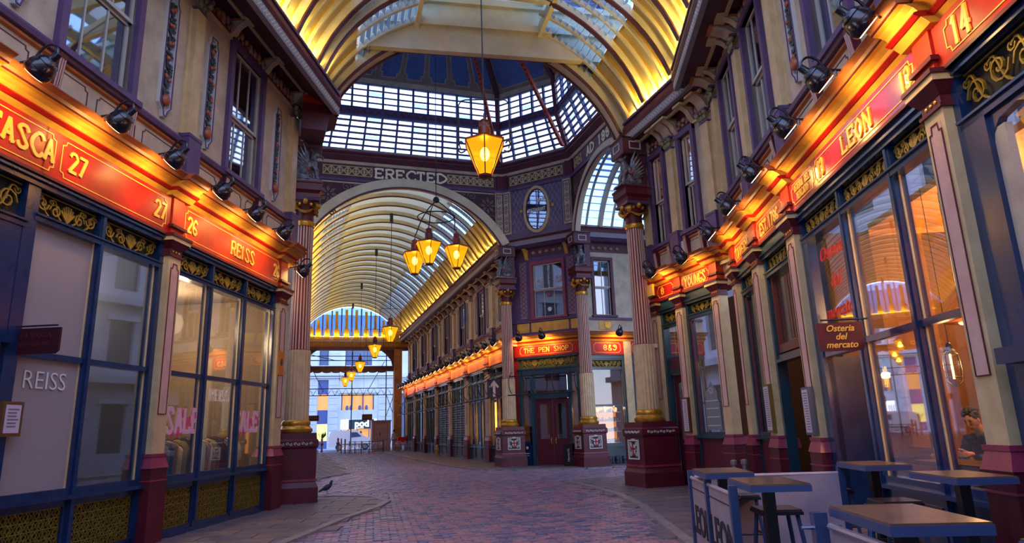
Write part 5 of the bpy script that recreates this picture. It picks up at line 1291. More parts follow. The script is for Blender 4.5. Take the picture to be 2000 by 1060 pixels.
for i, ((x, y), rz, ox, l) in enumerate(GR):
    x2, y2 = x-.0, y-.12
    if i == 0: g0.location = (x2, y2, 8.17); g0.rotation_euler = (0, 0, rz); g0['label'] = l
    else: dup(g0, (x2-(.1 if i != 3 else 0), y2, 8.17), rz, l)
for o in list(bpy.data.objects):
    if o.name.startswith('griffin_statue') and o.parent is None: o.scale = (1.22, 1.2, .96)

# ================================================================== goose-neck lamps
LAMPGLOW = mat('lamp_reflector_glow', 'ffe9b0', .4, emit='ffe2a0', es=9)
def make_gooseneck():
    t = thing('gooseneck_lamp', None, 'lamp')
    MB().tube(catmull([(-.05, 0, .02), (.1, 0, .03), (.22, 0, .06), (.32, 0, .2), (.44, 0, .26), (.54, 0, .2), (.56, 0, .1)]), .018, 8).mk('curved_arm', BLACK, t, smooth=True)
    MB().tube([(.1, 0, .03), (.1, 0, -.06)], .016, 6).mk('arm_foot', BLACK, t)
    rot = Matrix.Rotation(radians(48), 3, 'Y')
    def F(a, b, c): v = rot @ Vector((a, b, c)); return (v.x+.56, v.y, v.z+.1)
    s = MB(F); s.lathe([(.05, .02), (.055, -.09), (.06, -.1), (.11, -.12), (.145, -.17), (.135, -.18), (.165, -.23), (.18, -.29), (.172, -.30), (.185, -.345), (.165, -.40), (.15, -.41)], n=20)
    s.mk('lamp_shade', BLACK, t, smooth=True)
    g = MB(F); g.lathe([(.145, -.405), (.14, -.414), (.02, -.416)], n=16); g.mk('lamp_glow', LAMPGLOW, t)
    return t, F
gl0, GF = make_gooseneck()
LCOL = (1, .55, .13)
def place_lamp(loc, rz, label, e=60, first=[True], group=None, sc=1, spot=True):
    if first[0]: o = gl0; first[0] = False; o.location = loc; o.rotation_euler = (0, 0, rz); o['label'] = label; o['group'] = group
    else: o = dup(gl0, loc, rz, label, group)
    o.scale = (.88, .88, .88)
    if spot:
        R = Matrix.Rotation(rz, 3, 'Z'); p = R @ Vector(GF(0, 0, -.36))+Vector((0, 0, -.1))
        tg = R @ Vector((-.35, 0, -.36))
        light('lamp_light', 'SPOT', (p.x, p.y, p.z), e*LE, LCOL, None, size=.16, spot=radians(150), blend=1)
        l = bpy.data.objects[-1] if 0 else SC.collection.objects[-1]
        l.location = p; l.rotation_euler = (tg-p).to_track_quat('-Z', 'Y').to_euler()
        l.parent = o; l.matrix_parent_inverse = Matrix.Identity(4)
        Ri = Matrix.Rotation(-rz, 3, 'Z'); l.location = Ri @ p; l.rotation_euler = (Ri @ (tg-p)).to_track_quat('-Z', 'Y').to_euler()
    return o
ang_s = atan2(SN[1], SN[0])      # direction pointing to +lat
LE = .45
gL = 'black goose-neck lamps over the left shop signs'
nm = ['above the cut-off sign at the edge', 'above the number 27', 'between the 27 sign and the first fruit panel', 'at the left end of the sign numbered 26', 'above the middle of the sign numbered 26', 'above the right end of the sign numbered 26', 'nearest the left fluted column']
for i, s in enumerate([5.15, 6.52, 7.92, 9.24, 10.72, 12.02, 13.35]):
    x, y, z = LW(s, .42, LLIP-.02); place_lamp((x, y, z), ang_s, ('black goose-neck lamp ' if i else 'black goose-neck lamp at the left edge ')+nm[i], group=gL, e=95)
x, y, z = (.05, 16.6, 5.6); place_lamp((x-.35, y, z), radians(-20), 'black goose-neck lamp beside the left column with its lit face showing', e=60, group=gL)
gR = 'black goose-neck lamps over the right shop signs'
nm = ['above the number 14 corner', 'large beside the 13 at the top right', 'over the violet-red sign of the orange-lit shop', 'above the small two-line gold lettered sign', 'above the EST. 1786 sign', 'above the TAVERN sign', 'at the bend of the right wall']
for i, s in enumerate([5.1, 6.45, 7.63, 8.97, 10.74, 12.5, 14.3]):
    x, y, z = RG(s, .42, RLIP-.02); place_lamp((x, y, z), ang_s+pi, 'black goose-neck lamp '+nm[i], group=gR, e=95)
for i, s in enumerate([13.35, 14.85, 15.8][:2]):
    x, y, z = BW(s, .42, 5.54); place_lamp((x, y, z), pi, 'black goose-neck lamp '+['just past the bend of the right wall', 'above the narrow red door near the column'][i], group=gR, e=80)
for i, (s, d, F_, rz) in enumerate(((.75, .42, PW, radians(-135)), (1.85, .42, PW, radians(-135)), (12.9, .42, AW, radians(-90)))):
    x, y, z = F_(s, d, 5.48); place_lamp((x, y, z), rz, 'black goose-neck lamp '+['on the left over the corner shop sign', 'on the right over the corner shop sign', 'above the 8 & 9 sign'][i], group='black goose-neck lamps over the corner shop', e=85)
ORD = 'first second third fourth fifth sixth seventh eighth ninth tenth eleventh twelfth thirteenth fourteenth fifteenth sixteenth seventeenth eighteenth nineteenth twentieth twenty-first twenty-second twenty-third twenty-fourth'.split()
for i in range(22):
    s = 28.6+i*1.42; x, y, z = NW(s, .42, 5.48); place_lamp((x, y, z), pi, ORD[i]+' black goose-neck lamp of the far avenue row, counted from the fluted column', group='goose-neck lamps along the far avenue', e=75, spot=(i % 2 == 0))

# ================================================================== hexagonal lanterns
LBULB = mat('lantern_bulb', 'fff2c0', .4, emit='ffe690', es=22)
def lanternglass():
    m = bpy.data.materials.new('amber_lantern_glass'); m.use_nodes = True; t = m.node_tree; n = t.nodes; n.clear()
    o = n.new('ShaderNodeOutputMaterial'); tr = n.new('ShaderNodeBsdfTransparent'); tr.inputs[0].default_value = lin('f7c860')
    e = n.new('ShaderNodeEmission'); e.inputs[0].default_value = lin('ffb818'); e.inputs[1].default_value = .75
    mx = n.new('ShaderNodeMixShader'); mx.inputs[0].default_value = .62
    t.links.new(tr.outputs[0], mx.inputs[1]); t.links.new(e.outputs[0], mx.inputs[2]); t.links.new(mx.outputs[0], o.inputs[0]); return m
LGLASS = lanternglass(); LMET = mat('lantern_red_brown', '7a2c14', .35, col2='561c10', scale=8)
def make_lantern(hoop=True, rod=4.0, n=6):
    t = thing('hanging_lantern', None, 'lantern')       # origin at the bottom of the glass
    R, r, H = .44, .14, .72
    for k in range(n):
        a, b = 2*pi*k/n+pi/6, 2*pi*(k+1)/n+pi/6
        MB().add([(r*cos(a), r*sin(a), 0), (r*cos(b), r*sin(b), 0), (R*cos(b), R*sin(b), H), (R*cos(a), R*sin(a), H)], [(0, 1, 2, 3)]).mk('glass_pane', LGLASS, t)
        MB().tube([(r*cos(a), r*sin(a), 0), (R*cos(a), R*sin(a), H)], .013, 5).mk('corner_bar', LMET, t)
    MB().lathe([(.02, -.05), (.15, -.03), (.155, .01), (.1, .012)], n=n, ph=pi/6).mk('lantern_foot', LMET, t)
    MB().lathe([(.42, H-.01), (.465, H), (.465, H+.03), (.2, H+.13), (.15, H+.15)], n=n, ph=pi/6).mk('lantern_roof', LMET, t)
    MB().lathe([(.13, H+.13), (.135, H+.34), (.11, H+.37), (.1, H+.46), (.115, H+.49), (.07, H+.53), (.02, H+.56), (.012, H+.68)], n=14).mk('lantern_chimney', LMET, t, smooth=True)
    MB().blob((0, 0, H*.66), (.10, .10, .15), 12, 8).mk('lit_bulb', LBULB, t, smooth=True)
    if hoop:
        w = .53; top = H+1.0
        MB().tube([(-w+.03, 0, H-.12), (-w, 0, H), (-w, 0, top-.12), (-w+.05, 0, top-.03), (-w+.15, 0, top), (w-.15, 0, top), (w-.05, 0, top-.03), (w, 0, top-.12), (w, 0, H), (w-.03, 0, H-.12)], .014, 6).mk('hoop_frame', IRON, t)
        b = MB()
        for s_ in (-1, 1): b.tube(catmull([(s_*.44, 0, H), (s_*.5, 0, H+.05), (s_*.56, 0, H-.08), (s_*.5, 0, H-.2), (s_*.4, 0, H-.16)]), .016, 6)
        b.mk('scroll_bracket', IRON, t)
        MB().tube([(0, 0, top), (0, 0, top+rod)], .016, 6).mk('hanging_rod', IRON, t)
    light('lantern_light', 'POINT', (0, 0, H*.5), 90, (1, .58, .2), t, size=.12)
    return t
lan = make_lantern(rod=4.6); lan.location = (3.48, 12.2, 6.66); lan.rotation_euler = (0, 0, radians(-16))
lan['label'] = 'large lit amber lantern hanging nearest, before the ERECTED frieze'; lan['group'] = 'amber lanterns'
lan2 = make_lantern(rod=4.75)
gN = 'amber lanterns receding down the far avenue'
RC_ = []
lab = ['lit amber lantern, nearest of the row down the far avenue', 'second lit amber lantern of the row down the far avenue', 'third lit amber lantern of the row down the far avenue', 'fourth lit amber lantern of the row down the far avenue', 'pale lit lantern, lowest and furthest in the row']
for i, (x, y) in enumerate(((4.3, 33.3), (4.3, 40.4), (4.3, 50.5), (4.3, 58.9), (3.95, 61.2))):
    z = 6.0 if i < 4 else 5.7
    if i == 0: lan2.location = (x, y, z); lan2['label'] = lab[0]; lan2['group'] = gN; o = lan2
    else: o = dup(lan2, (x, y, z), 0, lab[i], gN)
    RC_.append((o, x, y, z)) if i < 4 else None
for o, x, y, z in RC_: MB().lathe([(.09, 12.35), (.09, 12.8)], x, y, n=8).mk('rod_cover', IRON, o).matrix_parent_inverse = Matrix.Translation((-x, -y, -z))
lc = make_lantern(hoop=False)
CB = [(3.74, 22.5, 7.0, 'left lantern of the triple cluster under the dome'), (4.0, 21.2, 7.05, 'nearest, middle lantern of the triple cluster under the dome'), (5.07, 21.7, 7.08, 'right lantern of the triple cluster under the dome')]
for i, (x, y, z, l) in enumerate(CB):
    if i == 0: lc.location = (x, y, z); lc['label'] = l; lc['group'] = 'lantern cluster under the dome'
    else: dup(lc, (x, y, z), 0, l)
hc = thing('lantern_hanger', 'iron hanger with ring and three curved arms carrying the cluster', 'hanger', (4.4, 21.9, 9.6))
MB().tube([(4.4, 21.9, 9.6), (4.4, 21.9, 22.5)], .014, 6).mk('hanging_rod', IRON, hc)
MB().lathe([(.03, 9.5), (.1, 9.52), (.12, 9.6), (.09, 9.68), (.03, 9.72)], 4.4, 21.9, n=10).mk('hub', IRON, hc)
MB().tube([(4.4+.66*cos(2*pi*k/28), 21.9+.66*sin(2*pi*k/28), 8.95) for k in range(28)], .02, 6, closed=True).mk('ring', IRON, hc)
for x, y, z, l in CB:
    dx, dy = x-4.4, y-21.9; L = hypot(dx, dy); u = (dx/L, dy/L)
    P = [(4.4, 21.9, 9.58), (4.4+u[0]*.35, 21.9+u[1]*.35, 9.3), (4.4+u[0]*.64, 21.9+u[1]*.64, 8.9), (4.4+dx*.92, 21.9+dy*.92, 8.5), (x, y, z+1.4)]
    MB().tube(catmull(P), .02, 6).mk('curved_arm', IRON, hc)

# ================================================================== outdoor tables, stools, barrier (all set square to the street)
WOOD = mat('worn_table_wood', '7a5a42', .28, col2='5a4234', scale=5, bump=.2, bscale=18, coat=.3)
SLATE = mat('blue_grey_metal', '3a4a72', .35, coat=.2); BKM = mat('black_table_metal', '0e0e14', .35)
def make_table(w=.48, l=.78, h=1.045):
    t = thing('high_table', None, 'table')
    MB().box(-w/2, w/2, -l/2, l/2, h-.012, h).mk('table_top', WOOD, t)
    MB().box(-w/2-.006, w/2+.006, -l/2-.006, l/2+.006, h-.062, h-.012).mk('table_edge', SLATE, t)
    MB().box(-.045, .045, -.045, .045, .03, h-.06).mk('table_post', BKM, t)
    MB().box(-.2, .2, -.24, .24, 0, .03).mk('table_base', BKM, t)
    return t
RZ = -SK
tb = make_table(); gT = 'high tables outside the orange-lit windows'
TB = [(1.79, 3.97, 'nearest high table, large at the bottom right with wood top'), (1.70, 6.2, 'high table in the middle of the barrier corner, wood top'), (1.62, 7.62, 'furthest high table, behind the barrier corner'), (3.42, 6.38, 'high table close to the nearest right pilaster'), (3.42, 8.12, 'high table against the window beneath the hanging maroon sign'), (2.1, 2.72, 'high table cut off at the lower right corner')]
for i, (la, s, l) in enumerate(TB):
    x, y = la*SN[0]+s*SD[0], la*SN[1]+s*SD[1]
    if i == 0: tb.location = (x, y, .035); tb.rotation_euler = (0, 0, RZ); tb['label'] = l; tb['group'] = gT
    else: dup(tb, (x, y, .035), RZ, l, gT)
def make_stool(h=.72):
    t = thing('bar_stool', None, 'stool')
    MB().box(-.19, .19, -.19, .19, h-.02, h).mk('seat', mat('stool_seat_wood', '3a2620', .3, coat=.4), t)
    MB().box(-.2, .2, -.2, .2, h-.05, h-.02).mk('seat_rim', BKM, t)
    for sx in (-1, 1):
        for sy in (-1, 1): MB().tube([(sx*.15, sy*.15, h-.04), (sx*.22, sy*.22, 0)], .022, 5).mk('leg', SLATE, t)
    for a, b in (((-1, -1), (1, -1)), ((1, -1), (1, 1)), ((1, 1), (-1, 1)), ((-1, 1), (-1, -1))):
        MB().tube([(a[0]*.19, a[1]*.19, .3), (b[0]*.19, b[1]*.19, .3)], .012, 5).mk('stretcher', BKM, t)
    return t
sto = make_stool(); gS = 'black bar stools at the high tables'
for i, (la, s, l) in enumerate(((1.98, 7.02, 'bar stool behind the middle high table'), (1.95, 8.35, 'bar stool beside the furthest high table'), (3.3, 7.45, 'bar stool under the table below the maroon sign'), (3.15, 8.75, 'bar stool at the far side of the table under the maroon sign'), (3.0, 6.95, 'bar stool beside the table near the right pilaster'), (2.35, 4.6, 'bar stool half hidden under the nearest table'))):
    x, y = la*SN[0]+s*SD[0], la*SN[1]+s*SD[1]
    if i == 0: sto.location = (x, y, .035); sto.rotation_euler = (0, 0, RZ); sto['label'] = l; sto['group'] = gS
    else: dup(sto, (x, y, .035), RZ+i*.3 if i > 3 else RZ, l, gS)
SF = lambda a, b, c: (a*SN[0]+b*SD[0], a*SN[1]+b*SD[1], c)      # (lat, s, z)
CANV = mat('pale_canvas', 'a7959a', .8, col2='94848c', scale=3); INK = mat('canvas_ink', '15151c', .6); BARW = mat('barrier_bar', 'b5a6ac', .35, metal=.3)
bar = thing('cafe_barrier', 'pale canvas cafe barrier with blue steel posts and big black lettering', 'barrier', SF(1.43, 7.5, 0))
for la, s in ((1.43, 8.45), (1.43, 7.46), (1.43, 6.34), (3.2, 8.5)):
    MB(SF).box(la-.035, la+.035, s-.035, s+.035, .03, 1.03).mk('post', mat('barrier_post_blue', '2a3f66', .3, coat=.4), bar)
    MB(SF).box(la-.12, la+.12, s-.12, s+.12, .03, .05).mk('post_foot', BKM, bar)
    kn = MB(SF); kn.blob((la+.05, s, .93), (.018, .018, .018), 6, 4); kn.mk('clip', mat('steel_clip', '8890a8', .2, metal=.8), bar)
for s0, s1, tx in ((7.5, 8.41, 'LEON'), (6.38, 7.42, 'LEON')):
    MB(SF).tube([(1.43, s0, .95), (1.43, s1, .95)], .022, 8).mk('top_bar', BARW, bar)
    cv = MB(SF).box(1.425, 1.435, s0+.02, s1-.02, .12, .94).mk('canvas', CANV, bar)
    MB(SF).box(1.42, 1.424, s0+.02, s1-.02, .835, .845).mk('canvas_seam', INK, cv)
    FL = lambda a, b, c: SF(1.42-b, a, c)
    btext('lettering', tx, FL, (s0+s1)/2, .36, .42, .0, -1, INK, cv, off=.012)
    bpy.data.objects[-1] if 0 else None
MB(SF).tube([(1.45, 8.46, .95), (3.17, 8.5, .95)], .022, 8).mk('top_bar', BARW, bar); MB(SF).box(1.47, 3.16, 8.47, 8.48, .1, .94).mk('canvas', CANV, bar)
bar2 = thing('cafe_barrier', 'short canvas barrier section starting at the post before the nearest table', 'barrier', SF(1.5, 4.2, 0))
MB(SF).box(1.47, 1.55, 4.42, 4.5, .03, 1.03).mk('post', MATS['barrier_post_blue'], bar2)
MB(SF).tube([(1.4, 4.46, .94), (1.64, 4.46, .94)], .012, 6).mk('clip', MATS['steel_clip'], bar2)
MB(SF).tube([(1.56, 4.42, .95), (1.60, 2.4, .95)], .022, 8).mk('top_bar', BARW, bar2); MB(SF).add([(1.56, 4.4, .1), (1.60, 2.4, .1), (1.60, 2.4, .94), (1.56, 4.4, .94), (1.57, 4.4, .1), (1.61, 2.4, .1), (1.61, 2.4, .94), (1.57, 4.4, .94)], [(0, 1, 2, 3), (4, 7, 6, 5), (0, 4, 5, 1), (3, 2, 6, 7)]).mk('canvas', CANV, bar2)
# twin steel bollards by the Tavern
for k, (la, s) in enumerate(((2.75, 11.9), (2.95, 12.0))):
    b = MB(SF); b.lathe([(.035, .03), (.035, .86), (.055, .87), (.055, .93), (.03, .95)], la, s, n=12); b.mk('steel_post', mat('brushed_steel', '8e8a92', .3, metal=.8), label=['left of the two slim steel posts beside the pub wall', 'right of the two slim steel posts beside the pub wall'][k], cat='post')

# ================================================================== signs, menus, camera, notices
MAR2 = mat('sign_maroon', '5a1424', .4, col2='4a101e', scale=4)
os_ = thing('hanging_sign', 'maroon hanging sign with three lines of gold script beside the orange-lit window', 'sign', SF(3.5, 8.7, 2.4))
FO = lambda a, b, c: SF(a, 8.7-b, c)
MB(FO).poly([(3.24, 2.42), (3.76, 2.42), (3.8, 2.46), (3.8, 2.78), (3.22, 2.78)], -.015, .015).mk('sign_plate', MAR2, os_)
for k, w_ in enumerate(('Osteria', 'del', 'mercato')): btext('lettering', w_, FO, 3.51, 2.67-k*.105, .115, .018, 1, GOLDLINE, os_, shear=.3, off=.002)
MB(FO).tube([(3.3, 0, 2.82), (3.88, 0, 2.82)], .012, 6).mk('sign_bracket', IRON, os_)
ls_ = thing('hanging_sign', 'dark maroon hanging sign at the left edge above the frosted pane', 'sign', SF(-6.45, 7.5, 2.66))
FO2 = lambda a, b, c: SF(a, 7.5-b, c)
MB(FO2).poly([(-6.78, 2.66), (-6.2, 2.66), (-6.15, 2.7), (-6.15, 2.98), (-6.78, 2.98)], -.015, .015).mk('sign_plate', mat('sign_dark_maroon', '3c0f18', .4), ls_)
btext('lettering', 'LA TASCA', FO2, -6.46, 2.86, .09, .017, 1, mat('dull_red_letters', '5e1e26', .5), ls_); btext('lettering', 'RESTAURANT', FO2, -6.46, 2.76, .07, .017, 1, MATS['dull_red_letters'], ls_)
MB(FO2).tube([(-6.85, 0, 3.01), (-6.2, 0, 3.01)], .012, 6).mk('sign_bracket', IRON, ls_)
def menu(F, s0, s1, z0, z1, d, label, frame, paper='c8bcc4', head=None):
    t = thing('menu_case', label, 'menu', F((s0+s1)/2, d, z0))
    MB(F).box(s0, s1, d-.05, d+.03, z0, z1).mk('menu_frame', frame, t); MB(F).box(s0+.04, s1-.04, d+.03, d+.035, z0+.04, z1-.04).mk('menu_sheet', mat('menu_paper_'+paper, paper, .4), t)
    ln = MB(F); 
    for k in range(int((z1-z0-.14)/.04)): ln.box(s0+.07, s1-.07-(.03 if k % 3 else 0), d+.036, d+.038, z1-.1-k*.04, z1-.085-k*.04)
    ln.mk('print_lines', mat('menu_print', '7a6a72', .6), t, kind='stuff'); return t
menu(LW, 7.36, 7.66, 1.69, 2.1, .08, 'drinks menu in a brown wooden frame at the far left window', mat('brown_frame', '6a4426', .4))
menu(RG, 10.8, 11.12, 1.34, 2.08, .22, 'grey menu case on the pilaster left of the orange-lit shopfront', mat('grey_case', '4a5060', .4))
menu(RG, 12.92, 13.28, 1.36, 2.25, .2, 'tall gold-edged menu case on the pilaster between EST. 1786 and TAVERN', mat('brass_case', '6e5a20', .35))
menu(BG, 14.5, 14.78, 1.34, 2.2, .2, 'narrow brown menu case on the pilaster beside the red door', mat('wood_case', '5a3018', .4))
cc = thing('security_camera', 'small white security camera above the red door', 'camera', BW(15.85, .3, 3.6)); CW = mat('white_plastic', 'cfc6c0', .3)
MB(BW).box(15.8, 15.9, .05, .35, 3.6, 3.7).mk('camera_body', CW, cc); MB(BW).box(15.84, 15.86, -.05, .1, 3.64, 3.66).mk('camera_arm', CW, cc)
pb = MB(BW).box(15.1, 15.4, .5, .56, 4.9, 5.2).mk('ochre_plaque', COVE, label='small yellow square plaque hanging by the near right column', cat='sign')
jb = MB(BW).box(14.1, 14.3, .0, .12, 5.85, 6.15).mk('junction_box', CW, label='pale junction box on the wall left of the first return window', cat='box')
for k_, (w_, z_) in enumerate((('Osteria', 3.95), ('del', 3.5), ('mercato', 3.05))): btext('red_window_lettering', w_, RG, 9.9, z_, .3, -.04, -1, mat('red_vinyl', 'd0281c', .5), s13, shear=.3)
# REISS window lettering and SALE stickers
btext('window_lettering', 'REISS', LW, 8.08, 2.28, .33, -.015, 1, LETWHITE, bpy.data.objects['shopfront'], off=-.004)
btext('window_lettering', 'REISS', LW, 12.48, 2.28, .34, -.015, 1, LETWHITE, bpy.data.objects['shopfront.001'], off=-.002)
PINKS = mat('pink_sale_letters', 'd84a78', .5); 
for a in (11.4, 13.75):
    st = MB(LW); slab(st, 'SALE', a-.1, 1.72, .38, -.018, -.015, wt=.2, fit=.95); st.mk('sale_lettering', mat('pale_pink_letters', 'e6b8c8', .5), bpy.data.objects['shopfront.001'])
    dr = MB(LW); rnd = random.Random(2)
    for k in range(16): dr.blob((a-.45+rnd.random()*.9, -.02, 1.68+rnd.random()*.4), (.05, .003, .08), 7, 4)
    dr.mk('sale_splash', PINKS, bpy.data.objects['shopfront.001'])
# ================================================================== interiors
def room(F, s0, s1, d0, d1, z1, nm, wall, flr, name_floor=True):
    t = thing(nm, None, None, F((s0+s1)/2, (d0+d1)/2, 0), kind='structure')
    MB(F).box(s0, s1, d1-.1, d1, 0, z1).mk('back_wall', wall, t); MB(F).box(s0-.1, s0, d1, d0, 0, z1).mk('side_wall', wall, t); MB(F).box(s1, s1+.1, d1, d0, 0, z1).mk('side_wall', wall, t)
    MB(F).box(s0, s1, d1, d0, z1, z1+.1).mk('shop_ceiling', wall, t); MB(F).box(s0, s1, d1, d0, -.03, .04).mk('shop_floor', flr, t)
    return t
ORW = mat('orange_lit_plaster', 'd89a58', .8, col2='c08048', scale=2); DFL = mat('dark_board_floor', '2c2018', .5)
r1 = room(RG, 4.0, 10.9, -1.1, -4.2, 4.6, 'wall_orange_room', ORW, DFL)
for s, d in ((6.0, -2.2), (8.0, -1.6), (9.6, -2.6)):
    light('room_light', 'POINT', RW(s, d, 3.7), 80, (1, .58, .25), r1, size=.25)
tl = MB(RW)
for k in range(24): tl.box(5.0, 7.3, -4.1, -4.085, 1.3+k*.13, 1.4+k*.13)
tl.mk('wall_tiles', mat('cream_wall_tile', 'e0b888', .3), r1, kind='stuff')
art = thing('round_wall_art', 'round red and yellow wall piece with dark rim behind the seated person', 'artwork', RW(7.2, -3.9, 1.9))
def disc(F, s, z, r, d0, d1, n=28): return MB(F).poly([(s+r*cos(2*pi*k/n), z+r*sin(2*pi*k/n)) for k in range(n)], d0, d1)
disc(RW, 7.75, 2.3, .75, -3.95, -3.9).mk('rim', BKM, art); disc(RW, 7.75, 2.3, .68, -3.9, -3.88).mk('face', mat('art_yellow', 'd89820', .5), art); MB(RW).poly([(7.1, 2.35), (8.4, 2.35), (8.3, 2.7), (7.75, 2.95), (7.2, 2.7)], -3.88, -3.87).mk('red_field', mat('art_red', 'b43818', .5), art)
cnt = thing('window_counter', 'dark wooden bar counter running along inside the orange-lit window', 'counter', RW(8, -.55, 0)); MB(RW).box(5.4, 8.95, -.85, -.35, 1.0, 1.05).mk('counter_top', mat('dark_counter_wood', '3c2418', .35, coat=.3), cnt)
for s in (5.6, 7.2, 8.8): MB(RW).box(s-.03, s+.03, -.65, -.59, .04, 1.0).mk('counter_leg', BKM, cnt)
for k, (s, d) in enumerate(((8.6, -2.6), (7.0, -2.9))):
    t = thing('wooden_chair', ['patterned low-back chair inside, seen through the middle pane', 'dark chair inside behind the person'][k], 'chair', RW(s, d, 0.04))
    MB(RW).box(s-.22, s+.22, d-.22, d+.22, .5, .55).mk('seat', mat('chair_tan', 'a8763c', .5), t); MB(RW).box(s-.22, s+.22, d-.24, d-.2, .6, 1.15).mk('backrest', MATS['chair_tan'], t)
    bp = MB(RW)
    for q in (-1, 0, 1): bp.rib(spiral(s+q*.13, .88, .06, 0, 1.1), .02, d-.2, d-.19)
    bp.mk('back_pattern', BKM, t)
    for a in (-1, 1):
        for b in (-1, 1): MB(RW).box(s+a*.2-.02, s+a*.2+.02, d+b*.2-.02, d+b*.2+.02, .04, .5).mk('leg', BKM, t)
pn = MB(RW)
for k in range(3): pn.box(6.0, 8.9, -.1, -.06, .1+k*.25, .3+k*.25)
# cage pendants
FILA = mat('filament_glow', 'ffcf70', .4, emit='ffb040', es=14)
def cage(s, d, z, label, first=[None]):
    if first[0] is None:
        t = thing('cage_pendant', label, 'pendant lamp', group='pendant lamps in the orange-lit window'); c = MB()
        for k in range(8):
            a = 2*pi*k/8; c.tube([(.03*cos(a), .03*sin(a), .42), (.085*cos(a), .085*sin(a), .37), (.095*cos(a), .095*sin(a), .2), (.085*cos(a), .085*sin(a), .06), (.03*cos(a), .03*sin(a), 0), (0, 0, -.01)], .004, 4)
        for z_, r_ in ((.37, .086), (.24, .095), (.1, .09)): c.tube([(r_*cos(2*pi*k/16), r_*sin(2*pi*k/16), z_) for k in range(16)], .004, 4, closed=True)
        c.mk('wire_cage', BKM, t); MB().lathe([(.065, .41), (.04, .44), (.03, .5), (.01, .52)], n=10).mk('lamp_holder', BKM, t); MB().tube([(0, 0, .5), (0, 0, 2.5)], .005, 4).mk('cord', BKM, t)
        MB().tube([(0, 0, .38), (0, 0, .08)], .014, 8).mk('filament_tube', FILA, t); light('bulb_light', 'POINT', (0, 0, .25), 10, (1, .6, .25), t, size=.05); first[0] = t
        t.location = RW(s, d, z)
    else: dup(first[0], RW(s, d, z), 0, label)
cage(8.36, -.72, 1.92, 'wire cage pendant lamp with glowing tube hanging beside the seated person')
for k, (s, d, z) in enumerate(((9.0, -1.3, 2.75),)):  # added lamp standing in for lantern reflections in the window glass
    t = thing('reflection_pendant', 'small glowing orange lamp added in place of lantern reflections in the middle pane', 'pendant lamp', RW(s, d, z)); MB(lambda a, b, c, s=s, d=d, z=z: RW(s+a, d+b, z+c)).lathe([(.2, 0), (.09, .16), (.03, .2)], n=14).mk('lamp_shade', mat('reflection_pendant_shade', 'c87020', .4), t)
    MB(lambda a, b, c, s=s, d=d, z=z: RW(s+a, d+b, z+c)).blob((0, 0, .02), (.05, .05, .05), 10, 6).mk('bulb', FILA, t); MB(lambda a, b, c, s=s, d=d, z=z: RW(s+a, d+b, z+c)).tube([(0, 0, .2), (0, 0, 1.8)], .006, 4).mk('cord', BKM, t)
# seated person behind the right window, facing along the wall, holding a phone
def skin(verts, edges, radii, name, m, parent, root=0, sub=2):
    me = bpy.data.meshes.new(name); me.from_pydata(verts, edges, []); o = bpy.data.objects.new(name, me); COL.objects.link(o)
    sk = o.modifiers.new('s', 'SKIN'); 
    for i, r in enumerate(radii): me.skin_vertices[0].data[i].radius = (r, r) if not isinstance(r, tuple) else r; me.skin_vertices[0].data[i].use_root = (i == root)
    sb = o.modifiers.new('u', 'SUBSURF'); sb.levels = sb.render_levels = sub
    bpy.context.view_layer.update(); m2 = bpy.data.meshes.new_from_object(o.evaluated_get(bpy.context.evaluated_depsgraph_get())); o.modifiers.clear(); o.data = m2
    m2.materials.clear(); m2.materials.append(m); m2.polygons.foreach_set('use_smooth', [True]*len(m2.polygons))
    if parent: o.parent = parent
    return o
SKIN = mat('skin_tone', 'b07a58', .5); JACK = mat('dark_patterned_jacket', '20222e', .7, col2='4a4650', scale=22, mixpos=(.55, .62)); HAIR = mat('dark_hair', '17110e', .6)
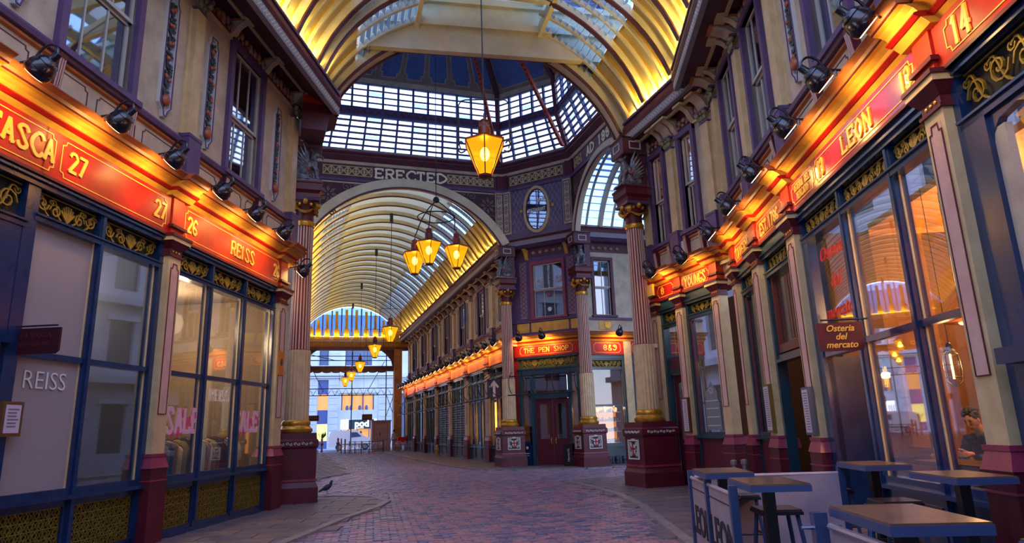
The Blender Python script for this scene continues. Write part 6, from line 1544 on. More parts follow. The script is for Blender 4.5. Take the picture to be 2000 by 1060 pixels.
def person(label, loc, rz, sit=True, jacket=JACK, trous=None, hair=HAIR, phone=True, lean=.18, head_down=.45):
    t = thing('person', label, 'person', loc); OFF[t.name] = Vector((0, 0, 0)); t.rotation_euler = (0, 0, rz)
    tr = trous or mat('dark_trousers', '16171f', .7)
    if sit:   # local: facing +x, seat height .72 (bar stool)
        hz = .82; V = [(0, 0, hz), (.03, 0, hz+.2), (.08, 0, hz+.4), (.10, 0, hz+.5), (.15, 0, hz+.58)]
        sh = (.09, hz+.43)
        body = skin([(0, 0, hz), (.03, 0, hz+.2), (.08, 0, hz+.4), (.11, 0, hz+.5), (.08, .17, hz+.42), (.08, -.17, hz+.42), (.16, .22, hz+.16), (.16, -.22, hz+.16), (.36, .1, hz+.22), (.36, -.1, hz+.22)],
                    [(0, 1), (1, 2), (2, 3), (2, 4), (2, 5), (4, 6), (5, 7), (6, 8), (7, 9)], [(.15, .13), (.14, .12), (.14, .11), .065, .075, .075, .055, .055, .042, .042], 'jacket', jacket, t)
        skin([(0, .09, hz), (.38, .11, hz+.02), (.40, .11, hz-.42), (0, -.09, hz), (.38, -.11, hz+.02), (.4, -.11, hz-.42), (0, 0, hz), (.5, .11, hz-.46), (.5, -.11, hz-.46)], [(6, 0), (0, 1), (1, 2), (6, 3), (3, 4), (4, 5), (2, 7), (5, 8)], [.1, .075, .05, .1, .075, .05, .12, .035, .035], 'trousers', tr, t, root=6)
        hp = Vector((.2, 0, hz+.66)); hands = [(.40, .06, hz+.25), (.40, -.06, hz+.25)]
        MB().box(-.17, .17, -.17, .17, hz-.14, hz-.1).mk('stool_seat', BKM, t) if 0 else None
    else:
        hz = .92
        body = skin([(0, 0, hz), (0, 0, hz+.25), (0, 0, hz+.45), (0, 0, hz+.56), (0, .18, hz+.47), (0, -.18, hz+.47), (.02, .24, hz+.2), (.02, -.24, hz+.2), (.1, .24, hz-.02), (.1, -.24, hz-.02)],
                    [(0, 1), (1, 2), (2, 3), (2, 4), (2, 5), (4, 6), (5, 7), (6, 8), (7, 9)], [(.14, .12), (.13, .11), (.14, .11), .06, .07, .07, .05, .05, .04, .04], 'jacket', jacket, t)
        skin([(0, 0, hz), (.02, .1, hz-.05), (.04, .11, .48), (0, .12, .08), (.14, .12, .04), (.02, -.1, hz-.05), (-.03, -.11, .48), (-.06, -.12, .08), (.08, -.12, .04)], [(0, 1), (1, 2), (2, 3), (3, 4), (0, 5), (5, 6), (6, 7), (7, 8)], [.12, .09, .06, .045, .035, .09, .06, .045, .035], 'trousers', tr, t)
        hp = Vector((.02, 0, hz+.7)); hands = [(.12, .24, hz-.06), (.12, -.24, hz-.06)]
    R = Matrix.Rotation(head_down, 3, 'Y')
    F = lambda a, b, c: tuple(hp+R @ Vector((a, b, c)))
    h = MB(F); h.blob((0, 0, 0), (.095, .075, .115), 16, 12); h.blob((.03, 0, -.065), (.06, .05, .055), 12, 8); h.tube([(.082, 0, .02), (.1, 0, -.012), (.106, 0, -.028), (.09, 0, -.036)], [.007, .011, .014, .008], 8)
    for s_ in (-1, 1): h.blob((0, s_*.076, -.01), (.02, .01, .03), 8, 5)
    h.tube([(-.02, 0, -.08), (-.05, 0, -.2)], [.05, .055], 10)
    h.blob((.088, 0, -.06), (.014, .026, .009), 8, 5)
    ho = h.mk('head', SKIN, t, smooth=True)
    e = MB(F)
    for s_ in (-1, 1): e.blob((.083, s_*.03, .012), (.01, .013, .008), 8, 5); e.tube([(.087, s_*.045, .034), (.094, s_*.018, .036)], .005, 4)
    e.mk('eyes', HAIR, t)
    k = MB(F); rnd = random.Random(4)
    k.blob((-.022, 0, .035), (.1, .086, .1), 14, 10)
    for q in range(80):
        a = rnd.uniform(0, 2*pi); b = rnd.uniform(.05, 1.25); r = .1
        k.blob((-.022+r*sin(b)*cos(a), .088*sin(b)*sin(a), .04+r*cos(b)), .019, 6, 4)
    k.mk('hair', hair, t, smooth=True)
    for i, (x, y, z) in enumerate(hands):
        s_ = 1 if i == 0 else -1
        if sit:
            V = [(x-.03, y, z), (x+.03, y-.005*s_, z), (x+.07, y-.01*s_, z)]; E = [(0, 1), (1, 2)]; Rr = [.026, .03, .028]
            for f in range(4):
                n0 = len(V); zz = z+.024-.016*f; L = [.03, .036, .034, .026][f]
                V += [(x+.085, y-.012*s_, zz), (x+.1+L*.3, y-.035*s_, zz), (x+.095, y-.055*s_, zz)]; E += [(2, n0), (n0, n0+1), (n0+1, n0+2)]; Rr += [.0095, .009, .008]
            n0 = len(V); V += [(x+.04, y-.035*s_, z+.03), (x+.07, y-.045*s_, z+.045)]; E += [(1, n0), (n0, n0+1)]; Rr += [.011, .009]
        else:
            V = [(x-.02, y, z+.04), (x+.01, y, z-.02), (x+.02, y, z-.06)]; E = [(0, 1), (1, 2)]; Rr = [.024, .028, .026]
            for f in range(4):
                n0 = len(V); xx = x+.045-.017*f; V += [(xx, y, z-.08), (xx+.005, y-.005*s_, z-.11), (xx+.003, y-.012*s_, z-.13)]; E += [(2, n0), (n0, n0+1), (n0+1, n0+2)]; Rr += [.0095, .009, .008]
            n0 = len(V); V += [(x+.05, y-.01*s_, z-.04), (x+.06, y-.012*s_, z-.07)]; E += [(1, n0), (n0, n0+1)]; Rr += [.011, .009]
        skin(V, E, Rr, 'hand', SKIN, t, sub=2)
    return t
pp = person('person with dark curly hair in a dark patterned jacket, seated looking down at a phone', RW(8.94, -1.28, .04), pi+.083, sit=True)
ph = thing('phone', 'pale phone held in the hands of the seated person', 'phone', RW(8.76, -.90, 1.10))
fp = lambda a, b, c: RW(8.76+b, -.90+a, 1.12+c)
MB(fp).add([(-.06, -.035, -.02), (.05, -.035, .05), (.05, .035, .05), (-.06, .035, -.02), (-.06, -.035, -.012), (.05, -.035, .058), (.05, .035, .058), (-.06, .035, -.012)], [(0, 3, 2, 1), (4, 5, 6, 7), (0, 1, 5, 4), (1, 2, 6, 5), (2, 3, 7, 6), (3, 0, 4, 7)]).mk('phone_case', LETWHITE, ph)
st_ = dup(sto, RW(8.94, -1.28, .04), RZ, 'stool under the seated person inside the window', gS)
# pub rooms on the right (dim, warm) and left shop rooms
r2 = room(RW, 11.0, 14.9, -.5, -3.6, 4.5, 'wall_pub_room', mat('pub_brown', '6a4428', .7), DFL); light('room_light', 'POINT', RW(12.8, -1.8, 3.4), 10, (1, .6, .3), r2, size=.2)
hl = thing('hanging_lamp', 'glowing teardrop lamp inside the etched pub window', 'lamp', BW(13.95, -.6, 2.9)); MB(lambda a, b, c: BW(13.95+a, -.6+b, 3.0+c)).lathe([(.01, -.22), (.08, -.12), (.13, .0), (.11, .08), (.05, .12)], n=16).mk('glass_shade', mat('opal_glow', 'ffd890', .4, emit='ffc870', es=3.5), hl, smooth=True)
MB(lambda a, b, c: BW(13.95+a, -.6+b, 3.0+c)).lathe([(.06, .12), (.04, .25), (.07, .33), (.02, .45)], n=12).mk('brass_fitting', GOLD, hl, smooth=True); MB(lambda a, b, c: BW(13.95+a, -.6+b, 3.0+c)).tube([(0, 0, .45), (0, 0, 2.4)], .01, 5).mk('chain', GOLD, hl)
MB(BW).box(12.6, 15.9, -2.2, -2.1, 0, 5).mk('wall_pub_back', mat('pub_brown2', '5a3a26', .7), kind='structure')
r3 = room(LW, 7.0, 14.7, -.15, -4.0, 4.7, 'wall_left_shop_room', mat('grey_shop_plaster', '6e5f50', .8), mat('shop_timber_floor', '5a3e2a', .5))
light('room_light', 'POINT', LW(13.2, -1.6, 4.0), 120, (1, .72, .42), r3, size=.25); light('room_light', 'POINT', LW(11.6, -1.2, 4.0), 70, (1, .75, .45), r3, size=.25); light('room_light', 'POINT', LW(9.5, -2.0, 4.2), 60, (.75, .8, 1), r3, size=.25)
MB(LW).box(10.3, 10.45, -4.0, -.15, 0, 4.7).mk('partition', MATS['grey_shop_plaster'], r3)
dsk = MB(LW).box(8.8, 10.1, -1.6, -1.1, .04, .95).box(8.7, 10.2, -1.7, -1.0, .95, 1.0).mk('display_table', mat('black_display', '15151a', .4), label='dark display table inside the pane right of the frosted glass', cat='table')
sh_ = thing('mannequin_torso', 'blue jacket on a stand inside the pane right of the frosted glass', 'clothing', LW(9.2, -.9, 1.2)); skin([LW(9.2, -.9, 1.5), LW(9.2, -.9, 1.9), LW(9.2, -.9, 2.1), LW(9.05, -.9, 2.08), LW(9.35, -.9, 2.08), LW(9.0, -.9, 1.6), LW(9.4, -.9, 1.6)], [(0, 1), (1, 2), (1, 3), (1, 4), (3, 5), (4, 6)], [.15, .16, .06, .08, .08, .06, .06], 'jacket', mat('blue_denim', '34547e', .7), None).parent = sh_
for c in sh_.children: c.matrix_parent_inverse = Matrix.Translation(-Vector(sh_.location))
# clothes rails behind the three panes
rail = thing('clothes_rail', 'metal clothes rail behind the SALE windows', 'rail', LW(12.8, -.7, 0)); MB(LW).tube([(11.1, -.7, 1.55), (14.4, -.7, 1.55)], .015, 6).mk('rail_bar', GOLD, rail)
for s in (11.1, 14.4): MB(LW).tube([(s, -.7, .04), (s, -.7, 1.55)], .015, 6).mk('rail_leg', GOLD, rail)
GC = [('olive tan', '8a8050'), ('blue grey', '4a5a78'), ('dark grey', '2a2c34'), ('cream', 'cfc0a0'), ('check grey', '84868e'), ('brown', '6a4c38'), ('rose beige', 'a88478'), ('charcoal', '3a3a40')]
gp = []
for k in range(24):
    nmc, hx = GC[(k*5) % 8]; s = 11.2+k*.137; rnd = random.Random(k)
    if k < 8:
        t = thing('garment', None, 'clothing', LW(s, -.7, .6), 'garments on the rail behind the SALE windows'); OFF[t.name] = Vector((0, 0, 0))
        L = .85+.15*rnd.random(); g = MB(); P = []
        prof = [(.0, 1.0, .03), (.16, .96, .05), (.22, .88, .055), (.2, .5, .05), (.21, .12, .06)]
        n = 10
        for w, z, dth in prof:
            for q in range(n):
                a = 2*pi*q/n; P.append((dth*cos(a)*(1+.25*sin(q*3+k)), max(w, .02)*sin(a), z*L))
        g.add(P, [(i*n+q, i*n+(q+1) % n, (i+1)*n+(q+1) % n, (i+1)*n+q) for i in range(4) for q in range(n)])
        g.mk('cloth', mat('garment_'+nmc.replace(' ', '_'), hx, .8, col2=hx, bump=.4, bscale=30), t, smooth=True)
        MB().tube([(0, -.2, .98*L-.03), (0, 0, 1.0*L+.03), (0, .2, .98*L-.03)], .008, 5).mk('hanger', BKM, t); gp.append(t)
        t['label'] = nmc+' garment, '+ORD[k]+' from the left on the rail behind the SALE windows'; t.location = LW(s, -.7, .6); t.rotation_euler = (0, 0, RZ+pi/2)
    else:
        dup(gp[k % 8], LW(s, -.7, .6+.03*rnd.random()), RZ+pi/2+rnd.uniform(-.2, .2), GC[((k % 8)*5) % 8][0]+' garment, '+ORD[k]+' from the left on the rail behind the SALE windows')
# ================================================================== small things on the ground
pg_ = thing('pigeon', 'dark pigeon standing on the pavement by the left column', 'bird', (.84, 19.4, .03)); OFF[pg_.name] = Vector((0, 0, 0)); PIG = mat('pigeon_grey', '2a2c34', .6, col2='3c4450', scale=20)
b = MB(); b.blob((0, 0, .16), (.13, .065, .075), 12, 8, Matrix.Rotation(-.5, 3, 'Y')); b.blob((.1, 0, .25), (.045, .035, .06), 10, 7); b.blob((.12, 0, .31), (.035, .03, .032), 10, 7); b.tube([(.14, 0, .31), (.18, 0, .3)], [.012, .003], 6)
b.tube([(-.08, 0, .13), (-.22, 0, .05)], [.045, .02], 6); b.mk('pigeon_body', PIG, pg_, smooth=True)
lg = MB()
for s_ in (-1, 1): lg.tube([(0, s_*.025, .1), (.01, s_*.025, .01), (.05, s_*.03, .005)], .007, 5)
lg.mk('pigeon_legs', mat('pigeon_leg', '8a4038', .6), pg_)
bn = thing('litter_bin', 'black upright bin with white vertical lettering beside the maroon double doors', 'bin', (10.55, 25.45, 0)); Fb = lambda a, b, c: (10.62+a*Q2-b*Q2, 25.72-a*Q2-b*Q2, c)
MB(Fb).box(-.2, .2, -.15, .15, .03, .85).mk('bin_body', BKM, bn); MB(Fb).box(-.22, .22, -.17, .17, .85, .9).mk('bin_lid', BKM, bn)
fv = lambda a, b, c: Fb(c*0+(a), b, c)
btext('lettering', 'Haworth', lambda a, b, c: Fb(.06-c, b, .2+a), 0, 0, .14, .155, 1, LETWHITE, bn, align='LEFT')
bn2 = thing('advert_board', 'narrow dark advert board left of the maroon double doors', 'sign', PW(.68, .08, 0)); MB(PW).box(.5, .86, .06, .1, .03, 1.0).mk('board', NAVY, bn2); ib = MB(PW); ib.blob((.68, .11, .75), (.06, .005, .06), 8, 5); ib.box(.58, .78, .1, .105, .5, .53).box(.6, .76, .1, .105, .42, .44); ib.mk('board_print', LETWHITE, bn2)
for k in range(3):
    t = thing('paint_pot', ['left', 'middle', 'right'][k]+' one of the three small silver pots on the ground under the 8 & 9 window', 'pot', (12.25+.32*k, 25.35, .03), 'small pots under the 8 & 9 window'); OFF[t.name] = Vector((0, 0, 0))
    MB().lathe([(.09, 0), (.1, .02), (.1, .26), (.11, .27), (.11, .3), (.09, .31)], n=14).mk('pot_body', mat('pot_steel', '5a6070', .3, metal=.6), t, smooth=True); MB().lathe([(.102, .1), (.103, .2)], n=14).mk('pot_label', mat('pot_dark', '1e2230', .5), t)
# scaffold-like awning frames over the far shopfronts and the pen shop doorway
def rails(F, s0, s1, label):
    t = thing('awning_frame', label, 'awning frame', F(s0, .5, 2.9)); 
    for d, z in ((.75, 3.75), (.95, 2.95)): MB(F).tube([(s0, d, z), (s1, d, z)], .03, 6).mk('frame_rail', IRON, t)
    n = int((s1-s0)/1.05)+1
    for k in range(n+1):
        s = s0+(s1-s0)*k/n; MB(F).tube(catmull([(s, .12, 3.1), (s, .5, 3.0), (s, .8, 3.3), (s, .75, 3.75), (s, .12, 4.2)]), .018, 5).mk('frame_arm', IRON, t)
    return t
rails(NW, 28.8, 44.5, 'dark iron awning frame along the nearer shops of the far avenue'); rails(NW, 45.5, 57.5, 'dark iron awning frame further along the far avenue'); rails(PW, .25, 3.3, 'dark iron awning frame in front of the maroon double doors')
asg = thing('arrow_sign', 'small grey sign with a white up arrow hanging before the far avenue shops', 'sign', NW(29.2, .8, 3.0)); FA = FY(29.3); MB(FA).box(8.2, 8.85, -.03, .03, 2.95, 3.8).mk('sign_plate', mat('sign_blue_grey', '3c4258', .5), asg)
MB(FA).rib([(8.52, 3.05), (8.52, 3.65)], .12, .03, .04).rib([(8.34, 3.45), (8.52, 3.68), (8.7, 3.45)], .1, .03, .04).mk('arrow', LETWHITE, asg); MB(FA).tube([(8.5, 0, 3.8), (8.5, 0, 4.0), (9.0, 0, 4.1)], .015, 5).mk('sign_hook', IRON, asg)
# ================================================================== the street beyond the far end
FF = FY(72.0); STN = mat('pale_portland_stone', 'c4d4e0', .7, col2='aec2d2', scale=.6); STJ = mat('stone_joint', '6f8aa6', .8)
fb = thing('stone_building', 'pale stone building across the far street with lit windows and a white lit shop sign', 'building', (4, 72.2, 0))
holes = [(1.92, 2.95, 0.1, 7.1), (4.35, 7.6, 3.95, 5.6), (4.3, 8.0, 0.1, 3.0), (9.6, 12, .2, 5.6), (-3, -.6, .2, 5.6), (1.95, 2.9, 8.6, 11.5), (4.6, 7.4, 8.6, 11.5)]
w_ = wallholes(FF, -9, 17, 0, 14, holes, 'facade', STN); w_.parent = fb; w_.location = Vector((0, 0, 0))-Vector(fb.location); del w_['kind']
for z in [.6+.66*k for k in range(18)]:
    for x0, x1 in ((1.0, 1.85), (3.0, 4.0), (8.1, 9.5), (-.5, .5)): MB(FF).box(x0, x1, 0, .06, z, z+.6).mk('stone_block', STN, fb)
MB(FF).box(-9, 17, 0, .35, 7.3, 7.75).mk('string_course', STN, fb); MB(FF).box(3.95, 8.2, 0, .2, 5.7, 6.0).mk('window_lintel', STN, fb)
WF = mat('far_window_warm', 'c89858', .5, emit='e8a058', es=.45)
MB(FF).box(4.35, 7.6, -.3, -.25, 3.95, 5.6).mk('lit_window', WF, fb); MB(FF).box(1.92, 2.95, -.3, -.25, 4.0, 5.6).mk('lit_window', WF, fb); MB(FF).box(1.92, 2.95, -.3, -.25, .9, 2.6).mk('lit_window', mat('far_window_yellow', 'd8cc70', .5, emit='e8dc80', es=.8), fb)
MB(FF).box(4.4, 7.9, -.35, -.3, .1, 2.0).mk('lit_window', WF, fb)
BP = mat('blue_grey_panel', '4c5f9c', .5)
for a in ((1.92, 2.95, 2.6, 4.0), (1.92, 2.95, 5.6, 7.1), (1.92, 2.95, .1, .9), (4.0, 8.0, 3.0, 3.95)): MB(FF).box(a[0], a[1], -.2, -.1, a[2], a[3]).mk('blue_panel', BP, fb)
for x in (4.35, 5.4, 6.5, 7.6): MB(FF).box(x-.05, x+.05, -.2, .0, 3.95, 5.6).mk('window_mullion', BP, fb)
for x in (4.9, 5.3, 6.2, 6.9): 
    b = MB(FF); b.blob((x, -.1, 4.15), (.16, .05, .3), 8, 6); b.mk('window_display', BP, fb)
pd = MB(FF).box(5.1, 7.7, -.1, .05, 2.0, 2.98).mk('shop_sign', mat('dark_teal_sign', '1e3c48', .5), fb)
btext('sign_lettering', 'pod', FF, 6.45, 2.24, .95, .07, 1, mat('lit_sign_white', 'ffffff', .4, emit='ffffff', es=1.5), fb, off=.03); btext('sign_lettering', 'good food', FF, 6.3, 2.06, .16, .07, 1, MATS['lit_sign_white'], fb)
for x in (4.35, 5.05, 6.0, 7.2, 7.9): MB(FF).box(x-.04, x+.04, -.15, .02, .1, 2.0).mk('shop_mullion', BP, fb)
for k in range(4): MB(FF).box(4.2+.2*k, 4.3+.2*k, .0, .02, 1.6+.2*(k % 2), 2.6).mk('window_poster', mat('white_vinyl', 'dfe6ee', .5), fb)
lf = MB(FF); rnd = random.Random(9)
for k in range(30): a = rnd.uniform(-1, 1); lf.poly([(2.42, 1.0), (2.42+a*.4, 1.5+rnd.random()*.4), (2.46+a*.42, 1.45+rnd.random()*.3)], -.2, -.18)
lf.mk('window_plant', mat('plant_green', '4c8040', .7), fb)
for x0, x1, z0, z1 in holes[3:]: MB(FF).box(x0, x1, -.3, -.25, z0, z1).mk('window_pane', mat('far_glass_blue', '5a6e90', .2), fb)
MB(FF).box(-9, 17, .2, 2.0, -.03, .06).mk('far_pavement', mat('far_pavement_stone', 'a6b2c4', .8), fb)
# van
VW = mat('van_white', 'dfe6ee', .3, coat=.3)
vn = thing('delivery_van', 'small white delivery van parked across the far end, facing right', 'van', (5.0, 67.3, 0))
vf = FY(67.3)
P = [(2.95, .35), (2.95, 1.5), (3.05, 1.78), (3.4, 1.85), (5.3, 1.85), (5.65, 1.75), (6.15, 1.3), (6.9, 1.05), (7.1, .8), (7.1, .35), (6.75, .3)]
for x in (6.3,): P += [(x+.36*cos(a), .33+.36*sin(a)) for a in (0.2, .8, 1.57, 2.3, 2.95)]
P += [(5.8, .3), (4.3, .3)]; P += [(3.85+.36*cos(a), .33+.36*sin(a)) for a in (0.2, .8, 1.57, 2.3, 2.95)]; P += [(3.3, .3)]
MB(vf).poly(P, -.85, .85).mk('van_body', VW, vn)
MB(vf).poly([(5.0, 1.2), (5.0, 1.68), (5.5, 1.68), (5.95, 1.25)], .84, .86).mk('side_window', mat('van_glass', '46587c', .15), vn)
MB(vf).box(4.2, 6.8, .85, .87, .55, .62).mk('side_strip', mat('van_trim', '2a3450', .5), vn); MB(vf).box(2.93, 2.98, .5, .8, .9, 1.3).mk('tail_lamp', RED, vn); MB(vf).box(4.95, 4.97, .85, .86, .4, 1.75).mk('door_seam', MATS['van_trim'], vn)
for x in (3.85, 6.3):
    F = lambda a, b, c, x=x: (x+a, 67.3-.72-b, .32+c)
    w = MB(F); w.poly([(.31*cos(2*pi*k/20), .31*sin(2*pi*k/20)) for k in range(20)], 0, .18); wo_ = w.mk('wheel', mat('tyre', '16181e', .8), vn); h = MB(F); h.poly([(.18*cos(2*pi*k/12), .18*sin(2*pi*k/12)) for k in range(12)], .18, .19); h.mk('hubcap', mat('hubcap_grey', '8898b0', .3, metal=.5), vn)
for k, x in enumerate((2.2, 3.62)):
    b = MB(); b.lathe([(.13, 0), (.13, .1), (.1, .15), (.09, .6), (.17, .68), (.17, .8), (.09, .88), (.08, 1.05), (.13, 1.1), (.05, 1.2), (.02, 1.25)], x, 63.8, n=12); b.mk('cast_bollard', MAROON, label=['left maroon bollard at the end of the avenue', 'maroon bollard in front of the white van'][k], cat='bollard', smooth=True)
# kiosk
kk = thing('metal_kiosk', 'pinkish grey metal kiosk box at the right of the far opening', 'kiosk', (6.9, 59.0, 0)); KP = mat('kiosk_pinkish_grey', 'b89a9c', .6, col2='a4888c', scale=2)
FK = FY(58.6); MB(FK).box(6.1, 7.7, -1.2, 0, .05, 2.5).mk('kiosk_body', KP, kk); MB(FK).box(6.05, 7.75, -1.25, .06, 2.5, 2.6).mk('kiosk_roof', KP, kk); MB(FK).rib([(6.3, 1.0), (7.4, 1.0), (7.4, 2.35), (6.3, 2.35)], .03, 0, .02, closed=True).mk('kiosk_door', mat('kiosk_line', '7c6468', .6), kk); MB(FK).box(6.75, 6.8, 0, .04, 1.3, 1.6).mk('kiosk_handle', BKM, kk)
# scaffolding in the far opening
sc = thing('scaffold_frame', 'dark scaffolding filling the far opening with braces and a slung lattice beam', 'scaffold', (4.3, 61.5, 0)); 
for x in (.6, 4.55, 7.6, 8.3): MB().tube([(x, 61.4, 0), (x, 61.4, 8.8)], .05, 6).mk('standard', IRON, sc)
for z in (4.9, 5.5, 6.6, 8.0, 8.4): MB().tube([(.3, 61.3, z), (8.6, 61.3, z)], .04, 6).mk('ledger', IRON, sc)
for k in range(12): x = .6+k*.62; MB().tube([(x, 61.25, 4.9), (x+.31, 61.25, 5.5), (x+.62, 61.25, 4.9)], .025, 5).mk('beam_lacing', IRON, sc)
for a, b in (((.7, 8.0), (2.1, 5.2)), ((7.4, 7.9), (5.9, 5.2)), ((7.6, 3), (8.3, 4.9)), ((8.3, 3), (7.6, 4.9)), ((.9, 8.5), (3.0, 8.0))): MB().tube([(a[0], 61.2, a[1]), (b[0], 61.2, b[1])], .03, 5).mk('brace', IRON, sc)
MB(FY(61.0)).box(.2, 8.5, -.3, .3, 7.0, 7.45).mk('scaffold_deck', mat('scaffold_board', '5a3a2c', .7, col2='3c2620', scale=3), sc)
rr = MB()
for k in range(9): rr.blob((.7+k*.8, 60.7, 6.95), (.4, .1, .12), 8, 5)
rr.mk('slung_sheeting', mat('sheeting_brown', '6a3c28', .7), sc)
for x0, x1, z0, z1, l in ((.78, 1.76, 2.7, 3.18, 'dark maroon hanging board at the left of the far opening'), (5.4, 6.28, 2.67, 3.18, 'brown hanging board near the white lit shop sign')):
    b = thing('hanging_board', l, 'sign', (x0, 60.3, z0)); MB(FY(60.3)).box(x0, x1, -.04, .04, z0, z1).mk('board', MAR2 if x0 < 2 else mat('board_brown', '4e2814', .5), b); MB(FY(60.3)).rib([(x0+.08, (z0+z1)/2), (x1-.08, (z0+z1)/2)], .04, .04, .045).mk('board_text', OGOLD, b)
    MB(FY(60.3)).tube([(x0+.1, 0, z1), (x0+.1, 0, 8.82)], .01, 4).mk('board_hanger', IRON, b)
# chairs, tables, fence, people
ALU = mat('aluminium', 'a9a7b4', .3, metal=.7)
def cafe_chair():
    t = thing('cafe_chair', None, 'chair', group='silver cafe chairs at the far end')
    MB().box(-.2, .2, -.2, .2, .44, .46).mk('seat', ALU, t)
    b = MB(); b.tube(catmull([(-.2, -.2, .45), (-.24, -.2, .7), (-.25, 0, .84), (-.24, .2, .7), (-.2, .2, .45)]), .014, 5); 
    for z in (.55, .64, .73): b.tube([(-.22, -.18, z), (-.26, 0, z), (-.22, .18, z)], .012, 4)
    b.mk('backrest', ALU, t)
    for s_ in (-1, 1): MB().tube([(-.2, s_*.22, .66), (.1, s_*.23, .66), (.18, s_*.2, .45)], .012, 5).mk('armrest', ALU, t)
    for a in (-1, 1):
        for c in (-1, 1): MB().tube([(a*.18, c*.18, .45), (a*.21, c*.2, 0)], .013, 5).mk('leg', ALU, t)
    return t
ch = cafe_chair(); rnd = random.Random(11)
cs = [(4.4, 56.6), (5.0, 57.2), (5.3, 56.3), (5.9, 57.0), (6.4, 56.4), (4.2, 55.8), (5.0, 55.4), (5.9, 55.6), (6.7, 55.9), (7.9, 54.2), (8.2, 55.3), (7.4, 54.8), (8.3, 52.8), (7.7, 53.3), (8.2, 51.6)]
for k, (x, y) in enumerate(cs):
    rz = rnd.uniform(0, 6.28); g_ = [c for c in cs if (c[0] < 7) == (x < 7)]; g_.sort(key=lambda c: c[0]/c[1]); lb = ORD[g_.index((x, y))]+' silver cafe chair from the left '+('in the seating area before the kiosk' if x < 7 else 'in the cluster near the red crate')
    if k == 0: ch.location = (x, y, 0.01); ch['label'] = lb; ch.rotation_euler = (0, 0, rz)
    else: dup(ch, (x, y, .03 if x > 6.7 else .01), rz, lb)
for k, (x, y) in enumerate(((4.8, 56.0), (5.7, 56.5), (7.8, 54.0), (6.2, 55.5))):
    t = thing('cafe_table', ['low round cafe table at the left of the far seating', 'round cafe table in the middle of the far seating', 'round cafe table close to the shops at the far end', 'round cafe table before the kiosk'][k], 'table', (x, y, .01), 'round cafe tables at the far end'); OFF[t.name] = Vector((0, 0, 0))
    MB().lathe([(.32, .70), (.33, .72), (.32, .74)], n=16).mk('table_top', ALU, t); MB().tube([(0, 0, .02), (0, 0, .7)], .025, 6).mk('table_post', ALU, t); MB().lathe([(.22, 0), (.2, .03)], n=12).mk('table_base', ALU, t)
fe = thing('cafe_fence', 'low dark railing posts round the far cafe seating', 'fence', (5.3, 54.8, 0))
for x in (3.95, 4.4, 4.9, 5.5, 6.6): MB().tube([(x, 54.6, 0), (x, 54.6, 1.0)], .03, 6).mk('fence_post', BKM, fe)
MB().tube([(3.95, 54.6, .92), (6.6, 54.6, .92)], .02, 5).mk('fence_rail', BKM, fe); MB().tube([(3.95, 54.6, .3), (6.6, 54.6, .3)], .02, 5).mk('fence_rail', BKM, fe)
mbx = MB(); mbx.box(3.55, 3.62, 55.5, 56.4, 0, 1.15).box(3.8, 3.87, 55.5, 56.4, 0, 1.15)
fbx = thing('folded_boards', 'two tan upright boards at the left of the far cafe seating', 'board', (3.6, 56, 0)); MB().box(3.45, 3.52, 56.5, 57.3, 0, 1.2).mk('board', mat('board_tan', 'a08c78', .7), fbx); MB().box(3.75, 3.82, 56.5, 57.3, 0, 1.15).mk('board', MATS['board_tan'], fbx)
rc = thing('red_crate', 'bright red crate standing beside the last shops at the far end', 'crate', (8.3, 56.6, .03)); REDP = mat('red_plastic', 'd8141c', .4)
MB().box(8.0, 8.65, 56.3, 56.9, .5, 1.15).mk('crate_body', REDP, rc); MB().box(7.95, 8.7, 56.25, 56.95, 1.1, 1.16).mk('crate_rim', REDP, rc)
for x in (8.05, 8.6): MB().box(x-.03, x+.03, 56.35, 56.85, .03, .5).mk('crate_leg', BKM, rc)
WS = mat('white_shirt', 'c8b8c4', .8); person('person in a white shirt and rose trousers standing by the red crate', (7.85, 57.6, .02), 2.2, sit=False, jacket=WS, trous=mat('rose_trousers', 'b06878', .7), phone=False, head_down=.1)
person('person in a blue top and white trousers standing below the white lit shop sign', (6.15, 69.5, 0), 2.6, sit=False, jacket=mat('blue_top', '2c4a9c', .8), trous=mat('white_trousers', 'c8d0e0', .8), phone=False, head_down=.1)
sk_ = thing('wooden_stump', 'small tan wooden figure-like stump on the pavement by the shutters', 'stump', (8.3, 41.5, .03)); OFF[sk_.name] = Vector((0, 0, 0)); MB().lathe([(.14, 0), (.13, .35), (.16, .4), (.1, .5), (.12, .62), (.04, .7)], n=12).mk('stump_body', mat('tan_wood', 'b48a58', .6), sk_, smooth=True)
sk_.location = (8.3, 41.5, .03)
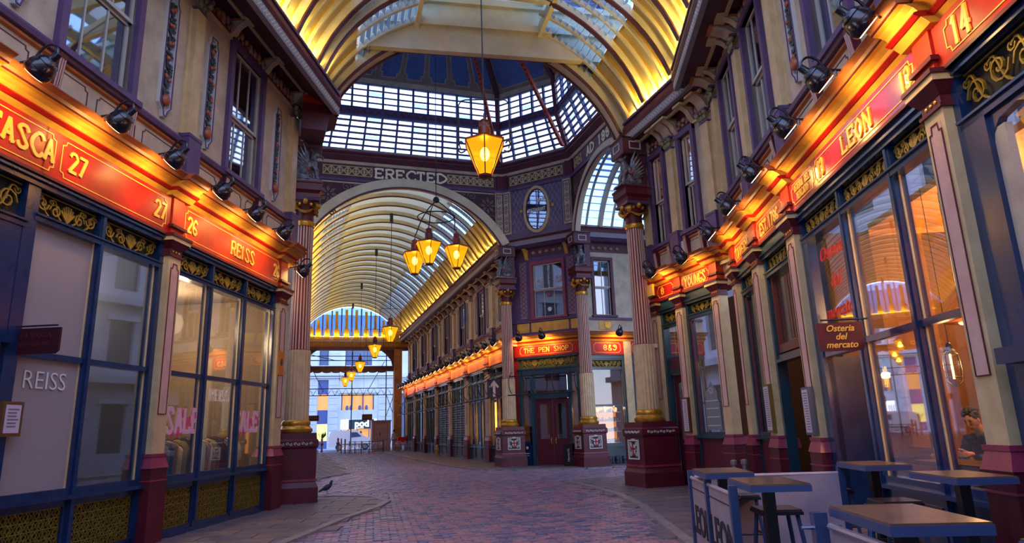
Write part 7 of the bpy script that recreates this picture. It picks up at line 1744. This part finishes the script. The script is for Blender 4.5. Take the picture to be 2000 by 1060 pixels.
# concealed ochre uplighters lying on the gutters
UPL = mat('uplight_tube', 'ffd040', .4, emit='ffc020', es=4)
def upl(F, s0, s1, d, z, e, label, tgt):
    t = thing('uplight_strip', label, 'uplight', F((s0+s1)/2, d, z), 'gutter uplights'); MB(F).tube([(s0+.2, d, z+.03), (s1-.2, d, z+.03)], .02, 6).mk('light_tube', UPL, t)
    d_ = bpy.data.lights.new('uplight', 'AREA'); d_.shape = 'RECTANGLE'; d_.size = s1-s0-.4; d_.size_y = .08; d_.energy = e; d_.color = (1, .72, .12); d_.spread = radians(140)
    o = bpy.data.objects.new('uplight', d_); COL.objects.link(o); p = Vector(F((s0+s1)/2, d, z+.08)); q = Vector(F((s0+s1)/2, *tgt)); a = Vector(F(s1, d, z))-Vector(F(s0, d, z)); x = a.normalized(); zz = (p-q).normalized(); y = zz.cross(x); zz = x.cross(y)
    o.matrix_world = Matrix(((x.x, y.x, zz.x, p.x), (x.y, y.y, zz.y, p.y), (x.z, y.z, zz.z, p.z), (0, 0, 0, 1))); o.parent = t; o.matrix_parent_inverse = Matrix.Translation(-Vector(t.location)); return t
UE = 55
upl(LW, 8.5, 14.9, 1.05, 10.34, UE*2.2, 'concealed uplight along the left gutter', (.9, 12.5)); upl(RW, 8.5, 15.0, .82, 10.26, UE*2.4, 'concealed uplight along the near right gutter', (.7, 12.5)); upl(BW, 12.6, 15.9, .5, 10.26, UE*1.3, 'concealed uplight along the return gutter by the bend', (.4, 12.5))
for k, (s0, s1) in enumerate(((28.2, 38.8), (38.9, 49.5), (49.6, 60.0))):
    upl(NW, s0, s1, .3, 10.26, UE*5.5, ['concealed uplight along the nearest length of the far avenue gutter', 'concealed uplight along the middle of the far avenue gutter', 'concealed uplight along the end of the far avenue gutter'][k], (.4, 12.5))
    upl(NLW, s0, s1, .3, 10.26, UE*5.5, ['concealed uplight on the left gutter of the far avenue, nearest', 'concealed uplight on the left gutter of the far avenue, middle', 'concealed uplight on the left gutter of the far avenue, end'][k], (.4, 12.5))
upl(lambda a, b, c: FY(60.4)(a, b, c), .6, 8.0, .35, 9.98, 60, 'concealed uplight below the far lunette window', (-.1, 12.0))
backdrop(lambda s, d, z: (20.5-d, s, z), 10, 34, 'pale stone building closing the right arm of the crossing')
backdrop(lambda s, d, z: (-13+d, s, z), 12, 34, 'pale stone building closing the hidden left arm of the crossing')
backdrop(lambda s, d, z: (s, -13+d, z), -22, 14, 'pale stone building across the street behind the viewpoint')
for F_, nm in ((FS(-6.75, 1), 'wall_left_rear'), (FS(3.95, -1), 'wall_right_rear')):
    MB(F_).box(-11, 2.0, -.3, 0, 5.0, 10.2).mk(nm, CREAM, kind='structure'); MB(F_).box(-11, 2.3, -.3, 0, 0, 4.0).mk(nm+'_shops', NAVY, kind='structure'); MB(F_).box(-11, 2.3, -.3, .1, 4.0, 5.9).mk(nm+'_fascia', RED, kind='structure')
